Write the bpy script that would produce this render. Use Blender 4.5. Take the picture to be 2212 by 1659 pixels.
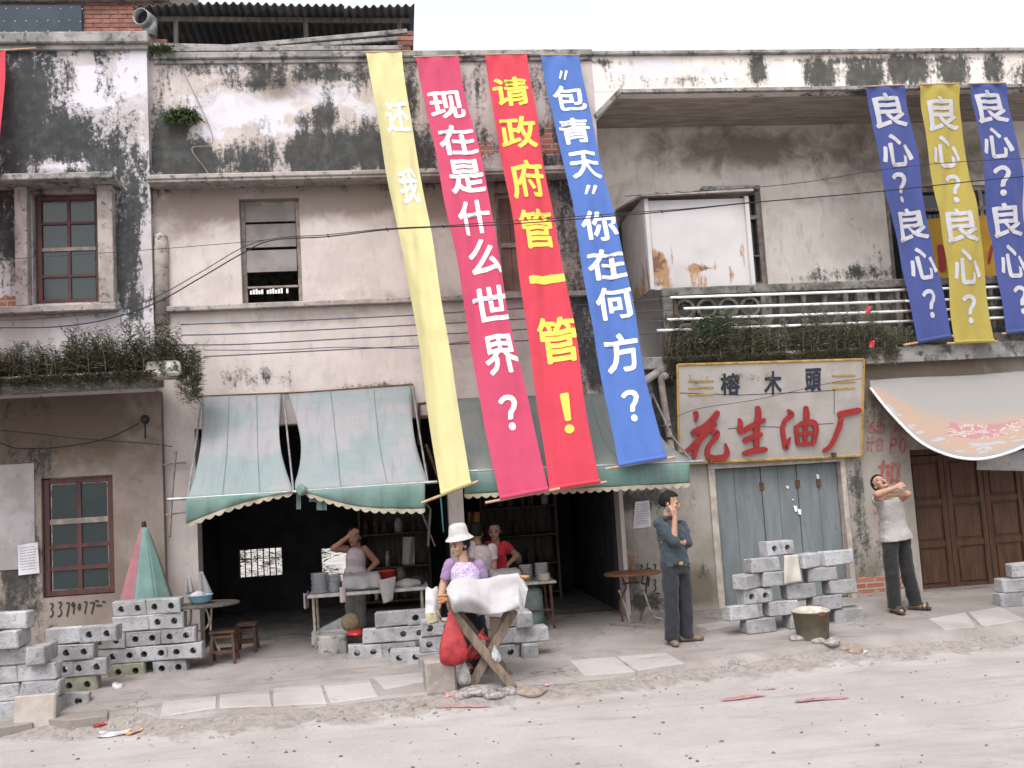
import bpy, bmesh, math, random
import numpy as np
from mathutils import Vector, Matrix

for o in list(bpy.data.objects):
    bpy.data.objects.remove(o)
SC = bpy.context.scene
COL = SC.collection
R = math.radians
PI = math.pi
random.seed(7)
rng = np.random.default_rng(11)

# ------------------------------------------------------------------ camera
CAM = Vector((0.0, -12.0, 1.68))
YAW, PIT, ROLL, F = R(7.0), R(5.5), R(3.5), 2150.0      # F in pixels of a 2212 px wide picture
FW = Vector((math.sin(YAW) * math.cos(PIT), math.cos(YAW) * math.cos(PIT), math.sin(PIT)))
_r0 = Vector((math.cos(YAW), -math.sin(YAW), 0))
_u0 = _r0.cross(FW)
RT = _r0 * math.cos(ROLL) - _u0 * math.sin(ROLL)
UP = _r0 * math.sin(ROLL) + _u0 * math.cos(ROLL)
cd = bpy.data.cameras.new('camera')
cd.sensor_width = 36.0
cd.lens = 36.0 * F / 2212.0
cd.clip_start, cd.clip_end = 0.1, 1000.0
cam = bpy.data.objects.new('camera', cd)
COL.objects.link(cam)
cam.matrix_world = Matrix(((RT.x, UP.x, -FW.x, CAM.x), (RT.y, UP.y, -FW.y, CAM.y), (RT.z, UP.z, -FW.z, CAM.z), (0, 0, 0, 1)))
SC.camera = cam

# ------------------------------------------------------------------ sky, sun, exposure (bright overcast)
SUN_EL, SUN_AZ = R(58), R(205)          # azimuth clockwise from +Y: behind the photographer's left shoulder
world = bpy.data.worlds.new('World')
SC.world = world
world.use_nodes = True
wn = world.node_tree.nodes
wl = world.node_tree.links
for n in list(wn):
    wn.remove(n)
sky = wn.new('ShaderNodeTexSky')
sky.sky_type = 'NISHITA'
sky.sun_disc = False
sky.sun_elevation = SUN_EL
sky.sun_rotation = SUN_AZ
sky.air_density, sky.dust_density, sky.ozone_density = 1.0, 4.0, 1.0
hs = wn.new('ShaderNodeHueSaturation')
hs.inputs['Saturation'].default_value = 0.16
wl.new(sky.outputs[0], hs.inputs['Color'])
bg = wn.new('ShaderNodeBackground')
bg.inputs['Strength'].default_value = 0.15
wl.new(hs.outputs[0], bg.inputs['Color'])
wo = wn.new('ShaderNodeOutputWorld')
wl.new(bg.outputs[0], wo.inputs[0])
sd = bpy.data.lights.new('sun', 'SUN')
sd.energy = 0.5
sd.angle = R(24)
sd.color = (1.0, 0.97, 0.93)
sun = bpy.data.objects.new('sun', sd)
COL.objects.link(sun)
sdir = Vector((math.sin(SUN_AZ) * math.cos(SUN_EL), math.cos(SUN_AZ) * math.cos(SUN_EL), math.sin(SUN_EL)))
sun.rotation_euler = sdir.to_track_quat('Z', 'Y').to_euler()
vs = SC.view_settings
vs.view_transform = 'Standard'
vs.look = 'None'
vs.gamma = 1.0
vs.use_curve_mapping = False
vs.exposure = 1.28
SC.cycles.max_bounces = 5
SC.cycles.diffuse_bounces = 3

# ------------------------------------------------------------------ measuring: a spot of the photograph on a plane of known depth
def ray(x, y):
    return FW + RT * ((x - 1106.0) / F) - UP * ((y - 829.5) / F)
def V(x, y, Y):                         # on the plane y = Y
    d = ray(x, y)
    return CAM + d * ((Y - CAM.y) / d.y)
def G(x, y, z):                         # on the level z
    d = ray(x, y)
    return CAM + d * ((z - CAM.z) / d.z)
def XZ(x, y, Y=0.0):
    p = V(x, y, Y)
    return p.x, p.z

# ------------------------------------------------------------------ things
def tag(o, label=None, cat=None, group=None, kind=None):
    if label: o['label'] = label
    if cat: o['category'] = cat
    if group: o['group'] = group
    if kind: o['kind'] = kind
    return o
def empty(name, loc, label=None, cat=None, group=None, rz=0.0):
    o = bpy.data.objects.new(name, None)
    o.empty_display_size = 0.2
    o.location = loc
    o.rotation_euler = (0, 0, rz)
    COL.objects.link(o)
    return tag(o, label, cat, group)
def link(name, me, m=None, parent=None, smooth=False):
    o = bpy.data.objects.new(name, me)
    COL.objects.link(o)
    if m is not None:
        for k in (m if isinstance(m, (list, tuple)) else [m]):
            me.materials.append(k)
    if smooth:
        me.polygons.foreach_set('use_smooth', np.ones(len(me.polygons), dtype=bool))
    if parent is not None:
        o.parent = parent
        if parent.type == 'EMPTY' or True:
            o.matrix_parent_inverse = world_of(parent).inverted()
    return o
def world_of(o):
    m = Matrix.Translation(o.location) @ o.rotation_euler.to_matrix().to_4x4()
    if o.parent:
        m = world_of(o.parent) @ o.matrix_parent_inverse @ m
    return m

class MB:
    """collects faces in world coordinates and links them as one mesh object"""
    def __init__(s):
        s.v, s.f, s.mi = [], [], []
    def add(s, vs, fs, mi=0):
        b = len(s.v)
        s.v += [tuple(p) for p in vs]
        s.f += [tuple(b + i for i in f) for f in fs]
        s.mi += [mi] * len(fs)
        return s
    def box(s, c, size, bev=0.0, rot=None, mi=0):
        hx, hy, hz = size[0] / 2, size[1] / 2, size[2] / 2
        c = Vector(c)
        if bev <= 0:
            vs = [Vector((sx * hx, sy * hy, sz * hz)) for sx in (-1, 1) for sy in (-1, 1) for sz in (-1, 1)]
            fs = [(0, 1, 3, 2), (4, 6, 7, 5), (0, 4, 5, 1), (2, 3, 7, 6), (0, 2, 6, 4), (1, 5, 7, 3)]
        else:
            b = min(bev, hx * .9, hy * .9, hz * .9)
            vs, idx = [], {}
            for sx in (-1, 1):
                for sy in (-1, 1):
                    for sz in (-1, 1):
                        for a in range(3):
                            p = [sx * (hx - b), sy * (hy - b), sz * (hz - b)]
                            p[a] = (sx * hx, sy * hy, sz * hz)[a]
                            idx[sx, sy, sz, a] = len(vs)
                            vs.append(Vector(p))
            fs = []
            for a in range(3):
                b1, b2 = (a + 1) % 3, (a + 2) % 3
                for sg in (-1, 1):
                    q = []
                    for (u, w) in ((-1, -1), (1, -1), (1, 1), (-1, 1)):
                        k = [0, 0, 0]; k[a] = sg; k[b1] = u; k[b2] = w
                        q.append(idx[k[0], k[1], k[2], a])
                    fs.append(q if sg > 0 else q[::-1])
                for u in (-1, 1):
                    for w in (-1, 1):
                        q = []
                        for t in (-1, 1):
                            k = [0, 0, 0]; k[a] = t; k[b1] = u; k[b2] = w
                            q.append((idx[k[0], k[1], k[2], b1], idx[k[0], k[1], k[2], b2]))
                        f = [q[0][0], q[0][1], q[1][1], q[1][0]]
                        fs.append(f if u * w < 0 else f[::-1])
            for sx in (-1, 1):
                for sy in (-1, 1):
                    for sz in (-1, 1):
                        f = [idx[sx, sy, sz, a] for a in range(3)]
                        fs.append(f if sx * sy * sz > 0 else f[::-1])
        if rot is not None:
            vs = [rot @ p for p in vs]
        return s.add([c + p for p in vs], fs, mi)
    def span(s, a, b, bev=0.0, mi=0):
        a, b = Vector(a), Vector(b)
        return s.box((a + b) / 2, [abs(b[i] - a[i]) for i in range(3)], bev, None, mi)
    def bar(s, p, q, w, h, bev=0.0, mi=0, up=(0, 0, 1)):
        p, q = Vector(p), Vector(q)
        d = q - p
        x = d.normalized()
        u = Vector(up)
        if abs(u.dot(x)) > .98: u = Vector((0, 1, 0))
        y = u.cross(x).normalized()
        z = x.cross(y)
        return s.box((p + q) / 2, (d.length, w, h), bev, Matrix((x, y, z)).transposed(), mi)
    def tube(s, pts, rad, n=8, mi=0, caps=True, flat=1.0):
        pts = [Vector(p) for p in pts]
        rs = rad if isinstance(rad, (list, tuple)) else [rad] * len(pts)
        vs, fs = [], []
        prev = None
        for i, p in enumerate(pts):
            d = (pts[min(i + 1, len(pts) - 1)] - pts[max(i - 1, 0)])
            if d.length < 1e-9: d = Vector((0, 0, 1))
            d.normalize()
            if prev is None:
                a = Vector((0, 0, 1)) if abs(d.z) < .9 else Vector((0, 1, 0))
                x = d.cross(a).normalized()
            else:
                x = (prev - d * prev.dot(d)).normalized()
            prev = x
            y = d.cross(x)
            for k in range(n):
                t = 2 * PI * k / n
                vs.append(p + (x * math.cos(t) + y * (math.sin(t) * flat)) * rs[i])
        for i in range(len(pts) - 1):
            for k in range(n):
                k2 = (k + 1) % n
                fs.append((i * n + k, i * n + k2, (i + 1) * n + k2, (i + 1) * n + k))
        if caps:
            fs.append(tuple(range(n))[::-1])
            fs.append(tuple((len(pts) - 1) * n + k for k in range(n)))
        return s.add(vs, fs, mi)
    def lathe(s, prof, c=(0, 0, 0), n=24, mi=0, rot=None, wob=0.0):
        vs, fs = [], []
        c = Vector(c)
        for i, (r, z) in enumerate(prof):
            for k in range(n):
                t = 2 * PI * k / n
                rr = r * (1 + wob * math.sin(3 * t + i) + wob * .6 * math.sin(7 * t + 2.1 * i))
                p = Vector((rr * math.cos(t), rr * math.sin(t), z))
                vs.append(c + (rot @ p if rot is not None else p))
        for i in range(len(prof) - 1):
            for k in range(n):
                k2 = (k + 1) % n
                fs.append((i * n + k, i * n + k2, (i + 1) * n + k2, (i + 1) * n + k))
        if prof[0][0] > 1e-4: fs.append(tuple(range(n))[::-1])
        if prof[-1][0] > 1e-4: fs.append(tuple((len(prof) - 1) * n + k for k in range(n)))
        return s.add(vs, fs, mi)
    def ell(s, c, r, nu=16, nv=10, rot=None, mi=0, fn=None):
        vs, fs = [], []
        c = Vector(c)
        for j in range(nv + 1):
            ph = PI * j / nv
            for i in range(nu):
                t = 2 * PI * i / nu
                p = Vector((r[0] * math.sin(ph) * math.cos(t), r[1] * math.sin(ph) * math.sin(t), r[2] * math.cos(ph)))
                if fn: p = fn(p)
                vs.append(c + (rot @ p if rot is not None else p))
        for j in range(nv):
            for i in range(nu):
                i2 = (i + 1) % nu
                a, b, cc, d = j * nu + i, j * nu + i2, (j + 1) * nu + i2, (j + 1) * nu + i
                fs.append((a, d, cc, b))
        return s.add(vs, fs, mi)
    def grid(s, fn, nu, nv, mi=0, flip=False):
        vs = [fn(i / nu, j / nv) for j in range(nv + 1) for i in range(nu + 1)]
        fs = []
        w = nu + 1
        for j in range(nv):
            for i in range(nu):
                q = (j * w + i, j * w + i + 1, (j + 1) * w + i + 1, (j + 1) * w + i)
                fs.append(q[::-1] if flip else q)
        return s.add(vs, fs, mi)
    def prism(s, poly, fn, d0, d1, mi=0):
        """poly: 2-D outline; fn(u, v, d) gives the point at depth d"""
        n = len(poly)
        vs = [fn(u, v, d0) for u, v in poly] + [fn(u, v, d1) for u, v in poly]
        fs = [tuple(range(n)), tuple(range(n, 2 * n))[::-1]]
        for i in range(n):
            j = (i + 1) % n
            fs.append((i, i + n, j + n, j))
        return s.add(vs, fs, mi)
    def mesh(s, name):
        me = bpy.data.meshes.new(name)
        me.from_pydata(s.v, [], s.f)
        if any(s.mi):
            me.polygons.foreach_set('material_index', s.mi)
        return me
    def build(s, name, m=None, parent=None, smooth=False, fix=False):
        me = s.mesh(name)
        if fix:
            bm = bmesh.new(); bm.from_mesh(me)
            bmesh.ops.remove_doubles(bm, verts=bm.verts, dist=1e-5)
            bmesh.ops.recalc_face_normals(bm, faces=bm.faces)
            bm.to_mesh(me); bm.free()
        return link(name, me, m, parent, smooth)

# ------------------------------------------------------------------ materials
def nd(t, typ, ins=None, **props):
    n = t.nodes.new(typ)
    for k, v in props.items():
        setattr(n, k, v)
    for k, v in (ins or {}).items():
        if isinstance(v, bpy.types.NodeSocket):
            t.links.new(v, n.inputs[k])
        else:
            n.inputs[k].default_value = v
    return n
def c4(c):
    return (c[0], c[1], c[2], 1.0)
def sr(r, g, b):                        # picture values 0..255 to linear
    return tuple((x / 12.92 if x <= .04045 else ((x + .055) / 1.055) ** 2.4) for x in (r / 255, g / 255, b / 255))
def newmat(name):
    m = bpy.data.materials.new(name)
    m.use_nodes = True
    t = m.node_tree
    for n in list(t.nodes):
        t.nodes.remove(n)
    out = t.nodes.new('ShaderNodeOutputMaterial')
    p = t.nodes.new('ShaderNodeBsdfPrincipled')
    t.links.new(p.outputs[0], out.inputs[0])
    return m, t, p
def mathn(t, op, a, b=None, clamp=False, c=None):
    n = t.nodes.new('ShaderNodeMath')
    n.operation = op
    n.use_clamp = clamp
    for i, v in enumerate((a, b, c)):
        if v is None: continue
        if isinstance(v, bpy.types.NodeSocket): t.links.new(v, n.inputs[i])
        else: n.inputs[i].default_value = v
    return n.outputs[0]
def mixc(t, f, a, b):
    n = t.nodes.new('ShaderNodeMix')
    n.data_type = 'RGBA'
    for k, v in (('Factor', f), ('A', a), ('B', b)):
        s = [i for i in n.inputs if i.name == k and (i.type == ('VALUE' if k == 'Factor' else 'RGBA'))][0]
        if isinstance(v, bpy.types.NodeSocket): t.links.new(v, s)
        else: s.default_value = v if k == 'Factor' else c4(v)
    return [o for o in n.outputs if o.type == 'RGBA'][0]
def smooth(t, v, lo, hi):
    n = t.nodes.new('ShaderNodeMapRange')
    n.interpolation_type = 'SMOOTHSTEP'
    t.links.new(v, n.inputs[0])
    n.inputs[1].default_value, n.inputs[2].default_value = lo, hi
    return n.outputs[0]
def noise(t, vec, scale, detail=5, rough=.55, dist=0.0):
    return nd(t, 'ShaderNodeTexNoise', {'Vector': vec, 'Scale': scale, 'Detail': detail, 'Roughness': rough, 'Distortion': dist}).outputs[0]
def pos(t, sx=1, sy=1, sz=1):
    g = t.nodes.new('ShaderNodeNewGeometry')
    return nd(t, 'ShaderNodeMapping', {'Vector': g.outputs['Position'], 'Scale': (sx, sy, sz)}).outputs[0]
def objpos(t, sx=1, sy=1, sz=1):
    g = t.nodes.new('ShaderNodeTexCoord')
    return nd(t, 'ShaderNodeMapping', {'Vector': g.outputs['Object'], 'Scale': (sx, sy, sz)}).outputs[0]
def bump(t, p, h, strength=.3, dist=.01):
    b = nd(t, 'ShaderNodeBump', {'Height': h, 'Strength': strength, 'Distance': dist})
    t.links.new(b.outputs[0], p.inputs['Normal'])
def mat(name, col, col2=None, scale=6.0, rough=.85, spec=.25, bumps=.0, bscale=80.0, bdist=.006, stretch=(1, 1, 1), metal=0.0,
        lo=.38, hi=.62, col3=None, scale3=30.0, lo3=.58, hi3=.7, rnd=0.0, objc=False):
    m, t, p = newmat(name)
    v = (objpos if objc else pos)(t, *stretch)
    p.inputs['Roughness'].default_value = rough
    p.inputs['Specular IOR Level'].default_value = spec
    p.inputs['Metallic'].default_value = metal
    c = c4(col)
    sock = None
    if col2 is not None:
        sock = mixc(t, smooth(t, noise(t, v, scale, 6, .6), lo, hi), col, col2)
    if col3 is not None:
        sock = mixc(t, smooth(t, noise(t, v, scale3, 5, .65), lo3, hi3), sock if sock else col, col3)
    if rnd > 0:
        oi = t.nodes.new('ShaderNodeObjectInfo')
        k = mathn(t, 'MULTIPLY_ADD', oi.outputs['Random'], 2 * rnd, c=1 - rnd)
        h = nd(t, 'ShaderNodeHueSaturation', {'Value': k})
        if sock: t.links.new(sock, h.inputs['Color'])
        else: h.inputs['Color'].default_value = c
        sock = h.outputs[0]
    if sock: t.links.new(sock, p.inputs['Base Color'])
    else: p.inputs['Base Color'].default_value = c
    if bumps > 0:
        bump(t, p, noise(t, v, bscale, 6, .65), bumps, bdist)
    return m

def wall_mat(name, base, base2, mould, brown, mamp=.62, fine=1.0, brickcol=None, lift=0.0):
    """weathered lime plaster: the attributes 'mould', 'brown' and 'brick' say where each kind of wear sits"""
    m, t, p = newmat(name)
    v = pos(t)
    vs_ = pos(t, 1, 1, .28)
    p.inputs['Roughness'].default_value = .92
    p.inputs['Specular IOR Level'].default_value = .15
    c = mixc(t, smooth(t, noise(t, v, 1.7, 7, .62), .35, .68), base, base2)
    c = mixc(t, mathn(t, 'MULTIPLY', smooth(t, noise(t, vs_, 9, 6, .7), .5, .75), .35), c, brown)
    c = mixc(t, mathn(t, 'MULTIPLY', smooth(t, noise(t, v, 42, 4, .7), .62, .75), .5), c, mould)
    aw = nd(t, 'ShaderNodeAttribute', attribute_name='white').outputs['Fac']
    fw_ = smooth(t, mathn(t, 'MULTIPLY_ADD', mathn(t, 'SUBTRACT', noise(t, v, 5, 6, .68, .4), .5), 1.6, c=aw), .38, .62)
    c = mixc(t, mathn(t, 'MULTIPLY', fw_, .9), c, (.53, .515, .56))
    ab = nd(t, 'ShaderNodeAttribute', attribute_name='brown').outputs['Fac']
    am = nd(t, 'ShaderNodeAttribute', attribute_name='mould').outputs['Fac']
    nb = noise(t, v, 3.2, 5, .62, .6)
    fb = smooth(t, mathn(t, 'MULTIPLY_ADD', mathn(t, 'SUBTRACT', nb, .5), 1.1, c=mathn(t, 'MULTIPLY', ab, 1.15)), .16, .85)
    c = mixc(t, mathn(t, 'MULTIPLY', fb, .92), c, brown)
    nm = mathn(t, 'ADD', mathn(t, 'MULTIPLY', noise(t, vs_, 6.5, 6, .72, .3), .58), mathn(t, 'MULTIPLY', noise(t, v, 20, 5, .75), .42))
    fm = smooth(t, mathn(t, 'MULTIPLY_ADD', mathn(t, 'SUBTRACT', nm, .5), mamp * 4.8, c=mathn(t, 'MULTIPLY', am, 1.22)), .27, .72)
    mc = mixc(t, smooth(t, noise(t, v, 7, 6, .7), .4, .7), mould, tuple(min(1, x * 1.8 + .008) for x in mould))
    # rain streaks running down from ledges
    st = smooth(t, mathn(t, 'MULTIPLY_ADD', mathn(t, 'SUBTRACT', noise(t, pos(t, 1, 1, .06), 9, 4, .7), .5), 2.4, c=mathn(t, 'MULTIPLY', am, .55)), .42, .95)
    c = mixc(t, mathn(t, 'MULTIPLY', st, .55), c, mould)
    c = mixc(t, mathn(t, 'MULTIPLY', fm, .95), c, mc)
    h = noise(t, v, 30, 4, .7)
    h2 = mathn(t, 'ADD', mathn(t, 'MULTIPLY', h, .6), mathn(t, 'MULTIPLY', fm, -.5))
    if brickcol is not None:
        ak = nd(t, 'ShaderNodeAttribute', attribute_name='brick').outputs['Fac']
        fk = smooth(t, mathn(t, 'MULTIPLY_ADD', mathn(t, 'SUBTRACT', noise(t, v, 6, 8, .65), .5), 1.5, c=ak), .42, .5)
        g = t.nodes.new('ShaderNodeNewGeometry')
        sp = nd(t, 'ShaderNodeSeparateXYZ', {0: g.outputs['Position']})
        cb = nd(t, 'ShaderNodeCombineXYZ', {0: sp.outputs[0], 1: sp.outputs[2]})
        br = nd(t, 'ShaderNodeTexBrick', {'Vector': cb.outputs[0], 'Color1': c4(brickcol), 'Color2': c4(tuple(x * .7 for x in brickcol)),
             'Mortar': c4((.3, .27, .24)), 'Scale': 1.0, 'Mortar Size': .008, 'Brick Width': .24, 'Row Height': .068, 'Bias': 0.0})
        c = mixc(t, fk, c, br.outputs[0])
        h2 = mathn(t, 'SUBTRACT', h2, mathn(t, 'MULTIPLY', fk, .8))
    t.links.new(c, p.inputs['Base Color'])
    bump(t, p, h2, .5, .012)
    return m

def paint(o, Y, **layers):
    """write wear and painted shade attributes on a wall: each blob is (x, y, rx, ry, value) measured on the plane y = Y"""
    me = o.data
    n = len(me.vertices)
    co = np.empty(n * 3)
    me.vertices.foreach_get('co', co)
    co = co.reshape(-1, 3)
    for name, blobs in layers.items():
        a = np.zeros(n)
        for b in blobs:
            x, z = XZ(b[0], b[1], Y)
            rx, rz = b[2] / 180.0, b[3] / 180.0
            d = (np.abs(co[:, 0] - x) / rx) ** 2.2 + (np.abs(co[:, 2] - z) / rz) ** 2.2
            a = np.maximum(a, b[4] * np.exp(-d * .7)) if b[4] > 0 else np.clip(a + b[4] * np.exp(-d * .7), 0, 2)
        at = me.attributes.new(name, 'FLOAT', 'POINT')
        at.data.foreach_set('value', a.astype(np.float32))

def wall(name, x0, x1, z0, z1, y, th, holes, m, parent, res=.08, jit=0.0):
    """a plaster wall with real openings, front at y, thickness th going back"""
    def cuts(a, b, ext):
        s = sorted(set([a, b] + [e for e in ext if a < e < b]))
        r = []
        for p, q in zip(s, s[1:]):
            k = max(1, int(round((q - p) / res)))
            r += [p + (q - p) * i / k for i in range(k)]
        return r + [b]
    xs = cuts(x0, x1, [h[0] for h in holes] + [h[1] for h in holes])
    zs = cuts(z0, z1, [h[2] for h in holes] + [h[3] for h in holes])
    def solid(i, j):
        cx, cz = (xs[i] + xs[i + 1]) / 2, (zs[j] + zs[j + 1]) / 2
        return not any(h[0] < cx < h[1] and h[2] < cz < h[3] for h in holes)
    ids, mb = {}, MB()
    def vid(i, j, k):
        if (i, j, k) not in ids:
            ids[i, j, k] = len(mb.v)
            dy = 0 if k else rng.normal() * jit
            mb.v.append((xs[i], y + (th if k else dy), zs[j]))
        return ids[i, j, k]
    nx, nz = len(xs) - 1, len(zs) - 1
    S = [[solid(i, j) for j in range(nz)] for i in range(nx)]
    for i in range(nx):
        for j in range(nz):
            if not S[i][j]: continue
            mb.f.append((vid(i, j, 0), vid(i + 1, j, 0), vid(i + 1, j + 1, 0), vid(i, j + 1, 0)))
            mb.f.append((vid(i, j, 1), vid(i, j + 1, 1), vid(i + 1, j + 1, 1), vid(i + 1, j, 1)))
            for (di, dj, a, b) in ((-1, 0, (i, j + 1), (i, j)), (1, 0, (i + 1, j), (i + 1, j + 1)), (0, -1, (i, j), (i + 1, j)), (0, 1, (i + 1, j + 1), (i, j + 1))):
                p, q = i + di, j + dj
                if p < 0 or q < 0 or p >= nx or q >= nz or not S[p][q]:
                    mb.f.append((vid(*a, 0), vid(*a, 1), vid(*b, 1), vid(*b, 0)))
    mb.mi = [0] * len(mb.f)
    o = mb.build(name, m, parent)
    return o
# ================================================================== materials of the place
BRICK = (.34, .13, .09)
M_left = wall_mat('plaster_left', (.44, .41, .43), (.36, .32, .32), (.022, .025, .026), (.18, .145, .12), brickcol=BRICK, mamp=.85)
M_mid = wall_mat('plaster_middle', (.47, .415, .395), (.385, .335, .315), (.028, .030, .030), (.19, .15, .13), brickcol=BRICK)
M_right = wall_mat('plaster_right', (.68, .62, .575), (.55, .495, .455), (.035, .037, .033), (.165, .135, .11), brickcol=BRICK)
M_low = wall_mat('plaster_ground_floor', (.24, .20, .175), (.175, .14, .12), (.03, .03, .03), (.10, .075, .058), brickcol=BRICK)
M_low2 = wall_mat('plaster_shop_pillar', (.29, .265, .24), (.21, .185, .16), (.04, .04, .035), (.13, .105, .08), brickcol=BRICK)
M_concrete = mat('weathered_concrete', (.30, .28, .27), (.17, .165, .16), 4, .95, .1, .5, 40, .01, col3=(.07, .075, .07), scale3=9, lo3=.5, hi3=.66)
M_sill = mat('sill_concrete', (.33, .29, .27), (.23, .20, .185), 5, .95, .1, .4, 50, .008, col3=(.10, .09, .085), scale3=14, lo3=.54, hi3=.68)
M_soffit = mat('soffit_board_marked', (.33, .29, .26), (.24, .21, .18), 2.5, .95, .1, .35, 30, .008, stretch=(1, 5, 1))
M_dark = mat('dark_interior', (.040, .037, .041), (.026, .025, .028), 3, .95, .05)  # near-black even colour for room insides and hollows
M_floor = mat('cement_floor', (.13, .12, .11), (.08, .075, .07), 4, .9, .15, .3, 30)
M_redwood = mat('oxblood_painted_wood', (.085, .030, .030), (.055, .023, .023), 9, .6, .3, .25, 60, .003, stretch=(1, 1, .3))
M_greywood = mat('weathered_wood_trim', (.26, .22, .20), (.17, .14, .125), 8, .85, .15, .4, 50, .004)
M_darkwood = mat('dark_brown_door_wood', (.085, .038, .02), (.05, .024, .014), 6, .6, .3, .3, 50, .004, stretch=(3, 3, .4), col3=(.08, .035, .02), scale3=5, lo3=.55, hi3=.7)
M_plank = mat('sooty_plank', (.10, .088, .078), (.055, .048, .043), 7, .85, .15, .4, 40, .004, stretch=(4, 4, .3))
M_teal = mat('faded_teal_door_paint', (.155, .175, .18), (.125, .142, .147), 3, .75, .2, .25, 50, .003, stretch=(3, 3, .5), col3=(.07, .085, .085), scale3=11, lo3=.62, hi3=.74)
M_glass, _t, _p = newmat('old_window_glass')
_p.inputs['Base Color'].default_value = (.022, .032, .034, 1)
_p.inputs['Roughness'].default_value = .14
_p.inputs['Specular IOR Level'].default_value = .4
bump(_t, _p, noise(_t, pos(_t), 3, 3), .12, .03)
M_blind = mat('grey_window_board', (.20, .18, .175), (.15, .135, .13), 4, .8, .2, .2, 40)
M_blind2 = mat('brown_shutter_board', (.17, .105, .085), (.12, .075, .06), 5, .8, .2, .2, 40)
M_brick = mat('red_brick', (.25, .125, .10), (.19, .09, .07), 9, .95, .1, .4, 60, .006, rnd=.22)
M_mortar = mat('grey_mortar', (.28, .24, .22), (.2, .17, .15), 12, .95, .1)
M_bluemetal = mat('dark_blue_sheet_metal', (.012, .022, .034), (.02, .032, .045), 3, .5, .4, .1, 8, .02, metal=.3)
M_corr = mat('sooty_corrugated_sheet', (.075, .075, .078), (.045, .045, .047), 3, .85, .2, .2, 30)
M_steel = mat('dull_steel', (.30, .30, .31), (.2, .2, .2), 9, .45, .5, metal=.6)
M_rust = mat('rusty_iron', (.11, .055, .035), (.06, .035, .027), 14, .9, .2, .3, 60)
M_blackwire = mat('black_cable', (.018, .018, .022), None, rough=.6)
M_bluewire = mat('blue_grey_cable', (.05, .058, .085), None, rough=.6)
M_white = mat('white_paint', (.72, .72, .72), (.62, .62, .62), 6, .55, .35)
M_gold = mat('gold_paint', (.38, .235, .06), (.26, .155, .045), 10, .6, .3, col3=(.15, .09, .03), scale3=20)
M_redpaint = mat('red_sign_paint', (.27, .022, .022), (.20, .018, .018), 12, .6, .3, .15, 60)
M_darkink = mat('blue_black_paint', (.025, .028, .045), None, rough=.8)
M_wallred = mat('faded_red_wall_paint', (.26, .07, .068), (.29, .14, .125), 20, .95, .1)
M_green_moss = mat('moss', (.05, .07, .025), (.03, .042, .018), 20, .95, .1, .6, 60)

def rail(mb, a, b, r=.02, n=8):
    mb.tube([a, b], r, n)

# ================================================================== left building (proud of its neighbour by 12 cm)
LY = -.12
LB = empty('left_building', (-3.5, LY, 0), 'mould-blackened two-storey house at the left with a red-framed window and overgrown ledge', 'building')
o = wall('upper_wall', -6.2, -2.70, 2.95, 7.12, LY, .35, [(-4.03, -3.28, 4.03, 5.33)], M_left, LB)
paint(o, LY, mould=[(40, 240, 90, 170, .92), (120, 310, 90, 70, .95), (210, 345, 90, 50, .86), (290, 420, 55, 110, .68), (272, 540, 28, 130, .85), (300, 250, 22, 60, .42),
                    (30, 110, 120, 24, .7), (210, 112, 110, 20, .55), (230, 200, 40, 60, .42), (150, 170, 70, 70, .45), (100, 130, 40, 50, .35), (20, 470, 30, 70, .6),
                    (300, 650, 60, 60, .55), (-20, 420, 60, 200, .75), (-150, 400, 150, 300, .75), (250, 225, 22, 30, .5), (160, 240, 160, 120, .45), (300, 600, 40, 60, .4), (305, 150, 30, 80, -.4), (180, 190, 22, 55, -.4), (195, 220, 55, 16, -.3), (140, 358, 55, 12, -.6), (318, 500, 10, 160, -.3)],
      white=[(290, 160, 40, 60, 1), (195, 190, 40, 50, .9), (215, 220, 60, 20, .8), (130, 360, 60, 12, .8), (20, 560, 40, 40, .6), (310, 290, 14, 90, .5)],
      brown=[(20, 520, 60, 70, .5), (230, 500, 18, 110, .35), (120, 400, 120, 22, .8), (230, 640, 60, 30, .5)], brick=[(30, 640, 26, 10, .6), (115, 672, 40, 12, .9), (10, 672, 30, 14, .9)])  # the brown band under the hood is its shade, painted in
mb = MB()
mb.span((-6.2, LY - .10, 7.12), (-2.66, .35, 7.26), .015)
mb.span((-6.2, LY - .05, 7.06), (-2.68, LY + .01, 7.12), .006)
mb.build('parapet_cap', M_concrete, LB)
mb = MB(); mb.span((-6.2, -.50, 5.385), (-3.02, LY + .02, 5.46), .01)
mb.build('window_hood', M_concrete, LB)
for (a, b) in ((-4.18, -4.045), (-3.27, -3.10)):
    mb = MB(); mb.span((a, LY - .14, 3.99), (b, LY + .02, 5.384), .008)
    o = mb.build('window_fin', M_sill, LB)
mb = MB(); mb.span((-6.2, LY - .16, 3.90), (-3.08, LY + .02, 3.985), .012)
mb.build('sill_band', M_sill, LB)

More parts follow.
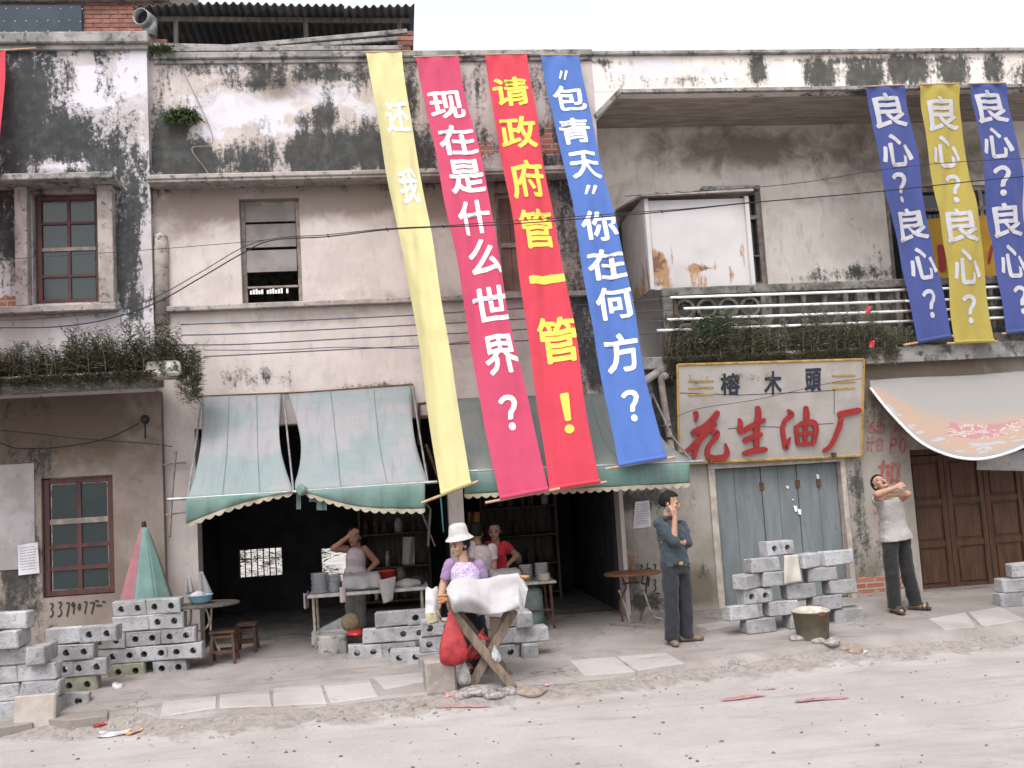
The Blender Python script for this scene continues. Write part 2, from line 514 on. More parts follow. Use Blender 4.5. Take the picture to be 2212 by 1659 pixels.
def sash(parent, x0, x1, z0, z1, y, cols, rows, m, mp, fr=.05, bar=.035, dep=.06, glassname='pane', open_=None, mid=None):
    """frame, glazing bars and one pane per light"""
    w = empty('window', ((x0 + x1) / 2, y, z0)); w.parent = parent; w.matrix_parent_inverse = world_of(parent).inverted()
    mb = MB()
    mb.span((x0, y, z0), (x0 + fr, y + dep, z1), .004); mb.span((x1 - fr, y, z0), (x1, y + dep, z1), .004)
    mb.span((x0 + fr, y + .002, z1 - fr), (x1 - fr, y + dep, z1), .004); mb.span((x0 + fr, y + .002, z0), (x1 - fr, y + dep, z0 + fr), .004)
    mb.build('frame', m, w)
    xs = [x0 + fr + (x1 - x0 - 2 * fr) * i / cols for i in range(cols + 1)]
    zz = rows if isinstance(rows, (list, tuple)) else [z0 + fr + (z1 - z0 - 2 * fr) * i / rows for i in range(rows + 1)]
    for x in xs[1:-1]:
        b = MB(); b.span((x - bar / 2, y + .006, z0 + fr), (x + bar / 2, y + dep - .006, z1 - fr), .003); b.build('glazing_bar', m, w)
    for i, z in enumerate(zz[1:-1]):
        th = bar * (1.25 if mid is not None and i == mid else .9)
        b = MB(); b.span((x0 + fr, y + .004, z - th / 2), (x1 - fr, y + dep - .004, z + th / 2), .003)
        b.build('glazing_bar', M_greywood if mid is not None and i == mid else m, w)
    for i in range(cols):
        for j in range(len(zz) - 1):
            b = MB(); b.span((xs[i] + bar * .4, y + dep * .45, zz[j] + bar * .4), (xs[i + 1] - bar * .4, y + dep * .55, zz[j + 1] - bar * .4))
            b.build(glassname, mp, w)
    return w
sash(LB, -4.00, -3.30, 4.035, 5.32, LY + .06, 2, [4.08, 4.36, 4.68, 4.99, 5.27], M_redwood, M_glass, mid=1)
# ground floor of the left building
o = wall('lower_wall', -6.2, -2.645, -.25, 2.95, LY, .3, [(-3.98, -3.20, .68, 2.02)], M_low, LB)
paint(o, LY, mould=[(40, 1240, 50, 130, .5), (20, 1330, 60, 60, .6), (60, 1000, 60, 50, .45), (20, 1180, 26, 90, .95), (30, 900, 100, 60, .25), (90, 1380, 70, 50, .3)],
      brown=[(120, 900, 200, 110, .85), (300, 1000, 60, 90, .4), (-100, 1000, 120, 200, .7)], brick=[(60, 1010, 40, 20, .3)])
sash(LB, -3.97, -3.21, .69, 2.01, LY + .05, 2, [.74, .99, 1.24, 1.52, 1.96], M_redwood, M_glass, fr=.06, bar=.05, mid=2)
m_pale = mat('pale_whitewash_patch', (.30, .28, .285), (.24, .22, .22), 4, .95, .1, .3, 40, col3=(.2, .18, .17), scale3=12, lo3=.6, hi3=.75)
mb = MB(); mb.span((-5.2, LY - .012, 1.02), (-4.05, LY - .001, 2.20), .003)
mb.build('whitewash_patch', m_pale, LB)
# ledge with a broken end
mb = MB()
mb.span((-6.2, -.92, 2.99), (-2.60, LY + .01, 3.10), .012)
mb.build('ledge_slab', M_concrete, LB)
mb = MB(); mb.span((-2.62, -.93, 3.03), (-2.26, -.50, 3.20), .03)
mb.build('ledge_end_block', mat('flaking_white_block', (.55, .52, .47), (.36, .33, .29), 6, .95, .1, .6, 40, .01, col3=(.08, .08, .06), scale3=9, lo3=.52, hi3=.62), LB)
mb = MB(); mb.tube([V(335, 805, -.86), V(333, 745, -.86)], [.022, .028], 8); mb.ell(V(333, 742, -.86), (.045, .045, .03), 12, 6)
mb.build('insulator_post', M_sill, LB)

# ================================================================== middle building
MBd = empty('middle_building', (0, 0, 0), 'pinkish plaster shophouse with two open shops and streaked black parapet', 'building')
SH1, SH2 = (-2.30, .62, -.2, 2.5), (.80, 2.70, -.2, 2.5)
W1, W2 = (-1.70, -.99, 3.96, 5.24), (1.40, 2.02, 3.96, 5.24)
o = wall('front_wall', -2.70, 2.75, -.2, 6.98, 0, .28, [SH1, SH2, W1, W2], M_mid, MBd)
mo = [(420, 345, 110, 45, 1.0), (370, 300, 50, 80, .85), (350, 180, 30, 60, .35), (560, 350, 90, 40, .72), (700, 335, 140, 55, 1.05), (650, 262, 34, 24, .6), (702, 250, 30, 34, .95), (705, 205, 16, 26, .6), (720, 350, 120, 40, 1.05),
      (790, 325, 70, 60, .9), (560, 262, 40, 24, .55), (610, 150, 260, 16, .55), (430, 148, 90, 14, .45), (700, 160, 110, 18, .7), (560, 178, 90, 24, .6), (800, 165, 60, 40, .55), (880, 340, 80, 70, .8), (885, 200, 26, 90, .55),
      (1010, 200, 60, 60, .4), (1010, 320, 60, 70, .55), (1160, 330, 90, 90, .6), (1170, 180, 50, 60, .45), (1220, 230, 40, 80, .5), (1240, 420, 50, 200, .55), (1260, 700, 46, 160, .62), (640, 385, 340, 14, .75), (1000, 392, 280, 14, .6),
      (360, 395, 60, 22, .6), (550, 815, 90, 24, .4), (800, 835, 80, 10, .5), (1300, 800, 60, 60, .6), (470, 200, 60, 50, .3), (640, 330, 300, 60, .42), (700, 145, 500, 20, .3),
      (475, 320, 14, 60, -.5), (610, 330, 18, 60, -.45), (765, 380, 12, 60, -.5), (520, 250, 60, 30, -.4), (640, 215, 60, 16, -.4)]
br = [(600, 190, 70, 34, .75), (760, 428, 300, 40, 1.0), (450, 440, 120, 46, .95), (400, 480, 60, 60, .5), (1050, 430, 200, 60, 1.0), (1180, 350, 120, 90, .7), (1100, 500, 70, 90, .4), (700, 640, 260, 18, .28),  # wide brown bands below the window hood paint its shade; the rest is dirt
      (1250, 600, 50, 200, .6), (900, 640, 160, 30, .35), (640, 690, 250, 14, .45), (1000, 690, 200, 14, .45), (460, 210, 60, 60, .3), (1030, 760, 160, 90, .3), (700, 200, 80, 26, .35), (900, 480, 120, 60, .25)]
paint(o, 0, mould=mo, brown=br, white=[(520, 235, 130, 40, 1.0), (680, 205, 110, 22, .85), (600, 280, 60, 16, .6), (780, 220, 80, 50, .55), (450, 290, 40, 30, .6), (560, 145, 160, 14, .5), (1070, 140, 40, 26, .5), (480, 400, 60, 8, .4)], brick=[(1165, 310, 50, 34, .75), (1060, 320, 30, 26, .55), (1190, 275, 30, 16, .5)])
mb = MB()
mb.span((-2.64, -.07, 6.98), (2.75, .30, 7.06), .012)
mb.span((-2.64, -.035, 6.93), (2.75, .01, 6.98), .005)
mb.build('parapet_cap', M_concrete, MBd)
mb = MB(); mb.span((-2.695, -.30, 5.415), (2.42, .01, 5.475), .012); mb.span((-2.695, -.28, 5.385), (2.40, .01, 5.416), .006)
mb.build('window_hood', M_sill, MBd)
mb = MB(); mb.span((-2.56, -.10, 3.885), (2.73, .01, 3.95), .010)
mb.build('sill_band', M_sill, MBd)
mb = MB()
mb.tube([V(349, 700, -.02), V(348, 540, -.02), V(347, 515, -.02)], [.09, .09, .075], 14)
mb.ell(V(347, 513, -.02), (.078, .078, .055), 14, 8)
mb.build('rounded_pilaster', M_sill, MBd, True)
# window with tilted boards
w = empty('window', (-1.35, 0, 3.96)); w.parent = MBd; w.matrix_parent_inverse = world_of(MBd).inverted()
mb = MB()
x0, x1, z0, z1 = W1
for a, b in (((x0, .10, z0), (x0 + .05, .17, z1)), ((x1 - .055, .10, z0), (x1, .17, z1)), ((x0 + .05, .102, z1 - .05), (x1 - .055, .17, z1)), ((x0 + .05, .102, z0), (x1 - .055, .17, z0 + .03)), ((x0 + .05, .08, 4.16), (x1 - .055, .13, 4.185))):
    mb.span(a, b, .004)
mb.build('frame', M_greywood, w)
for i, (za, zb, tilt) in enumerate(((4.98, 5.20, .06), (4.66, 4.955, .09), (4.35, 4.63, .14))):
    mb = MB(); mb.bar((x0 + .055, 0, 0), (x1 - .06, 0, 0), .012, zb - za, .002)
    ob = mb.build('board', M_blind, w)
    ob.data.transform(Matrix.Translation((0, .13 - tilt * .35, (za + zb) / 2)) @ Matrix.Rotation(-tilt, 4, 'X'))
for i in range(14):
    x = x0 + .08 + i * .033
    if i in (5, 12): continue
    mb = MB(); mb.span((x, .088, 4.09), (x + .024, .094, 4.135 + .01 * (i % 3))); mb.build('paper_strip', M_white, w)
# second window, brown shutters, half hidden behind the banners
w = empty('window', (1.7, 0, 3.96)); w.parent = MBd; w.matrix_parent_inverse = world_of(MBd).inverted()
x0, x1, z0, z1 = W2
mb = MB()
for a, b in (((x0, .08, z0), (x0 + .05, .16, z1)), ((x1 - .05, .08, z0), (x1, .16, z1)), ((x0 + .05, .082, z1 - .05), (x1 - .05, .16, z1)), ((x0 + .05, .082, z0), (x1 - .05, .16, z0 + .05)), ((x0 + .05, .082, 4.56), (x1 - .05, .16, 4.62))):
    mb.span(a, b, .004)
mb.build('frame', M_greywood, w)
for k in range(4):
    for (za, zb) in ((4.01, 4.56), (4.62, 5.19)):
        dx = (x1 - x0 - .1) / 4
        mb = MB(); mb.span((x0 + .052 + k * dx, .10, za), (x0 + .048 + (k + 1) * dx, .13, zb), .004)
        mb.build('shutter_board', M_blind2, w)
# dark rooms behind the shops
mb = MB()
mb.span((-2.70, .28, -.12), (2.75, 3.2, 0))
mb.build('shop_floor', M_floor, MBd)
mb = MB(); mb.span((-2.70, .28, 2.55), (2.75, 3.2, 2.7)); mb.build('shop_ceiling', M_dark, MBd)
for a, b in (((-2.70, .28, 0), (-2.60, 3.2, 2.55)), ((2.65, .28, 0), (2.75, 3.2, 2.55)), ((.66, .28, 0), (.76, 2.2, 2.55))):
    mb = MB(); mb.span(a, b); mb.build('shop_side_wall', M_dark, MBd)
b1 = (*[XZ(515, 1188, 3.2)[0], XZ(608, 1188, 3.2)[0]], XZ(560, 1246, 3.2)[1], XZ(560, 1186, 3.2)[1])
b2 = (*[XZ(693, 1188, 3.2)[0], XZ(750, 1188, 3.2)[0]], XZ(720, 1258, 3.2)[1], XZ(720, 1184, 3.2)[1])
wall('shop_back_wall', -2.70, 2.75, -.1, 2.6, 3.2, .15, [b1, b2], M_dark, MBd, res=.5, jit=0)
mb = MB()
for i in range(1, 7):
    x = b1[0] + (b1[1] - b1[0]) * i / 7
    mb.tube([(x, 3.22, b1[2]), (x, 3.22, b1[3])], .009, 6)
mb.tube([(b1[0], 3.22, b1[2] * .35 + b1[3] * .65), (b1[1], 3.22, b1[2] * .35 + b1[3] * .65)], .007, 6)
mb.build('window_grille', M_blackwire, MBd)
# roof and rest of the volume
mb = MB(); mb.span((-2.70, .28, 6.80), (2.75, 5.0, 6.9)); mb.span((-2.70, 4.9, 2.8), (2.75, 5.0, 6.8)); mb.build('roof', M_concrete, MBd)
mb = MB(); mb.span((-6.2, .24, 6.95), (-2.70, 5.0, 7.05)); mb.span((-6.2, 4.9, 0), (-2.70, 5.0, 6.95)); mb.span((-2.78, .3, 0), (-2.70, 4.9, 6.95)); mb.build('roof', M_concrete, LB)

# ================================================================== right building
RB = empty('right_building', (6, 0, 0), 'shophouse at the right with recessed balcony under a chamfered roof opening', 'building')
XE = 10.5
o = wall('fascia', 2.75, XE, 6.52, 6.985, 0, .25, [], M_right, RB)
paint(o, 0, mould=[(1300, 135, 60, 12, .5), (1640, 150, 18, 40, .9), (1770, 160, 40, 40, .85), (1870, 165, 60, 40, .8), (1960, 150, 60, 40, .85), (2060, 155, 40, 40, .8), (2150, 150, 30, 40, .8), (2210, 160, 50, 40, .5), (1500, 175, 150, 14, .42), (1900, 128, 300, 10, .6), (1330, 185, 40, 30, .3),
                   (1710, 160, 20, 30, -.3)], white=[(1400, 150, 110, 26, .8), (1680, 150, 40, 26, .7), (1540, 150, 80, 20, .6)], brown=[(1500, 160, 100, 40, .2)], brick=[])
mb = MB()
mb.prism([(2.752, 6.519), (3.10, 6.519), (2.752, 6.17)], lambda u, v, d: Vector((u, d, v)), .25, .003)
mb.build('chamfer', M_right, RB, fix=True)
mb = MB()
mb.bar(V(1341, 195, -.01), V(1286, 252, -.01), .06, .06, .006)
mb.span((3.11, -.035, 6.49), (XE, .03, 6.54), .006)
mb.build('opening_edge', M_concrete, RB)
mb = MB(); mb.span((2.75, -.06, 6.985), (XE, .30, 7.04), .012)
mb.build('parapet_cap', M_concrete, RB)
# soffit boards
n = 11
for k in range(n):
    ya, yb = .25 + (1.32 - .25) * k / n, .25 + (1.32 - .25) * (k + 1) / n
    mb = MB(); mb.span((2.75, ya + .003, 6.515 + .006 * (k % 2)), (XE, yb - .003, 6.58), .004)
    mb.build('soffit_board', M_soffit, RB)
RW = [(4.62, 5.36, 4.20, 5.58), (7.22, 9.30, 4.16, 5.56)]
o = wall('balcony_back_wall', 2.75, XE, 2.95, 6.60, 1.32, .25, RW, M_right, RB)
paint(o, 1.32, mould=[(1850, 590, 110, 20, .5), (1760, 600, 60, 16, .5), (1345, 540, 26, 90, .6), (1900, 560, 20, 60, .35), (1700, 330, 120, 20, .15)],
      brown=[(1600, 320, 230, 60, .75), (1850, 330, 160, 90, .6), (2050, 350, 160, 100, .7), (1420, 330, 60, 70, .45), (1800, 430, 120, 16, .35), (1350, 520, 40, 120, .7), (1500, 260, 200, 30, .6)], brick=[])
wall('balcony_side_wall', 2.68, 2.75, 2.95, 6.5, .28, 1.1, [], M_right, RB, res=.4)
mb = MB(); mb.span((4.42, 1.02, 5.50), (5.25, 1.33, 5.56), .008); mb.build('window_hood', M_concrete, RB)
# narrow barred window
w = empty('window', (5, 1.3, 4.2)); w.parent = RB; w.matrix_parent_inverse = world_of(RB).inverted()
mb = MB()
for a, b in (((4.62, 1.36, 4.2), (4.68, 1.44, 5.58)), ((5.29, 1.36, 4.2), (5.36, 1.44, 5.58)), ((4.68, 1.362, 5.52), (5.29, 1.44, 5.58)), ((4.68, 1.362, 4.2), (5.29, 1.44, 4.25)), ((4.68, 1.362, 5.16), (5.29, 1.44, 5.22)), ((4.68, 1.362, 4.62), (5.29, 1.40, 4.64))):
    mb.span(a, b, .004)
mb.build('frame', M_greywood, w)
for x in (4.8, 4.92, 5.04, 5.16):
    mb = MB(); mb.tube([(x, 1.40, 4.25), (x, 1.40, 5.16)], .009, 6); mb.build('window_bar', M_rust, w)
mb = MB(); mb.span((4.68, 1.46, 4.25), (5.29, 1.47, 5.52)); mb.build('pane', M_glass, w)
# wide dark window
w = empty('window', (8.2, 1.3, 4.16)); w.parent = RB; w.matrix_parent_inverse = world_of(RB).inverted()
mb = MB()
for a, b in (((7.22, 1.36, 4.16), (7.30, 1.44, 5.56)), ((9.22, 1.36, 4.16), (9.30, 1.44, 5.56)), ((7.30, 1.362, 5.49), (9.22, 1.44, 5.56)), ((7.30, 1.362, 4.16), (9.22, 1.44, 4.22)), ((7.30, 1.362, 5.20), (9.22, 1.44, 5.25))):
    mb.span(a, b, .004)
mb.build('frame', M_greywood, w)
for x in (7.72, 8.20, 8.70):
    mb = MB(); mb.span((x, 1.364, 4.22), (x + .06, 1.435, 5.49), .003); mb.build('glazing_bar', M_greywood, w)
mb = MB()
for x in (7.42, 7.56, 7.9, 8.04): mb.tube([(x, 1.41, 4.22), (x, 1.41, 5.2)], .008, 6)
mb.build('window_bar', M_rust, w)
for k, (a, b) in enumerate(((7.30, 7.72), (7.78, 8.2), (8.26, 8.7), (8.76, 9.22))):
    mb = MB(); mb.span((a, 1.46, 4.22), (b, 1.47, 5.49)); mb.build('pane', M_glass, w)
mb = MB(); mb.span((2.75, 3.0, 2.95), (XE, 3.1, 6.6)); mb.span((2.75, 1.6, 6.62), (XE, 3.1, 6.9)); mb.span((2.75, .26, 6.6), (XE, 1.6, 6.68)); mb.build('roof', M_concrete, RB)
# balcony slab, balustrade
mb = MB(); mb.span((2.78, -.12, 2.93), (XE, 1.32, 3.08), .012); mb.span((5.95, -.16, 2.86), (XE, -.121, 3.06), .006)
mb.build('balcony_slab', M_concrete, RB)
# ground floor
D1, D2 = (3.90, 5.58, -.3, 1.67), (6.50, 9.2, -.3, 1.75)
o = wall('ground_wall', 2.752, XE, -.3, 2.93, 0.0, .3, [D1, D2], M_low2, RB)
paint(o, 0, mould=[(1380, 1080, 70, 26, .75), (1360, 1250, 20, 60, .4), (1440, 1100, 30, 90, .3), (1400, 1300, 60, 20, .7), (1860, 1150, 40, 100, .42), (1850, 1050, 30, 50, .5), (1890, 1190, 26, 60, .35), (1500, 1050, 14, 60, .35), (1520, 1240, 20, 26, .4), (1435, 860, 30, 160, .8), (1900, 900, 60, 50, .3)],
      brown=[(1350, 1200, 26, 130, .55), (1510, 1270, 40, 40, .95), (2050, 850, 220, 120, .8), (1400, 1200, 60, 100, .35), (1870, 1240, 60, 40, .5), (1900, 800, 120, 30, .9)],
      brick=[(1890, 1262, 70, 22, .75), (1940, 1250, 30, 24, .7)])
# teal folding doors: six leaves
xs = [3.93, 4.20, 4.55, 4.77, 5.02, 5.29, 5.55]
dr = empty('folding_door', (4.74, .1, 0)); dr.parent = RB; dr.matrix_parent_inverse = world_of(RB).inverted()
mb = MB(); mb.span((3.84, -.03, -.1), (3.925, .12, 1.66), .006); mb.span((5.555, -.03, -.1), (5.62, .12, 1.66), .006); mb.span((3.84, -.035, 1.66), (5.62, .12, 1.735), .006)
mb.build('frame', mat('cream_door_frame', (.38, .335, .30), (.28, .24, .21), 7, .9, .15, .3, 40), dr)
for i, (a, b) in enumerate(zip(xs, xs[1:])):
    dy = .085 + .012 * (i % 2)
    mb = MB()
    mb.span((a + .003, dy, -.02), (b - .003, dy + .035, 1.655), .004)
    lf = mb.build('leaf', M_teal, dr)
    if i in (1, 3, 4):
        for z in (.42, 1.36):
            mb = MB(); mb.span((b - .025, dy - .02, z), (b + .03, dy - .001, z + .10), .004); mb.build('hinge', M_rust, lf)
# peeled paper scraps on the leaves
for (x, y, w_, h_) in ((1763, 1024, 8, 17), (1697, 1049, 8, 7), (1714, 1092, 9, 14), (1722, 1099, 10, 13), (1710, 1077, 5, 5)):
    a, b = V(x, y, .08), V(x + w_, y + h_, .08)
    mb = MB(); mb.prism([(a.x, a.z), (b.x, a.z - .01), (b.x - .01, b.z), (a.x + .012, b.z + .012)], lambda u, v, d: Vector((u, d, v)), .083, .079)
    mb.build('paper_scrap', M_white, dr, fix=True)
# brown panelled doors
bd = empty('panelled_door', (7.5, .3, 0)); bd.parent = RB; bd.matrix_parent_inverse = world_of(RB).inverted()
mb = MB(); mb.span((6.50, .16, 1.68), (9.2, .29, 1.75)); mb.span((6.50, .16, -.1), (6.56, .29, 1.68)); mb.build('frame', M_darkwood, bd)
for i in range(5):
    a = 6.56 + i * .53; b = a + .525
    lf = MB(); lf.span((a, .285, -.08), (b, .31, 1.675))
    leaf = lf.build('leaf', M_darkwood, bd)
    mb = MB()
    for (p, q) in (((a, -.08), (a + .07, 1.675)), ((b - .07, -.08), (b, 1.675))):
        mb.span((p[0], .258, p[1]), (q[0], .2849, q[1]), .006)
    for z in (-.08, .48, 1.02, 1.585):
        mb.span((a + .07, .26, z), (b - .07, .2849, z + .085), .006)
    mb.build('stile', M_darkwood, leaf)
    for (z0_, z1_) in ((.03, .455), (.59, .995), (1.13, 1.56)):
        mb = MB(); mb.span((a + .095, .268, z0_), (b - .095, .2845, z1_), .014); mb.build('panel', M_darkwood, leaf)
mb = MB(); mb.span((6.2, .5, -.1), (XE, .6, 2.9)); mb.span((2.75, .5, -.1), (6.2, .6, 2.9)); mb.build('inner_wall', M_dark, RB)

# ================================================================== rooftop: brick room, shed, vent elbow
BR = empty('rooftop_brick_room', (-4.5, 2.5, 7.0), 'red brick rooftop room with a dark blue riveted metal panel', 'building')
mb = MB(); mb.span((-7.5, 2.52, 6.9), (-2.95, 5.0, 10.2)); mb.build('core', M_mortar, BR)
bl = bpy.data.meshes.new('brick')
_b = MB(); _b.box((0, 0, 0), (.228, .02, .058), .004)
bl = _b.mesh('brick'); bl.materials.append(M_brick)
nb = 0
for r_ in range(18):
    z = 8.30 + r_ * .067
    k = 0
    x = -4.75 + (.12 if r_ % 2 else 0)
    while x + .114 < -2.95:
        ob = bpy.data.objects.new('brick', bl)
        ob.location = (x, 2.515 + rng.normal() * .002, z)
        ob.parent = BR; ob.matrix_parent_inverse = world_of(BR).inverted()
        COL.objects.link(ob)
        x += .24
mb = MB(); mb.span((-7.5, 2.42, 8.98), (-2.93, 2.6, 9.03), .006); mb.build('string_course', M_concrete, BR)
mp = MB(); mp.span((-6.5, 2.46, 8.44), (-4.17, 2.49, 8.94), .02)
pn = mp.build('metal_panel', M_bluemetal, BR)
mb = MB()
for i in range(9):
    for z in (8.52, 8.68, 8.87):
        mb.ell((-5.4 + i * .15 + .03 * (z > 8.8), 2.458, z + .01 * math.sin(i * 3)), (.011, .006, .011), 8, 5)
mb.build('rivet', M_steel, pn)

SHD = empty('corrugated_shed', (-1.2, 1.5, 7.05), 'sooty rooftop shed under a corrugated sheet roof', 'shed')
def corr(x0, x1, y0, y1, z0, z1, name, amp=.022, wl_=.105):
    nx = int((x1 - x0) / wl_ * 8)
    mb = MB()
    def fn(u, v):
        x = x0 + (x1 - x0) * u
        return Vector((x, y0 + (y1 - y0) * v + .015 * math.sin(x * 1.7), z0 + (z1 - z0) * v + amp * math.sin(2 * PI * x / wl_) + .02 * math.sin(x * 2.3) - .012 * v * math.sin(x * 5)))
    mb.grid(fn, nx, 6)
    ob = mb.build(name, M_corr, SHD, True)
    md = ob.modifiers.new('s', 'SOLIDIFY'); md.thickness = .008
    return ob
corr(-3.02, -1.62, .55, 2.4, 7.97, 7.82, 'roof_sheet')
corr(-1.66, -.35, .50, 2.4, 7.945, 7.80, 'roof_sheet')
corr(-.42, .56, .52, 2.4, 7.925, 7.78, 'roof_sheet')
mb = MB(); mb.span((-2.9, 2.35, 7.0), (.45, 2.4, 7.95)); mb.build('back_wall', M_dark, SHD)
mb = MB(); mb.bar((-2.95, .75, 7.87), (.5, .75, 7.83), .05, .07, .004); mb.build('front_beam', M_plank, SHD)
for x in (-2.55, -.9, .32):
    mb = MB(); mb.span((x, .72, 6.9), (x + .06, .78, 7.84), .004); mb.build('post', M_plank, SHD)
for (x, z, w_) in ((.28, 7.05, .22), (.30, 7.12, .2), (.26, 7.19, .2), (.33, 7.26, .16), (.34, 7.33, .14), (.31, 7.40, .2), (.28, 7.47, .24), (.3, 7.54, .22), (-2.62, 7.1, .2), (-2.66, 7.17, .2), (-2.7, 7.24, .22), (-2.64, 7.31, .16), (-2.76, 7.38, .2), (-2.78, 7.45, .18)):
    mb = MB(); mb.span((x, .55, z), (x + w_, .68, z + .062), .006); mb.build('brick', M_brick, SHD)
for i, (a, b, h) in enumerate(((V(330, 98, .35), V(640, 105, .35), .05), (V(480, 104, .42), V(880, 68, .42), .06), (V(560, 108, .38), V(860, 84, .38), .05), (V(370, 108, .30), V(870, 104, .30), .06))):
    mb = MB(); mb.bar(a, b, .05, h, .006); mb.build('loose_plank', M_concrete, SHD)

VE = empty('vent_elbow', V(318, 75, .3), 'grey pipe elbow with a dark round mouth on the left parapet', 'pipe')
c0 = V(316, 42, .3)
mb = MB()
mb.tube([V(326, 80, .35), V(325, 58, .36), c0 + Vector((.03, .10, .0)), c0 + Vector((-.02, 0, .005)), c0 + Vector((-.05, -.09, .0))], [.075, .085, .10, .105, .105], 20, caps=False)
ob = mb.build('pipe', M_steel, VE, True); ob.modifiers.new('s', 'SOLIDIFY').thickness = .008
mb = MB(); mb.tube([c0 + Vector((-.02, .0, .005)), c0 + Vector((-.015, .01, .005))], .096, 20); mb.build('dark_mouth', M_dark, VE)  # dark disc painted in place of the unlit hollow of the pipe
# ================================================================== ground
def kerb_y(X):
    return np.interp(X, [-5, -3.0, -2.35, -2.15, -.5, 1.7, 2.7, 4.4, 5.8, 7, 10], [-2.36, -2.34, -2.45, -2.74, -2.70, -2.57, -2.38, -2.10, -2.0, -1.92, -1.8])
def fbm(x, y, seed=0, oct_=4, sc=1.0):
    r = np.random.default_rng(seed)
    s = np.zeros_like(x); a = 1.0
    for o_ in range(oct_):
        for k in range(3):
            th = r.uniform(0, 2 * PI); ph = r.uniform(0, 2 * PI); f = sc * (2 ** o_) * r.uniform(.8, 1.25)
            s += a * np.sin((x * math.cos(th) + y * math.sin(th)) * f + ph + 1.3 * np.sin(x * f * .37 + y * f * .29 + ph))
        a *= .5
    return s / 3
def walk_z(X, Y):
    """height of the pavement"""
    t = np.clip(-(np.asarray(Y, dtype=float)) / 2.5, 0, 1.2)
    return -.03 - .17 * t
def sheet(name, xs, ys, zf, m, kind='structure'):
    X, Yy = np.meshgrid(xs, ys)
    Z = zf(X, Yy)
    nx, ny = len(xs), len(ys)
    vs = np.stack([X.ravel(), Yy.ravel(), Z.ravel()], 1)
    idx = np.arange(nx * ny).reshape(ny, nx)
    fs = np.stack([idx[:-1, :-1].ravel(), idx[:-1, 1:].ravel(), idx[1:, 1:].ravel(), idx[1:, :-1].ravel()], 1)
    me = bpy.data.meshes.new(name)
    me.from_pydata(vs.tolist(), [], fs.tolist())
    o = link(name, me, m, None, True)
    if kind: o['kind'] = kind
    return o
def dust_mat(name, c1, c2, c3, speck, soil=None, cracks=False):
    m, t, p = newmat(name)
    v = pos(t)
    p.inputs['Roughness'].default_value = .97
    p.inputs['Specular IOR Level'].default_value = .08
    c = mixc(t, smooth(t, noise(t, v, .9, 8, .62, .4), .36, .66), c1, c2)
    vs_ = pos(t, .35, 1.8, 1)
    c = mixc(t, mathn(t, 'MULTIPLY', smooth(t, noise(t, vs_, 2.2, 8, .65, .5), .52, .74), .65), c, c3)
    c = mixc(t, mathn(t, 'MULTIPLY', smooth(t, noise(t, pos(t, .12, 2.6, 1), 1.6, 6, .62, 1.2), .50, .78), .32), c, tuple(x * .9 for x in c3))
    c = mixc(t, mathn(t, 'MULTIPLY', smooth(t, noise(t, v, .45, 5, .6, .8), .50, .70), .45), c, tuple(x * .95 for x in c3))
    c = mixc(t, mathn(t, 'MULTIPLY', smooth(t, noise(t, v, 6, 7, .72, .5), .56, .72), .45), c, c3)
    c = mixc(t, mathn(t, 'MULTIPLY', smooth(t, noise(t, v, 26, 5, .7), .60, .72), .5), c, c3)
    c = mixc(t, mathn(t, 'MULTIPLY', smooth(t, noise(t, v, 75, 3, .6), .69, .75), .8), c, speck)
    if cracks:
        vo = nd(t, 'ShaderNodeTexVoronoi', {'Vector': nd(t, 'ShaderNodeVectorMath', {0: v, 1: nd(t, 'ShaderNodeTexNoise', {'Vector': v, 'Scale': 3.0, 'Detail': 5.0}).outputs['Color']}, operation='ADD').outputs[0], 'Scale': .75}, feature='DISTANCE_TO_EDGE')
        ck = mathn(t, 'SUBTRACT', 1.0, smooth(t, vo.outputs['Distance'], .002, .012))
        c = mixc(t, mathn(t, 'MULTIPLY', ck, mathn(t, 'MULTIPLY', smooth(t, noise(t, v, 1.1, 3), .45, .6), .75)), c, tuple(x * .5 for x in c3))
    if soil:
        at = nd(t, 'ShaderNodeAttribute', attribute_name='soil').outputs['Fac']
        f = smooth(t, mathn(t, 'MULTIPLY_ADD', mathn(t, 'SUBTRACT', noise(t, v, 3.5, 7, .65, .5), .5), 1.6, c=at), .4, .75)
        c = mixc(t, f, c, mixc(t, smooth(t, noise(t, v, 14, 6, .7), .4, .65), soil, tuple(x * .7 for x in soil)))
    t.links.new(c, p.inputs['Base Color'])
    bump(t, p, mathn(t, 'ADD', noise(t, v, 18, 8, .7), mathn(t, 'MULTIPLY', noise(t, v, 120, 4, .7), .5)), .7, .025)
    return m
M_road = dust_mat('dusty_road', (.39, .362, .352), (.335, .308, .296), (.25, .217, .20), (.11, .10, .10), soil=(.285, .25, .23))
M_walk = dust_mat('trodden_pavement', (.31, .28, .268), (.235, .205, .19), (.155, .13, .115), (.12, .11, .10), cracks=True)
M_soil = dust_mat('bare_soil', (.24, .20, .175), (.17, .14, .12), (.11, .09, .08), (.30, .28, .27))
M_slab = dust_mat('kerb_slab', (.40, .37, .36), (.33, .30, .29), (.20, .175, .16), (.18, .16, .15))

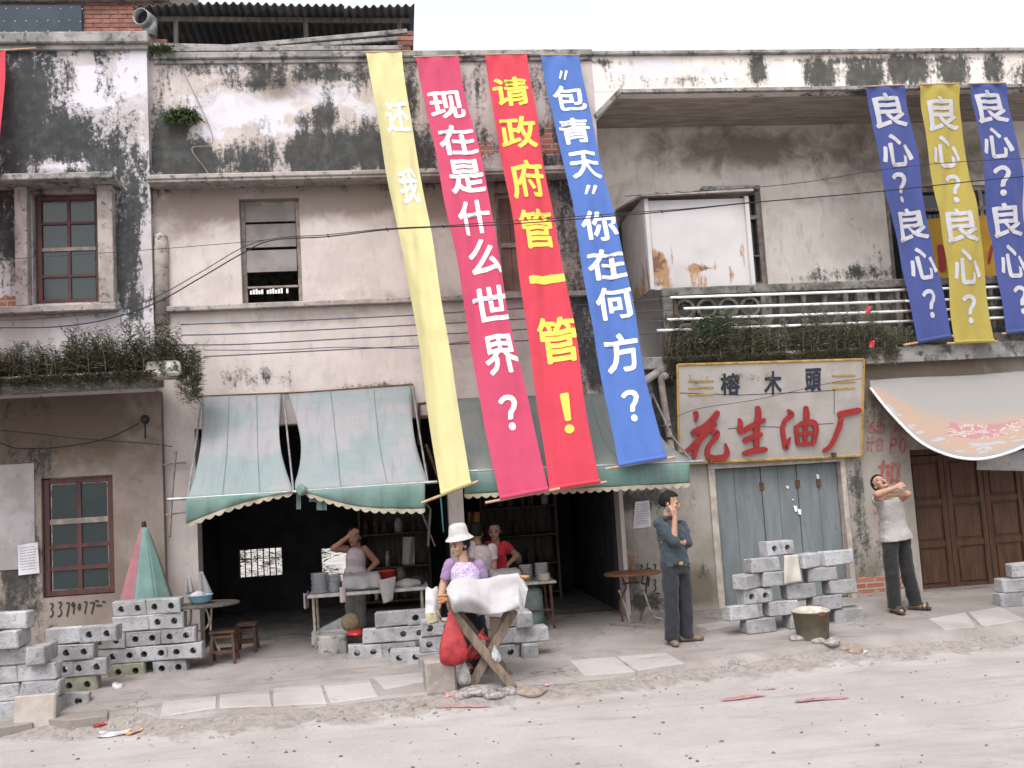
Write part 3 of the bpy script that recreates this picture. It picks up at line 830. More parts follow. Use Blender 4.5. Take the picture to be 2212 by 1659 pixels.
def road_z(X, Y):
    d = np.asarray(Y) - kerb_y(np.clip(X, -5, 9))
    base = -.335 + .012 * fbm(X, Y, 3, 3, 1.1) * np.clip((Y + 30) / 8, 0, 1)
    # earth bank rising to the pavement's edge
    up = np.clip((d + .55) / .55, 0, 1)
    bank = up ** 1.5 * (.10 + .018 * fbm(X, Y, 8, 4, 5.0))
    base = base + np.where(d < .4, bank, .10) - np.clip(Y - .5, 0, 1) * .3
    return base
xs = np.concatenate([np.linspace(-160, -7, 16)[:-1], np.arange(-7, 11, .075), np.linspace(11, 160, 16)])
ys = np.concatenate([np.linspace(-120, -9, 12)[:-1], np.arange(-9, -3.6, .11), np.arange(-3.6, -1.0, .045), np.linspace(-1.0, 1.0, 5)[:-1], np.linspace(1, 160, 10)])
road = sheet('road', xs, ys, road_z, M_road)
me = road.data
co = np.empty(len(me.vertices) * 3); me.vertices.foreach_get('co', co); co = co.reshape(-1, 3)
dd = co[:, 1] - kerb_y(np.clip(co[:, 0], -5, 9))
at = me.attributes.new('soil', 'FLOAT', 'POINT')
at.data.foreach_set('value', (np.clip((dd + .62) / .5, 0, 1) * (co[:, 1] < 2)).astype(np.float32))

def pave_z(X, Y):
    d = Y - kerb_y(np.clip(X, -5, 9))
    z = walk_z(X, Y) + .010 * fbm(X, Y, 21, 4, 2.4) * np.clip((-Y) / .3, 0, 1)
    return np.where(d < .06, z - np.clip(.06 - d, 0, .2) * 1.6, z)
class _T: pass
XSW = np.arange(-7, 11.01, .07)
TS = np.concatenate([np.linspace(-.13, .12, 6), np.linspace(.2, 3.1, 40)])
Xg, Tg = np.meshgrid(XSW, TS)
KY = kerb_y(np.clip(Xg, -5, 9))
rag = .05 * fbm(Xg, Xg * 0 + 2.0, 31, 4, 3.0)
gone = np.clip((-2.0 - Xg) / .6, 0, 1) * np.clip(.35 - Tg, 0, 1) * .9     # the broken stretch at the left
Yg = KY + Tg + rag * np.clip(.4 - Tg, 0, .4) * 2.2
Yg = np.where(Tg > 3.05, np.maximum(.45, Yg), Yg)
Zg = walk_z(Xg, np.minimum(Yg, 0)) + .010 * fbm(Xg, Yg, 21, 4, 2.4) * np.clip(-Yg / .3, 0, 1)
Zg = Zg - np.clip(.05 - Tg, 0, .2) * 1.0 - gone * .10
vs_ = np.stack([Xg.ravel(), Yg.ravel(), Zg.ravel()], 1)
ny, nx = Xg.shape
idx = np.arange(nx * ny).reshape(ny, nx)
fs = np.stack([idx[:-1, :-1].ravel(), idx[:-1, 1:].ravel(), idx[1:, 1:].ravel(), idx[1:, :-1].ravel()], 1)
me = bpy.data.meshes.new('pavement'); me.from_pydata(vs_.tolist(), [], fs.tolist())
pavement = link('pavement', me, M_walk, None, True)
pavement['kind'] = 'structure'
def pz(X, Y):                            # height of the pavement under a thing
    return float(walk_z(X, min(Y, 0)) + .010 * fbm(np.array([float(X)]), np.array([float(Y)]), 21, 4, 2.4)[0] * min(1, max(0, -Y / .3)))

def GP(x, y):
    """where the line of sight through a picture point meets the pavement"""
    z = -.1
    for _ in range(12):
        p = G(x, y, z)
        z = pz(p.x, p.y)
    return p

# light slabs laid along the pavement's edge: corners measured in the photograph
slabs = [[(235, 1552), (345, 1510), (470, 1500), (466, 1532), (345, 1551)], [(352, 1518), (470, 1506), (468, 1530), (345, 1550)], [(474, 1503), (584, 1492), (588, 1526), (474, 1531)],
         [(589, 1489), (694, 1481), (708, 1521), (590, 1526)], [(698, 1481), (800, 1470), (818, 1506), (714, 1520)], [(806, 1465), (914, 1454), (918, 1474), (830, 1490)],
         [(1228, 1428), (1328, 1420), (1372, 1452), (1262, 1461)], [(1332, 1420), (1440, 1412), (1480, 1434), (1376, 1450)], [(1500, 1352), (1590, 1340), (1640, 1344), (1530, 1362)],
         [(2004, 1338), (2085, 1324), (2110, 1356), (2040, 1362)], [(2090, 1324), (2160, 1312), (2216, 1340), (2120, 1354)]]
slabs = slabs[1:]
for q in slabs:
    pts = []
    for x, y in q:
        z = -.15
        for _ in range(10):
            p = G(x, y, z); z = pz(p.x, p.y)
        pts.append(p)
    cz = [pz(p.x, p.y) for p in pts]
    c = sum(pts, Vector()) / len(pts)
    mb = MB()
    top = []
    for p, z in zip(pts, cz):
        p = c + (p - c) * .985
        top.append((p.x, p.y, z + .004))
    low = [(p[0], p[1], p[2] - .06) for p in top]
    ins = [(c.x + (p[0] - c.x) * .965, c.y + (p[1] - c.y) * .94, p[2] + .008) for p in top]
    n = len(top)
    mb.add(low + top + ins, [tuple(range(2 * n, 3 * n))[::-1]] + [(i, (i + 1) % n, n + (i + 1) % n, n + i) for i in range(n)] + [(n + i, n + (i + 1) % n, 2 * n + (i + 1) % n, 2 * n + i) for i in range(n)])
    mb.build('kerb_slab', M_slab, pavement, fix=True)

# gravel and small stones, too many to count
def stones(name, n, area, zf, rlo, rhi, m, label, seed):
    r = np.random.default_rng(seed)
    mb = MB()
    for i in range(n):
        x, y = area(r)
        s = rlo * (rhi / rlo) ** (r.random() ** 2.2)
        z = zf(x, y)
        k = 6
        a0 = r.uniform(0, 6)
        ring = [(x + s * math.cos(a0 + 2 * PI * j / k) * r.uniform(.7, 1.2), y + s * .8 * math.sin(a0 + 2 * PI * j / k) * r.uniform(.7, 1.2), z - s * .2) for j in range(k)]
        up = [(x + (p[0] - x) * .6, y + (p[1] - y) * .6, z + s * r.uniform(.35, .7)) for p in ring]
        mb.add(ring + up, [tuple(range(k, 2 * k))] + [(j, (j + 1) % k, k + (j + 1) % k, k + j) for j in range(k)])
    o = mb.build(name, m)
    tag(o, label, 'gravel', None, 'stuff')
    return o
M_stone = mat('grey_pebble', (.30, .27, .26), (.16, .145, .14), 30, .95, .1, .3, 90)
M_stone2 = mat('dark_pebble', (.13, .12, .12), (.08, .075, .075), 30, .95, .1)
rz_ = lambda x, y: float(road_z(np.array([x]), np.array([y]))[0])
stones('road_gravel', 900, lambda r: (r.uniform(-4.5, 8), -2.9 - 5.2 * r.random() ** 1.4), rz_, .004, .022, M_stone2, 'fine dark gravel scattered on the dusty road', 2)
stones('kerb_rubble', 420, lambda r: (lambda x: (x, kerb_y(x) - .04 - abs(r.normal()) * .22))(r.uniform(-4.2, 7.5)), rz_, .008, .035, M_stone, 'loose grit along the foot of the pavement edge', 4)
# ================================================================== lettering
_glyph = {}
def glyph(ch, bold=.022, maxe=.16):
    """outline of one character as a flat mesh normalised to -1..1 in both directions"""
    key = (ch, bold)
    if key in _glyph: return _glyph[key]
    cu = bpy.data.curves.new('glyph', 'FONT')
    cu.body = ch
    cu.size = 1.0
    cu.fill_mode = 'FRONT'
    cu.resolution_u = 3
    ob = bpy.data.objects.new('glyph', cu)
    COL.objects.link(ob)
    dg = bpy.context.evaluated_depsgraph_get()
    me = bpy.data.meshes.new_from_object(ob.evaluated_get(dg))
    bpy.data.objects.remove(ob)
    bm = bmesh.new(); bm.from_mesh(me)
    bpy.data.meshes.remove(me)
    bmesh.ops.remove_doubles(bm, verts=bm.verts, dist=1e-5)
    for _ in range(3):
        es = [e for e in bm.edges if e.calc_length() > maxe]
        if not es: break
        bmesh.ops.subdivide_edges(bm, edges=es, cuts=1)
        bmesh.ops.triangulate(bm, faces=bm.faces)
    co = np.array([v.co[:2] for v in bm.verts])
    bm.verts.index_update()
    fs = [tuple(v.index for v in f.verts) for f in bm.faces]
    bm.free()
    lo, hi = co.min(0), co.max(0)
    co = (co - (lo + hi) / 2) / np.maximum((hi - lo) / 2, 1e-6)
    if bold > 0:          # heavier strokes: shifted copies of the outline, each a hair above the last
        n = len(co)
        em = np.maximum((hi - lo) / 2, 1e-6)
        C, Fs = [np.c_[co, np.zeros(n)]], list(fs)
        for k in range(8):
            a = 2 * PI * k / 8
            C.append(np.c_[co + np.array([math.cos(a), math.sin(a)]) * bold / em, np.full(n, .00025 * (k + 1))])
            Fs += [tuple(i + n * (k + 1) for i in f) for f in fs]
        co, fs = np.concatenate(C), Fs
        co[:, :2] /= np.abs(co[:, :2]).max(0)
    else:
        co = np.c_[co, np.zeros(len(co))]
    _glyph[key] = (co, fs)
    return _glyph[key]

class Sheet:
    """a four-cornered surface; corners are measured in the photograph, each at its own depth"""
    def __init__(s, tl, tr, br, bl, ys, wave=None):
        s.px = [Vector(p) for p in (tl, tr, br, bl)]
        s.c = [V(p[0], p[1], y) for p, y in zip((tl, tr, br, bl), ys)]
        s.n = (s.c[1] - s.c[0]).cross(s.c[0] - s.c[3]).normalized()
        if s.n.y > 0: s.n = -s.n
        s.wave = wave
        s.sway = None
    def at(s, u, v, off=0.0):
        if s.sway: u = u + s.sway(u, v)
        a = s.c[0].lerp(s.c[1], u); b = s.c[3].lerp(s.c[2], u)
        p = a.lerp(b, v)
        w = s.wave(u, v) if s.wave else 0.0
        return p + s.n * (w + off)
    def uv(s, x, y):
        u = v = .5
        for _ in range(12):
            a = s.px[0].lerp(s.px[1], u); b = s.px[3].lerp(s.px[2], u)
            p = a.lerp(b, v)
            e = Vector((x, y)) - p
            du = (s.px[1] - s.px[0]).lerp(s.px[2] - s.px[3], v)
            dv = b - a
            det = du.x * dv.y - du.y * dv.x
            u += (e.x * dv.y - e.y * dv.x) / det
            v += (du.x * e.y - du.y * e.x) / det
        return u, v
    def wpx(s, v): return (s.px[1] - s.px[0]).lerp(s.px[2] - s.px[3], v).length
    def hpx(s): return ((s.px[3] + s.px[2]) / 2 - (s.px[0] + s.px[1]) / 2).length
    def letter(s, ch, x, y, w, h, m, parent, bold=.022, off=.005, thick=0.0, name='character', shear=0.0):
        co, fs = glyph(ch, bold)
        u, v = s.uv(x, y)
        W, H = w / s.wpx(v) / 2, h / s.hpx() / 2
        pts = [s.at(min(max(u + a * W + shear * b * W, .005), .995), v - b * H, off + dz) for a, b, dz in co]
        mb = MB().add(pts, fs)
        ob = mb.build(name, m, parent)
        if thick:
            md = ob.modifiers.new('s', 'SOLIDIFY'); md.thickness = thick; md.offset = 0
        return ob
    def stroke(s, pts, m, parent, off=.012, thick=.02, name='stroke'):
        """brush stroke: (x, y, width) triples in picture units on the sheet"""
        mb = brush([(p[0], p[1], p[2]) for p in pts], lambda x, y, d: s.at(*s.uv(x, y), d), off, thick)
        return mb.build(name, m, parent, fix=True)
def brush(pts, fn, off, thick):
    P = []
    for (a, b) in zip(pts, pts[1:]):
        for k in range(5):
            t = k / 5
            P.append([a[i] + (b[i] - a[i]) * t for i in range(3)])
    P.append(list(pts[-1]))
    for _ in range(2):
        P = [P[0]] + [[(P[i - 1][k] + 2 * P[i][k] + P[i + 1][k]) / 4 for k in range(3)] for i in range(1, len(P) - 1)] + [P[-1]]
    L, Rr = [], []
    n = len(P)
    for i in range(n):
        a, b = P[max(i - 1, 0)], P[min(i + 1, n - 1)]
        dx, dy = b[0] - a[0], b[1] - a[1]
        l = math.hypot(dx, dy) or 1
        w = P[i][2] / 2 * (.55 if i in (0, n - 1) else 1)
        L.append((P[i][0] - dy / l * w, P[i][1] + dx / l * w)); Rr.append((P[i][0] + dy / l * w, P[i][1] - dx / l * w))
    mb = MB()
    vs_ = []
    for d in (off, off + thick):
        for p in L: vs_.append(fn(p[0], p[1], d))
        for p in Rr: vs_.append(fn(p[0], p[1], d))
    fs = []
    for i in range(n - 1):
        fs += [(i, i + 1, n + i + 1, n + i), (2 * n + i, 3 * n + i, 3 * n + i + 1, 2 * n + i + 1), (i, 2 * n + i, 2 * n + i + 1, i + 1), (n + i, n + i + 1, 3 * n + i + 1, 3 * n + i)]
    fs += [(0, n, 3 * n, 2 * n), (n - 1, 3 * n - 1, 4 * n - 1, 2 * n - 1)]
    return mb.add(vs_, fs)

# ================================================================== cloth banners
def cloth_mat(name, col, trans=.25, weave=700, dirt=.12):
    m, t, p = newmat(name)
    v = pos(t)
    c = mixc(t, mathn(t, 'MULTIPLY', smooth(t, noise(t, v, 3.5, 5, .6), .42, .7), dirt * 2.5), col, tuple(x * .72 for x in col))
    t.links.new(c, p.inputs['Base Color'])
    p.inputs['Roughness'].default_value = .8
    p.inputs['Specular IOR Level'].default_value = .2
    p.inputs['Sheen Weight'].default_value = .15
    bump(t, p, mathn(t, 'ADD', noise(t, v, 40, 4, .6), mathn(t, 'MULTIPLY', noise(t, pos(t, 1, 1, .15), 22, 3, .5), 1.5)), .4, .010)
    tr = nd(t, 'ShaderNodeBsdfTranslucent')
    t.links.new(c, tr.inputs['Color'])
    mx = nd(t, 'ShaderNodeMixShader', {0: trans, 1: p.outputs[0], 2: tr.outputs[0]})
    out = [n for n in t.nodes if n.type == 'OUTPUT_MATERIAL'][0]
    t.links.new(mx.outputs[0], out.inputs[0])
    return m
C_yel = cloth_mat('yellow_banner_cloth', (.66, .60, .31), .35)  # paler all over: the glare of the bright fold is put into the cloth colour
C_yel2 = cloth_mat('deep_yellow_banner_cloth', (.34, .27, .06), .2)
C_pink = cloth_mat('pink_banner_cloth', (.46, .055, .115), .2)
C_red = cloth_mat('red_banner_cloth', (.50, .045, .07), .2)
C_blue = cloth_mat('sky_blue_banner_cloth', (.07, .14, .39), .2)
C_navy = cloth_mat('royal_blue_banner_cloth', (.045, .062, .20), .15)
C_lwhite = cloth_mat('white_banner_lettering', (.72, .72, .75), .2, dirt=.02)
C_lyel = cloth_mat('yellow_banner_lettering', (.80, .58, .10), .2, dirt=.02)
C_lpale = cloth_mat('pale_banner_lettering', (.40, .39, .42), .1, dirt=.05)
M_bamboo = mat('bamboo_rod', (.40, .26, .17), (.30, .19, .12), 20, .6, .3)

def banner(label, corners, ys, cloth, chars, ink, seed, bold=.024, rods=((8, 8), (18, 14)), amp=.019, tuck=0.0):
    r = random.Random(seed)
    a1, a2, a3 = r.uniform(0, 6), r.uniform(0, 6), r.uniform(0, 6)
    def wave(u, v):
        e = math.sin(PI * min(1, v * 1.0))
        w = amp * e * (math.sin(2 * PI * (u * 1.1 + v * 1.4) + a1) + .6 * math.sin(2 * PI * (u * 2.1 - v * 2.3) + a2) + .35 * math.sin(2 * PI * (u * 3.3 + v * 5.1) + a3))
        w += .035 * math.sin(2 * PI * v * 1.25 + a3) * e
        # swag folds under the top rod and above the bottom rod
        w += .034 * math.exp(-v / .07) * math.cos((abs(u - .5) - v * 2.5) * 4 * PI) * (v > 0) * min(1, v * 60) + .016 * math.exp(-(1 - v) / .05) * math.cos((u - .5) * 5 * PI)
        w += tuck * math.sin(PI * v) * max(0, .5 - u) ** 2
        return w
    S = Sheet(*corners, ys, wave)
    b1_, b2_, b3_ = r.uniform(0, 6), r.uniform(0, 6), r.uniform(0, 6)
    S.sway = lambda u, v: math.sin(PI * v) ** .5 * (.035 * math.sin(7 * v + b1_) + (u - .5) * (-.05 + .05 * math.sin(11 * v + b2_) + .03 * math.sin(23 * v + b3_ + 3 * u)))
    B = empty('cloth_banner', S.at(.5, 0), label, 'banner')
    mb = MB(); mb.grid(lambda u, v: S.at(u, v), 14, 90)
    mb.build('cloth', cloth, B, True)
    for k, v in ((0, 0.0), (1, 1.0)):
        a, b = S.at(0, v), S.at(1, v)
        d = (b - a).normalized()
        l, rr = rods[k]
        mb = MB(); mb.tube([a - d * (l / 180.), b + d * (rr / 180.)], .011 if k == 0 else .014, 8)
        mb.build('rod', M_bamboo, B)
    mb = MB(); mb.tube([S.at(0, .997, .0), S.at(.5, .997), S.at(1, .997, .0)], .026, 8, caps=True)
    mb.build('hem', cloth, B)
    for (ch, x, y, w, h) in chars:
        S.letter(ch, x, y, w, h, ink, B, bold if ch not in '？！' else .022)
    return B, S
yt, yb = -.11, -1.62
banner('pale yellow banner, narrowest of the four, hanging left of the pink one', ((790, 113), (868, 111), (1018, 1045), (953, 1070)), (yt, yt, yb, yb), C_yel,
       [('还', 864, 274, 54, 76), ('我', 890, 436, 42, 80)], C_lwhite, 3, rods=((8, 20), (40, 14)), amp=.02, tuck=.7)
banner('pink banner with white writing beginning with the character for now', ((897, 123), (990, 120), (1185, 1060), (1080, 1080)), (yt, yt, yb - .03, yb - .03), C_pink,
       [('现', 968, 244, 78, 70), ('在', 990, 331, 80, 74), ('是', 1011, 418, 76, 82), ('什', 1030, 512, 72, 78), ('么', 1055, 598, 76, 78), ('世', 1072, 696, 84, 72), ('界', 1094, 798, 80, 80), ('？', 1108, 914, 40, 70)], C_lwhite, 5, rods=((4, 14), (28, 22)))
banner('bright red banner with yellow writing between the pink and blue ones', ((1048, 118), (1138, 116), (1297, 1043), (1187, 1060)), (yt, yt, yb, yb), C_red,
       [('请', 1107, 213, 78, 72), ('政', 1125, 313, 80, 78), ('府', 1145, 421, 80, 84), ('管', 1163, 531, 80, 86), ('一', 1187, 641, 82, 18), ('管', 1209, 769, 86, 96), ('！', 1230, 915, 22, 78)], C_lyel, 8, rods=((2, 6), (14, 12)))
banner('sky blue banner with white writing, rightmost of the four long ones', ((1168, 119), (1250, 119), (1440, 990), (1336, 1008)), (yt, yt, yb, yb), C_blue,
       [('〃', 1219, 170, 22, 22), ('包', 1233, 226, 70, 62), ('青', 1246, 306, 70, 62), ('天', 1268, 388, 72, 66), ('〃', 1280, 447, 36, 22), ('你', 1298, 528, 82, 66), ('在', 1316, 610, 84, 66), ('何', 1334, 690, 82, 66), ('方', 1352, 789, 78, 78), ('？', 1371, 892, 40, 62)], C_lwhite, 13, rods=((2, 4), (26, 16)))
yr = (-.08, -.08, -.30, -.30)
banner('royal blue banner over the balcony, left of the yellow one', ((1866, 187), (1953, 183), (2055, 727), (1982, 740)), yr, C_navy,
       [('良', 1920, 241, 72, 80), ('心', 1936, 331, 68, 74), ('？', 1947, 411, 34, 66), ('良', 1974, 489, 66, 72), ('心', 1996, 573, 60, 72), ('？', 2008, 659, 28, 62)], C_lpale, 17, rods=((2, 2), (34, 6)))
banner('yellow banner with pale writing over the balcony, between two blue ones', ((1985, 183), (2071, 180), (2148, 738), (2062, 741)), yr, C_yel2,
       [('良', 2038, 247, 70, 78), ('心', 2047, 331, 66, 72), ('？', 2064, 413, 32, 64), ('良', 2073, 494, 68, 76), ('心', 2085, 582, 64, 76), ('？', 2095, 670, 32, 62)], C_lpale, 19, rods=((2, 2), (18, 8)))
banner('royal blue banner cut by the right edge of the picture', ((2092, 181), (2172, 179), (2262, 712), (2173, 720)), yr, C_navy,
       [('良', 2139, 233, 70, 76), ('心', 2151, 314, 66, 70), ('？', 2165, 397, 34, 66), ('良', 2180, 480, 66, 74), ('心', 2192, 568, 62, 72), ('？', 2207, 650, 30, 62)], C_lpale, 23, rods=((2, 2), (10, 8)))
banner('red banner edge at the far left on the mouldy wall', ((-70, 113), (13, 108), (-22, 900), (-130, 900)), (LY - .1, LY - .1, -1.2, -1.2), C_red, [], C_lyel, 29, rods=((2, 60), (10, 8)))

# yellow board with red writing behind the balcony rail
Q = Sheet((1985, 474), (2174, 462), (2168, 604), (1992, 612), (1.0, 1.0, 1.0, 1.0))
YB = empty('yellow_board', Q.at(.5, 1), 'yellow board with red writing standing behind the balcony banners', 'board')
mb = MB(); mb.prism([(0, 0), (1, 0), (1, 1), (0, 1)], lambda u, v, d: Q.at(u, v, d), -.02, 0); ob = mb.build('board', mat('yellow_board_paint', (.42, .25, .03), (.36, .2, .025), 5, .7, .2), YB, fix=True)
Q.stroke([(2030, 528, 13), (2034, 556, 16), (2036, 588, 15)], M_redpaint, YB, .002, .004)
Q.stroke([(2143, 530, 6), (2139, 548, 8), (2135, 570, 6)], M_redpaint, YB, .002, .004)

# ================================================================== awnings
def awn_mat(name, c1, c2, c3):
    m, t, p = newmat(name)
    v = pos(t)
    c = mixc(t, smooth(t, noise(t, pos(t, .8, 1, 1.6), 1.5, 6, .6, .4), .40, .62), c1, c2)
    c = mixc(t, mathn(t, 'MULTIPLY', smooth(t, noise(t, pos(t, 1, 1, 4), 4, 6, .65), .52, .72), .6), c, c3)
    c = mixc(t, mathn(t, 'MULTIPLY', smooth(t, noise(t, v, 15, 6, .75), .58, .74), .5), c, tuple(x * .55 for x in c2))
    c = mixc(t, mathn(t, 'MULTIPLY', smooth(t, noise(t, pos(t, 6, .5, .5), 2.2, 5, .65), .50, .72), .5), c, tuple(x * .62 for x in c2))
    t.links.new(c, p.inputs['Base Color'])
    p.inputs['Roughness'].default_value = .75
    p.inputs['Specular IOR Level'].default_value = .25
    bump(t, p, noise(t, v, 14, 5, .6), .3, .015)
    tr = nd(t, 'ShaderNodeBsdfTranslucent'); t.links.new(c, tr.inputs['Color'])
    mx = nd(t, 'ShaderNodeMixShader', {0: .12, 1: p.outputs[0], 2: tr.outputs[0]})
    t.links.new(mx.outputs[0], [n for n in t.nodes if n.type == 'OUTPUT_MATERIAL'][0].inputs[0])
    return m
M_awn = awn_mat('faded_mint_tarpaulin', (.20, .238, .242), (.265, .252, .266), (.205, .262, .264))
M_awn2 = awn_mat('grey_green_tarpaulin', (.15, .18, .172), (.19, .19, .185), (.155, .205, .195))
M_val = awn_mat('green_valance', (.105, .19, .16), (.145, .205, .19), (.09, .17, .145))
M_trim = mat('cream_scallop_trim', (.36, .32, .24), (.28, .25, .19), 14, .85, .15)
AY = -1.42
def awning_panel(top, front, name, m, parent, sag=.10, pinch=None, nu=26, nv=18, side=0.0):
    """top, front: picture points left/right; the sheet hangs from the wall to the front bar"""
    tl, tr = V(*top[0], -.03), V(*top[1], -.03)
    fl, fr = V(*front[0], AY), V(*front[1], AY)
    def fn(u, v):
        a, b = tl.lerp(tr, u), fl.lerp(fr, u)
        p = a.lerp(b, v)
        s = math.sin(PI * v) ** 1.0
        p.z -= sag * s * (1 - .35 * v) * (1 + .25 * math.sin(PI * u)) + .020 * math.sin(9 * u + 3 * v) * s + .010 * math.sin(25 * u + 9 * v) * s + .006 * math.sin(41 * u - 14 * v) * s
        if pinch: p.x += pinch(u, v)
        return p
    mb = MB(); mb.grid(fn, nu, nv)
    o = mb.build(name, m, parent, True)
    o.modifiers.new('s', 'SOLIDIFY').thickness = .004
    for us in (.34, .69):
        sm = MB(); sm.tube([fn(us, j / 16) + Vector((0, -.004, .004)) for j in range(17)], .005, 5); sm.build('seam', M_val, o)
    return fn
def valance(x0, x1, yt0, yt1, bot, m, name, parent, n=60, scal=.075, phase=0, trim=True, Yv=AY - .02):
    """hanging strip with a scalloped hem; bot(t) is the picture y of the hem"""
    def pt(t, k):
        x = x0 + (x1 - x0) * t
        y = yt0 + (yt1 - yt0) * t
        yb_ = bot(t)
        p = V(x, y + (yb_ - y) * k, Yv - .04 * k * (1 - k) * 2 + .018 * k * math.sin(14 * t + phase) + .012 * k * math.sin(31 * t))
        return p
    mb = MB(); mb.grid(lambda u, v: pt(u, v), n, 8)
    o = mb.build(name, m, parent, True); o.modifiers.new('s', 'SOLIDIFY').thickness = .003
    if trim:
        mb = MB()
        L = (V(x1, yt1, Yv) - V(x0, yt0, Yv)).length
        ns = max(2, int(L / scal / 1.25))
        vs_, fs = [], []
        N = ns * 10
        for i in range(N + 1):
            t = i / N
            p = pt(t, 1.0)
            d = .022 + .028 * abs(math.sin(PI * t * ns))
            vs_ += [p + Vector((0, -.004, .012)), p + Vector((0, -.004, -d))]
        for i in range(N):
            fs.append((2 * i, 2 * i + 1, 2 * i + 3, 2 * i + 2))
        mb.add(vs_, fs)
        o2 = mb.build('scallop_trim', M_trim, parent); o2.modifiers.new('s', 'SOLIDIFY').thickness = .004
A1 = empty('shop_awning', V(660, 840, 0), 'torn mint green shop awning in two panels over the left shop', 'awning')
def pin1(u, v): return -.07 * u ** 6 * math.sin(PI * min(v * 1.05, 1)) + .05 * (1 - u) ** 5 * math.sin(PI * v)
def pin2(u, v): return .10 * (1 - u) ** 6 * math.sin(PI * min(v * 1.1, 1)) - .06 * u ** 4 * math.sin(PI * v)
awning_panel(((437, 856), (607, 850)), ((402, 1076), (632, 1062)), 'canvas_panel', M_awn, A1, pinch=pin1)
awning_panel(((623, 850), (889, 832)), ((638, 1061), (925, 1041)), 'canvas_panel', M_awn, A1, pinch=pin2)
mb = MB(); mb.tube([V(362, 1079, AY), V(640, 1062, AY), V(945, 1041, AY)], .017, 8); mb.build('front_bar', M_steel, A1)
mb = MB(); mb.tube([V(430, 857, -.03), V(660, 848, -.03), V(893, 831, -.03)], .014, 8); mb.build('wall_bar', M_rust, A1)
for (a, b) in (((612, 852), (634, 1062)), ((890, 833), (924, 1042)), ((436, 858), (405, 1077))):
    mb = MB(); mb.tube([V(*a, -.03), V(*a, -.03).lerp(V(*b, AY), .5) + Vector((0, 0, -.03)), V(*b, AY)], .011, 6); mb.build('rafter_pipe', M_steel, A1)
valance(402, 632, 1076, 1062, lambda t: 1132 - 70 * t - 8 * math.sin(PI * t), M_val, 'valance', A1)
valance(640, 918, 1061, 1042, lambda t: 1056 + 42 * math.sin(PI * min(t * .72, .5)) + 2 * t, M_val, 'valance', A1, phase=2)
for k, (x, y, w_, h_) in enumerate(((640, 1062, 10, 38), (684, 1072, 22, 30), (668, 1068, 18, 16), (740, 1083, 30, 10))):
    mb = MB(); mb.grid(lambda u, v: V(x + w_ * u, y + h_ * v, AY + .06 + .01 * math.sin(9 * u + k)), 4, 4); o = mb.build('torn_flap', M_val, A1); o.modifiers.new('s', 'SOLIDIFY').thickness = .003
mb = MB(); mb.ell(V(652, 1058, AY - .04), (.055, .05, .06), 12, 8, fn=lambda p: p * (1 + .2 * math.sin(60 * p.x) * math.cos(50 * p.z))); mb.build('knot', M_val, A1)
# the inner striped lining seen below the right awning
A2 = empty('shop_awning', V(1200, 850, 0), 'grey green shop awning behind the long banners over the right shop', 'awning')
def pin3(u, v): return -.16 * u ** 5 * math.sin(PI * (v ** .8))
awning_panel(((962, 862), (1412, 846)), ((1016, 1018), (1496, 997)), 'canvas_panel', M_awn2, A2, sag=.17, pinch=pin3)
mb = MB(); mb.tube([V(960, 1020, AY), V(1250, 1008, AY), V(1518, 996, AY)], .016, 8); mb.build('front_bar', M_steel, A2)
valance(1003, 1490, 1020, 999, lambda t: 1068 - 24 * t, M_val, 'valance', A2, phase=1)
m_lin, t_, p_ = newmat('striped_lining')
wv = nd(t_, 'ShaderNodeTexWave', {'Vector': nd(t_, 'ShaderNodeMapping', {'Vector': pos(t_), 'Rotation': (0, .7, 0)}).outputs[0], 'Scale': 4.5, 'Distortion': .4})
t_.links.new(mixc(t_, smooth(t_, wv.outputs[0], .45, .6), (.30, .26, .22), mixc(t_, smooth(t_, noise(t_, pos(t_), 3, 2), .45, .55), (.20, .05, .05), (.06, .08, .12))), p_.inputs['Base Color'])
p_.inputs['Roughness'].default_value = .85
mb = MB(); mb.grid(lambda u, v: V(1270 + 170 * u, 1046 - 14 * u + (18 - 6 * u) * v, AY + .10 + .1 * v), 10, 3)
mb.build('striped_lining', m_lin, A2)
for (a, b) in (((1409, 850), (1495, 997)), ((965, 866), (1012, 1020))):
    mb = MB(); mb.tube([V(*a, -.03), V(*a, -.03).lerp(V(*b, AY), .5) + Vector((0, 0, -.12)), V(*b, AY)], .012, 6); mb.build('rafter_pipe', M_steel, A2)
mb = MB()
for (a, b) in (((905, 870), (905, 960)), ((905, 873), (940, 868)), ((905, 900), (935, 898)), ((940, 870), (938, 980)), ((920, 960), (950, 1040)), ((918, 1000), (925, 1046))):
    mb.tube([V(*a, -.06), V(*b, -.10)], .018, 6)
mb.build('wall_bracket', M_rust, A2)

# printed tarpaulin swag on the right
TP = empty('printed_tarpaulin', V(2050, 830, -.2), 'sagging white and orange printed tarpaulin under the balcony at the right', 'tarpaulin')
def hem(u):
    """hem of the swag: picture points at growing distance from the wall"""
    pts = [(1880, 838, -.14), (1925, 893, -.45), (1985, 952, -.75), (2045, 982, -.9), (2106, 992, -.98), (2165, 982, -1.0), (2230, 955, -1.0), (2310, 905, -.95), (2400, 850, -.85)]
    x = u * (len(pts) - 1); i = min(int(x), len(pts) - 2); f = x - i
    q = [pts[max(i - 1, 0)], pts[i], pts[i + 1], pts[min(i + 2, len(pts) - 1)]]
    c = [.5 * (2 * q[1][k] + (q[2][k] - q[0][k]) * f + (2 * q[0][k] - 5 * q[1][k] + 4 * q[2][k] - q[3][k]) * f * f + (3 * q[1][k] - q[0][k] - 3 * q[2][k] + q[3][k]) * f ** 3) for k in range(3)]
    return V(*c)
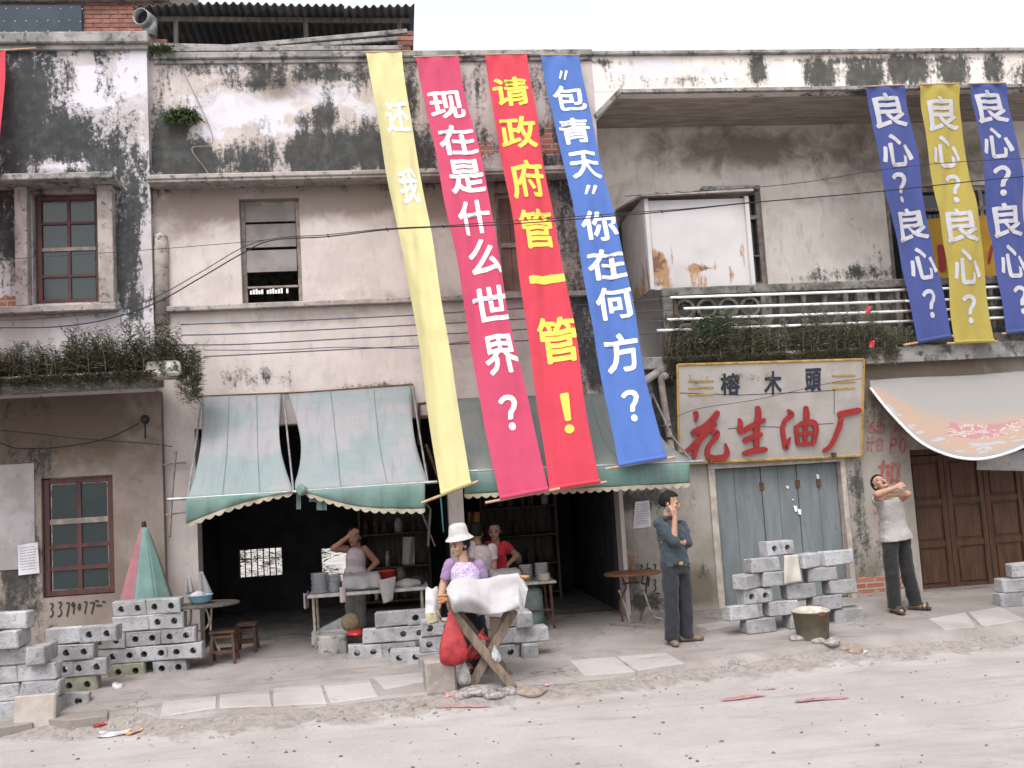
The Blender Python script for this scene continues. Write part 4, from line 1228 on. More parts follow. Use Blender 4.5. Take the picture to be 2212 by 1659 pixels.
def tarp(u, v):
    h = hem(u)
    tx = V(1878, 822, -.10).lerp(V(2420, 790, -.10), min(1, u * 1.02))
    p = tx.lerp(h, v)
    p.y = tx.y + (h.y - tx.y) * v ** 1.35
    p.z += .07 * math.sin(PI * v) * math.sin(PI * min(1, u * 1.1)) + .008 * math.sin(12 * u + 6 * v)
    return p
m_t, t_, p_ = newmat('printed_tarpaulin_sheet')
ua = nd(t_, 'ShaderNodeAttribute', attribute_name='tv').outputs['Fac']
us = nd(t_, 'ShaderNodeAttribute', attribute_name='tu').outputs['Fac']
nz_ = noise(t_, pos(t_), 3, 5, .6)
org = mathn(t_, 'MULTIPLY', smooth(t_, mathn(t_, 'MULTIPLY_ADD', mathn(t_, 'SUBTRACT', nz_, .5), .3, c=ua), .5, .72), mathn(t_, 'SUBTRACT', 1.0, smooth(t_, ua, .93, .965)))
cc = mixc(t_, org, (.20, .188, .178), (.27, .185, .14))
let = mathn(t_, 'MULTIPLY', mathn(t_, 'MULTIPLY', smooth(t_, ua, .66, .68), mathn(t_, 'SUBTRACT', 1.0, smooth(t_, ua, .80, .82))), smooth(t_, us, .36, .38))
vor = noise(t_, nd(t_, 'ShaderNodeMapping', {'Vector': pos(t_), 'Scale': (9, 9, 14)}).outputs[0], 1.0, 2, .5)
cc = mixc(t_, mathn(t_, 'MULTIPLY', let, smooth(t_, vor, .50, .53)), cc, (.27, .125, .135))
cc = mixc(t_, mathn(t_, 'MULTIPLY', let, mathn(t_, 'MULTIPLY', smooth(t_, vor, .44, .46), mathn(t_, 'SUBTRACT', 1.0, smooth(t_, vor, .49, .51)))), cc, (.31, .295, .29))
low = mathn(t_, 'MULTIPLY', mathn(t_, 'MULTIPLY', smooth(t_, ua, .84, .86), mathn(t_, 'SUBTRACT', 1.0, smooth(t_, ua, .94, .95))), smooth(t_, noise(t_, pos(t_, 1, 1, 3), 5, 3, .5), .56, .60))
cc = mixc(t_, low, cc, (.24, .26, .30))
t_.links.new(cc, p_.inputs['Base Color']); p_.inputs['Roughness'].default_value = .55
mb = MB(); mb.grid(tarp, 70, 26)
o = mb.build('sheet', m_t, TP, True)
for nm, idx_ in (('tu', 0), ('tv', 1)):
    a_ = o.data.attributes.new(nm, 'FLOAT', 'POINT')
    a_.data.foreach_set('value', np.array([(i / 70, j / 26)[idx_] for j in range(27) for i in range(71)], dtype=np.float32))
o.modifiers.new('s', 'SOLIDIFY').thickness = .004
mb = MB(); mb.tube([hem(i / 60) for i in range(61)], .016, 8); mb.build('hem', M_white, TP, True)
mb = MB()
mb.grid(lambda u, v: V(2110 + 240 * u, 985 + 30 * v + 6 * u + (-60 * u + 60 * u * v) * .6, -.55 + .1 * u), 10, 4)
o = mb.build('rear_flap', mat('dull_printed_flap', (.34, .31, .27), (.24, .25, .28), 5, .7, .2, col3=(.16, .22, .30), scale3=9), TP, True); o.modifiers.new('s', 'SOLIDIFY').thickness = .004

# ================================================================== the oil mill's sign board
SG = empty('shop_sign', V(1665, 1000, -.15), 'white sign board in a gold frame with red and black brush writing', 'sign')
SQ = Sheet((1463, 788), (1866, 776), (1861, 984), (1467, 1002), (-.34, -.34, -.10, -.10))
M_sign = mat('dingy_white_sign_board', (.335, .31, .29), (.285, .26, .24), 3, .7, .2, .1, 20, col3=(.30, .265, .23), scale3=11, lo3=.62, hi3=.74)
mb = MB(); mb.prism([(0, 0), (1, 0), (1, 1), (0, 1)], lambda u, v, d: SQ.at(u, v, d), -.035, 0); mb.build('board', M_sign, SG, fix=True)
for (a, b) in (((0, 0), (1, 0)), ((1, 0), (1, 1)), ((1, 1), (0, 1)), ((0, 1), (0, 0))):
    mb = MB(); mb.bar(SQ.at(*a, .004), SQ.at(*b, .002), .028, .02, .005, up=SQ.n); mb.build('frame_strip', M_gold, SG)
ZS = lambda zx, zy: (1433.7 + zx * .23148, 751 + zy * .23148)
for (x0, x1, yy) in ((225, 460, (312, 372, 436)), (1565, 1785, (258, 318, 378))):
    for y in yy:
        a, b = ZS(x0, y + 3), ZS(x1, y - 4)
        SG_ = SQ.stroke([(a[0], a[1], 4), (b[0], b[1], 4)], M_gold, SG, .002, .006, 'gold_line')
for ch, zx, zy, w_, h_ in (('榕', 612, 338, 180, 205), ('木', 1008, 328, 165, 225), ('頭', 1385, 300, 155, 220)):
    x, y = ZS(zx, zy)
    SQ.letter(ch, x, y, w_ * .2315, h_ * .2315, M_darkink, SG, .032, .006)
CH = {'花': [[(285, 588, 46), (300, 630, 40), (288, 690, 18)], [(498, 585, 42), (455, 660, 62), (380, 740, 70), (250, 800, 62)], [(480, 700, 40), (400, 760, 66), (330, 850, 58), (250, 930, 48), (180, 985, 30)],
             [(330, 860, 40), (290, 940, 44), (270, 1040, 34)], [(430, 790, 34), (490, 780, 46), (480, 830, 46), (400, 920, 40), (390, 1000, 48), (450, 1030, 52), (560, 1020, 56), (580, 970, 46), (560, 885, 16)]],
      '生': [[(690, 655, 20), (705, 700, 46), (690, 790, 46)], [(690, 795, 46), (800, 730, 52), (935, 662, 40)], [(855, 540, 40), (870, 600, 56), (855, 700, 56), (850, 800, 60), (850, 930, 50)], [(725, 870, 48), (810, 830, 54), (905, 800, 44)], [(720, 990, 50), (830, 955, 54), (950, 945, 48)]],
      '油': [[(1140, 575, 24), (1190, 615, 50), (1110, 680, 38), (1090, 760, 40), (1110, 870, 44), (1120, 955, 40), (1165, 830, 20)], [(1310, 540, 40), (1318, 620, 56), (1308, 740, 44), (1306, 880, 36)], [(1215, 720, 34), (1225, 800, 42), (1235, 910, 38)],
             [(1215, 740, 30), (1300, 690, 48), (1390, 690, 56), (1410, 760, 50), (1375, 910, 40)], [(1245, 805, 30), (1375, 785, 34)], [(1240, 900, 34), (1360, 885, 36)]],
      '厂': [[(1610, 620, 50), (1720, 600, 56), (1835, 575, 52)], [(1650, 640, 46), (1625, 740, 44), (1580, 850, 40), (1540, 920, 38), (1475, 965, 34)]]}
for ch, sts in CH.items():
    for st in sts:
        SQ.stroke([(*ZS(a, b), w_ * .2315) for a, b, w_ in st], M_redpaint, SG, .010 + .002 * sts.index(st), .022)
mb = MB()
for pts in (((150, 420), (700, 440), (1150, 420), (1600, 395)), ((590, 755), (700, 745)), ((900, 735), (1090, 740)), ((1430, 712), (1580, 705)), ((1585, 400), (1585, 620))):
    mb.tube([SQ.at(*SQ.uv(*ZS(*p)), .001) for p in pts], .004, 5)
mb.build('board_joint', M_darkink, SG)
for (zx, zy) in ((430, 1065), (1575, 995)):
    mb = MB(); mb.box(SQ.at(*SQ.uv(*ZS(zx, zy)), .02), (.05, .06, .05), .006); mb.build('bracket', M_rust, SG)

# ================================================================== painted wall writing and notices
def wallwrite(chars, Y, m, parent, bold=.02, name='painted_character'):
    for ch, x, y, w_, h_ in chars:
        co, fs = glyph(ch, bold)
        mb = MB().add([V(x + a * w_ / 2 + b * h_ * .03, y - b * h_ / 2 - a * w_ * .02, Y - dz) for a, b, dz in co], fs)
        mb.build(name, m, parent)
wallwrite([('加', 1919, 1020, 50, 52)], -.006, M_wallred, RB, .03)
wallwrite([('6', 1884, 922, 18, 26), ('5', 1900, 922, 16, 26), ('计', 1880, 958, 18, 34), ('8', 1900, 960, 16, 28), ('木', 1944, 918, 40, 60), ('P', 1930, 962, 16, 34), ('0', 1950, 962, 16, 34)], -.006, M_wallred, RB, .015)
for (x, y, r_) in ((1891, 1105, 4), (1901, 1130, 4), (1902, 1150, 4), (1902, 1171, 6)):
    c = V(x, y, -.004)
    mb = MB(); mb.box(c, (.045, .006, .06), .003); mb.build('red_paint_dab', M_wallred, RB)
M_marker = mat('black_marker', (.03, .03, .032), None, rough=.9)
SCR = {'3': [(-.4, -.8), (.2, -.95), (.35, -.6), (-.1, -.15), (.4, .2), (.3, .75), (-.45, .95)], '7': [(-.45, -.75), (.4, -.85), (.1, .1), (-.1, .95)], '9': [(.35, -.5), (-.1, -.9), (-.4, -.4), (.0, -.1), (.35, -.6), (.2, .2), (.05, .95)], '0': [(.1, -.8), (-.35, -.2), (-.2, .6), (.3, .5), (.35, -.3), (.05, -.8)],
       '~': [(-.5, .2), (-.1, -.3), (.2, .2), (.5, -.2)], '/': [(.3, -.8), (-.3, .8)]}
def scrawl(items, Y, m, parent, w_=3.2):
    for ch, x, y, sx, sy in items:
        mb = brush([(x + a * sx - b * sy * .03, y + b * sy, w_ * random.uniform(.8, 1.2)) for a, b in SCR[ch]], lambda px, py, d: V(px, py, Y - d), 0, .003)
        mb.build('scrawled_figure', m, parent, fix=True)
scrawl([('3', 111, 1318, 9, 16), ('3', 129, 1316, 10, 17), ('7', 146, 1316, 10, 17), ('9', 158, 1313, 8, 14), ('0', 171, 1311, 6, 10), ('7', 184, 1312, 9, 15), ('7', 199, 1313, 13, 14), ('~', 209, 1298, 8, 4), ('~', 224, 1300, 7, 4), ('~', 214, 1308, 12, 5)], LY - .006, M_marker, LB)
scrawl([('7', 1385, 1227, 7, 8), ('/', 1398, 1224, 4, 10), ('~', 1402, 1228, 8, 5), ('7', 1414, 1228, 8, 10), ('/', 1388, 1250, 5, 10), ('9', 1400, 1256, 8, 12), ('~', 1392, 1276, 12, 6), ('3', 1414, 1265, 8, 14), ('~', 1420, 1282, 12, 3)], -.006, M_marker, RB, 2.6)
def paper(corners, Y, label, seed, rows=9):
    r = random.Random(seed)
    S = Sheet(*corners, (Y, Y, Y, Y), lambda u, v: .006 * math.sin(5 * u + 3 * v + seed))
    E_ = empty('paper_notice', S.at(.5, 1), label, 'notice')
    mb = MB(); mb.grid(lambda u, v: S.at(u, v), 6, 8); o = mb.build('sheet', mat('aged_notice_paper', (.52, .50, .52), (.44, .42, .44), 8, .9, .1), E_); o.modifiers.new('s', 'SOLIDIFY').thickness = .002
    mb = MB()
    for j in range(rows):
        v = .10 + .8 * j / rows
        u = .1
        while u < .85:
            w_ = r.uniform(.03, .09)
            mb.add([S.at(u, v, .003), S.at(u + w_, v, .003), S.at(u + w_, v + .035, .003), S.at(u, v + .035, .003)], [(0, 1, 2, 3)])
            u += w_ + .03
    o = mb.build('print', mat('faded_print', (.20, .20, .25), None, rough=.9), E_)
    o['kind'] = 'stuff'
paper(((38, 1178), (82, 1171), (85, 1238), (40, 1243)), LY - .035, 'bluish white notice pasted left of the lower red window', 3)
paper(((1372, 1084), (1402, 1081), (1407, 1138), (1368, 1142)), -.012, 'torn grey white notice pasted on the dirty pillar beside the dark shop', 9)
# ================================================================== cables
def spline(pts, k=8):
    out = []
    for i in range(len(pts) - 1):
        q = [pts[max(i - 1, 0)], pts[i], pts[i + 1], pts[min(i + 2, len(pts) - 1)]]
        for j in range(k):
            f = j / k
            out.append(.5 * (2 * q[1] + (q[2] - q[0]) * f + (2 * q[0] - 5 * q[1] + 4 * q[2] - q[3]) * f * f + (3 * q[1] - q[0] - 3 * q[2] + q[3]) * f ** 3))
    return out + [pts[-1]]
def cable(label, pts, Y, r=.008, m=None, name='overhead_cable', ties=()):
    P = spline([V(x, y, Y if not isinstance(Y, (list, tuple)) else Y[i]) for i, (x, y) in enumerate(pts)])
    mb = MB(); mb.tube(P, r, 6)
    o = mb.build(name, m or M_blackwire, None, True)
    tag(o, label, 'cable')
    for (x, y) in ties:
        Yt = Y if not isinstance(Y, (list, tuple)) else Y[0]
        b = MB(); b.tube([V(x - 2, y - 4, Yt), V(x + 2, y + 3, Yt)], .007, 5); b.build('cable_tie', M_blackwire, o)
    return o
CY = -1.75
cable('thick black cable sagging across all banners from left ledge to right edge', [(-60, 712), (0, 708), (120, 706), (230, 690), (335, 655), (430, 602), (526, 546), (588, 519), (709, 511), (836, 496), (957, 490), (1067, 486), (1200, 477), (1335, 466), (1480, 453), (1621, 438), (1884, 415), (2127, 389), (2300, 374)], CY, .0065, ties=((709, 510), (836, 496), (957, 490), (1300, 468), (1430, 458)))
cable('second black cable twisted along the thick one, just above it', [(-60, 690), (60, 690), (240, 672), (335, 642), (430, 590), (526, 534), (600, 514), (709, 507), (836, 494), (957, 488), (1067, 480), (1200, 471), (1335, 461), (1480, 451), (1621, 437)], CY - .03, .0045)
cable('thin wire crossing the left window and pilaster', [(-60, 566), (0, 561), (200, 548), (329, 539), (526, 523), (590, 516)], CY + .02, .003)
cable('thin wire above the balcony wall rising to the right', [(1350, 424), (1614, 406), (1750, 392), (1884, 370), (2040, 352), (2260, 340)], -.9, .004)
for i, pts in enumerate([[(391, 701), (512, 697), (700, 690), (890, 681), (1011, 673), (1113, 667), (1280, 657), (1430, 646)], [(391, 724), (512, 721), (760, 709), (1011, 696), (1113, 690), (1280, 680), (1460, 669)],
                         [(331, 744), (512, 744), (760, 731), (1011, 719), (1280, 702), (1445, 692)], [(440, 770), (512, 767), (760, 754), (1011, 742), (1280, 728), (1430, 718)]]):
    cable(['topmost', 'second', 'third', 'lowest'][i] + ' of the four blue grey cables strung along the shop front', pts, -.55, .0072, M_bluewire)
cable('thin drooping wire between the lower blue grey cables', [(440, 756), (600, 756), (740, 750), (900, 752), (1011, 738), (1150, 736)], -.58, .005, M_bluewire)
cable('wire sagging over the lower left house wall to the hooded lamp', [(-60, 1100), (-20, 965), (40, 969), (130, 966), (230, 947), (300, 915)], LY - .1, .007)
cable('thin wire sagging below the ledge of the left house', [(-60, 925), (60, 935), (180, 948), (320, 958), (372, 965)], LY - .15, .0055)
cable('loose wire drooping over the sign board', [(1440, 915), (1500, 885), (1640, 862), (1790, 828), (1862, 818)], -.42, .004)
cable('pale vine stem hanging down the middle parapet', [(375, 118), (398, 158), (460, 300), (415, 320), (440, 360), (462, 392)], -.04, .006, M_greywood)
mb = MB()
c = V(313, 906, LY - .12)
mb.ell(c, (.05, .06, .055), 14, 8); mb.tube([c + Vector((0, 0, -.03)), c + Vector((0, 0, -.22))], .010, 6); mb.tube([c, c + Vector((0, .14, .03))], .014, 6)
tag(mb.build('wall_lamp', M_blackwire, None, True), 'small black hooded lamp on the wall of the left house', 'lamp')
mb = MB(); mb.tube([V(952, 1075, -1.3), V(955, 1110, -1.28), V(958, 1150, -1.29)], .009, 6)
tag(mb.build('dangling_cord', mat('teal_cord', (.03, .14, .17), None), None, True), 'teal cord dangling from the bottom of the yellow banner', 'cord')

# ================================================================== balcony: pipes, balustrade, sheet-metal box
M_mossy = mat('mossy_concrete', (.165, .155, .14), (.09, .085, .075), 7, .95, .1, .5, 40, .01, col3=(.055, .055, .042), scale3=12, lo3=.5, hi3=.64)
BA = empty('balustrade', (6.5, 0, 3.08), 'mossy concrete balcony balustrade with ring openings', 'balustrade')
mb = MB(); mb.span((3.42, -.06, 3.84), (XE, .12, 3.95), .012); mb.build('top_rail', M_mossy, BA)
mb = MB(); mb.span((3.42, -.05, 3.08), (XE, .10, 3.20), .012); mb.build('base_rail', M_mossy, BA)
mb = MB(); mb.span((3.56, .055, 3.20), (XE, .10, 3.84)); mb.build('panel', mat('black_mossy_panel', (.085, .08, .068), (.045, .044, .036), 6, .95, .1, .5, 40, .01, col3=(.17, .16, .14), scale3=5, lo3=.54, hi3=.66), BA)
for i in range(6):
    x = 3.42 + i * 1.28
    mb = MB(); mb.span((x, -.055, 3.20), (x + .14, .11, 3.84), .01); mb.build('post', M_mossy, BA)
    for k in range(4):
        cx = x + .30 + k * .285
        if i > 0:
            mb = MB(); mb.tube([(cx, .03, 3.20), (cx, .03, 3.34), (cx, .03, 3.52), (cx, .03, 3.70), (cx, .03, 3.84)], [.05, .035, .062, .035, .05], 10); mb.build('baluster', M_mossy, BA, True)
            continue
        for cz in (3.365, 3.675):
            mb = MB()
            ring = [Vector((cx + .115 * math.cos(t), .02, cz + .115 * math.sin(t))) for t in np.linspace(0, 2 * PI, 21)]
            mb.tube(ring, .027, 6, caps=False)
            mb.build('ring_block', M_mossy, BA, True)
PR = empty('pipe_railing', (6, -.1, 3.4), 'four white painted pipes running along the front of the balcony', 'railing')
for (z, xa, xb) in ((3.81, 3.50, 6.62), (3.665, 3.66, 6.55), (3.535, 3.44, 6.7), (3.405, 3.30, 6.7)):
    mb = MB(); mb.tube([(xa, -.13, z), ((xa + xb) / 2, -.135, z - .012), (xb, -.13, z - .02)], .017, 10); mb.build('pipe', M_white, PR, True)
    mb = MB(); mb.tube([(xb + .02, -.13, z - .02), (8.0, -.13, z - .03), (9.6, -.13, z - .05)], .017, 10); mb.build('pipe', M_white, PR, True)
for x in (3.56, 6.6, 8.9):
    mb = MB(); mb.span((x - .015, -.115, 3.36), (x + .015, -.06, 3.84), .004); mb.build('clamp', M_rust, PR)

M_tin, t_, p_ = newmat('white_tin_with_rust')
v_ = pos(t_)
ra = nd(t_, 'ShaderNodeAttribute', attribute_name='rust').outputs['Fac']
f1 = smooth(t_, mathn(t_, 'MULTIPLY_ADD', mathn(t_, 'SUBTRACT', noise(t_, pos(t_, 1, 1, .35), 7, 7, .7), .5), 2.2, c=ra), .42, .72)
f2 = smooth(t_, mathn(t_, 'MULTIPLY_ADD', mathn(t_, 'SUBTRACT', noise(t_, v_, 12, 7, .7), .5), 2.4, c=ra), .80, .95)
c_ = mixc(t_, f1, mixc(t_, smooth(t_, noise(t_, v_, 1.5, 4), .4, .7), (.43, .41, .415), (.36, .335, .33)), (.28, .155, .075))
c_ = mixc(t_, f2, c_, (.12, .06, .035))
t_.links.new(c_, p_.inputs['Base Color']); p_.inputs['Roughness'].default_value = .6
TB = empty('tin_enclosure', (4, .1, 4), 'white tin balcony box streaked with rust along its bottom', 'enclosure')
o = wall('front_sheet', 3.32, 4.66, 3.95, 5.10, .06, .02, [], M_tin, TB, res=.05)
paint(o, .06, rust=[(1418, 572, 26, 34, 1.1), (1418, 610, 30, 20, .8), (1510, 580, 34, 10, 1.0), (1510, 605, 30, 26, .6), (1580, 590, 9, 26, .75), (1450, 555, 6, 26, .8), (1605, 560, 6, 40, .5), (1600, 470, 6, 60, .4), (1500, 615, 120, 10, .4), (1545, 565, 5, 10, .8)])
o = wall('side_sheet', .08, 1.30, 3.95, 5.14, -3.32, .02, [], M_tin, TB, res=.1)
o.data.transform(Matrix(((0, -1, 0, 0), (1, 0, 0, 0), (0, 0, 1, 0), (0, 0, 0, 1))))
at = o.data.attributes.new('rust', 'FLOAT', 'POINT')
co = np.empty(len(o.data.vertices) * 3); o.data.vertices.foreach_get('co', co); co = co.reshape(-1, 3)
at.data.foreach_set('value', (np.clip((4.9 - co[:, 2]) * .9, 0, 1) * .8).astype(np.float32))
mb = MB(); mb.add([(3.24, -.06, 5.13), (4.72, -.06, 5.16), (4.72, 1.32, 5.34), (3.24, 1.32, 5.31), (3.24, -.06, 5.16), (4.72, -.06, 5.19), (4.72, 1.32, 5.37), (3.24, 1.32, 5.34)], [(0, 3, 2, 1), (4, 5, 6, 7), (0, 1, 5, 4), (1, 2, 6, 5), (2, 3, 7, 6), (3, 0, 4, 7)])
mb.build('roof_sheet', M_sill, TB)
for xa_ in (3.30, 4.62):
    mb = MB(); mb.span((xa_, .02, 3.95), (xa_ + .055, .058, 5.12), .004); mb.build('corner_post', M_tin, TB)
for k, (a, b) in enumerate((((1395, 428), (1440, 424)), ((1430, 426), (1490, 420)), ((1470, 424), (1540, 420)))):
    mb = MB(); mb.tube(spline([V(*a, .3), V((a[0] + b[0]) / 2, a[1] - 9, .35), V(*b, .4)]), .022, 6); tag(mb.build('old_branch', M_rust, None, True), 'dry twisted branch on the tin box roof, ' + ['nearest the blue banner', 'in the middle', 'nearest the window hood'][k], 'branch')

# soil pipe and struts beside the sign
DP = empty('drain_pipe', V(1445, 900, -.2), 'grey drain pipe with brackets between the right awning and the sign', 'pipe')
mb = MB(); mb.tube(spline([V(1425, 800, -.1), V(1432, 850, -.12), V(1440, 905, -.15), V(1452, 985, -.2)]), .045, 10); mb.build('pipe', M_greywood, DP, True)
mb = MB(); mb.tube(spline([V(1350, 862, -.15), V(1395, 822, -.12), V(1460, 780, -.1)]), .05, 8); mb.build('strut', M_concrete, DP, True)
for (a, b) in (((1428, 920), (1452, 922)), ((1438, 945), (1462, 947)), ((1452, 978), (1475, 980))):
    mb = MB(); mb.tube([V(*a, -.22), V(*b, -.24)], .014, 6); mb.build('bracket', M_rust, DP)
mb = MB(); mb.ell(V(1437, 812, -.14), (.05, .03, .05), 12, 8); mb.build('joint', M_sill, DP)

# ================================================================== weeds
def leaf_mat(name, c1, c2, c3):
    m, t, p = newmat(name)
    c = mixc(t, smooth(t, noise(t, pos(t), 9, 3, .6), .4, .62), c1, c2)
    c = mixc(t, smooth(t, noise(t, pos(t), 31, 3, .6), .56, .68), c, c3)
    t.links.new(c, p.inputs['Base Color']); p.inputs['Roughness'].default_value = .8; p.inputs['Specular IOR Level'].default_value = .15
    return m
L_olive = leaf_mat('dull_olive_weed', (.125, .122, .082), (.072, .076, .05), (.30, .25, .18))
L_bal = leaf_mat('brownish_balcony_weed', (.19, .18, .125), (.12, .12, .08), (.36, .30, .225))
L_green = leaf_mat('grey_green_weed', (.17, .20, .135), (.11, .14, .09), (.30, .29, .20))
L_fern = leaf_mat('fern_green', (.09, .13, .06), (.06, .095, .04), (.14, .17, .09))
def weed(mb, r, base, h, lean, leaf=.035, dens=70, droop=.0, width=.10):
    base = Vector(base)
    lx, ly = lean
    pts = []
    n = 7
    for i in range(n + 1):
        t = i / n
        pts.append(base + Vector((lx * t * t * h, ly * t * t * h, h * (t - droop * t * t))))
    mb.tube(pts, [.0055 * (1 - .7 * i / n) for i in range(n + 1)], 3, caps=False)
    k = int(dens * abs(h))
    for i in range(k):
        t = .08 + .92 * (i + r.random()) / k
        x = t * n; j = min(int(x), n - 1)
        p = pts[j].lerp(pts[j + 1], x - j)
        a = r.uniform(0, 2 * PI)
        L = leaf * (1.25 - .8 * t) * r.uniform(.6, 1.3) * (width / .10)
        d = Vector((math.cos(a), math.sin(a), r.uniform(.15, .9) - droop))
        d.normalize()
        s = Vector((-math.sin(a), math.cos(a), r.uniform(-.4, .4))).normalized() * L * .085
        q = p + d * L * .55 + Vector((0, 0, -.1 * L))
        mb.add([p, q + s, p + d * L + Vector((0, 0, -.25 * L)), q - s], [(0, 1, 2, 3)])
r = random.Random(5)
mb = MB()
for i in range(300):
    px = r.uniform(-60, 392)
    Y = r.uniform(-.93, -.35)
    p = V(px, 800, Y); p.z = 3.09
    if p.x > -2.3: continue
    h = r.uniform(.20, .52) * (1.15 if 150 < px < 400 else .8)
    weed(mb, r, p, h, (r.uniform(-.35, .35), r.uniform(-.5, .2)), .12, 130)
for i in range(220):                        # trailing over the ledge front
    p = V(r.uniform(-60, 330), 800, -.93); p.z = 3.08
    weed(mb, r, p, -r.uniform(.05, .20), (r.uniform(-.5, .5), r.uniform(.1, .6)), .11, 150)
tag(mb.build('ledge_weeds', L_olive), 'dense dark feathery weeds overgrowing the ledge of the left house', 'weeds', None, 'stuff')
mb = MB()
for i in range(64):                         # bush hanging at the ledge's broken end
    p = V(r.uniform(388, 430), r.uniform(770, 850), r.uniform(-.85, -.4))
    weed(mb, r, p, r.uniform(.12, .30) * (1 if r.random() < .55 else -.8), (r.uniform(-.5, .5), r.uniform(-.4, .3)), .11, 140)
tag(mb.build('hanging_bush', L_olive), 'dark bush hanging from the broken end of the left ledge above the green awning', 'plant')
mb = MB()
for i in range(48):
    p = V(r.uniform(372, 424), r.uniform(240, 264), -.03)
    weed(mb, r, p, r.uniform(.06, .17), (r.uniform(-1.4, 1.4), r.uniform(-1.2, -.3)), .12, 150, droop=.9)
tag(mb.build('wall_fern', L_fern), 'pale green fern tuft growing out of the middle parapet wall', 'plant')
mb = MB()
for i in range(40):
    p = V(r.uniform(330, 372), r.uniform(104, 128), r.uniform(-.1, .05))
    weed(mb, r, p, r.uniform(.05, .14), (r.uniform(-.9, .9), r.uniform(-.9, .2)), .09, 170, droop=.3)
tag(mb.build('roof_shrub', L_fern), 'small dark shrub at the corner between the two parapets', 'plant')
mb = MB()
for i in range(170):
    x = r.uniform(3.4, 6.6)
    dens = 1.0 if x < 6.1 else .6
    Y = r.uniform(-.2, -.06)
    weed(mb, r, (x, Y, 3.07 + r.uniform(-.06, .02)), r.uniform(.20, .60) * dens, (r.uniform(-.3, .3), r.uniform(-.5, .1)), .12, 125)
for i in range(260):                        # lower fringe in front of the slab
    x = 3.42 + 2.95 * r.random() ** 1.05
    weed(mb, r, (x, -.15, 3.05), -r.uniform(.05, .30) * (1.25 if x < 4.6 else .8), (r.uniform(-.4, .4), r.uniform(.1, .7)), .11, 130)
tag(mb.build('balcony_weeds', L_bal), 'feathery weeds growing along the balcony edge above the sign', 'weeds', None, 'stuff')
mb = MB()
for i in range(46):
    p = V(r.uniform(1500, 1575), r.uniform(690, 745), -.24)
    weed(mb, r, p, r.uniform(.08, .24), (r.uniform(.5, 1.6), r.uniform(-.5, 0)), .13, 140, droop=.2)
tag(mb.build('pale_branch', L_green), 'pale grey green branch sprawling over the balcony pipes', 'plant')
for k, (x, y) in enumerate(((1872, 662), (1880, 735))):
    mb = MB(); mb.grid(lambda u, v: V(x + 10 * u - 3 * v, y + 16 * v, -.26 + .02 * math.sin(4 * u + 3 * v)), 3, 3)
    tag(mb.build('red_rag', C_red, None, True), ['upper', 'lower'][k] + ' scrap of red cloth caught in the balcony weeds', 'rag')
# garden seen through the back windows
mb = MB()
for i in range(60):
    p = Vector((r.uniform(-2.9, -.2), r.uniform(4.2, 6.0), r.uniform(.1, .95)))
    weed(mb, r, p, r.uniform(.2, .5), (r.uniform(-.9, .9), r.uniform(-.5, .5)), .2, 70, droop=.3)
tag(mb.build('garden_leaves', leaf_mat('garden_green', (.14, .22, .07), (.09, .16, .05), (.2, .27, .1))), 'bright green leaves in the garden behind the shop windows', 'plant', None, 'stuff')

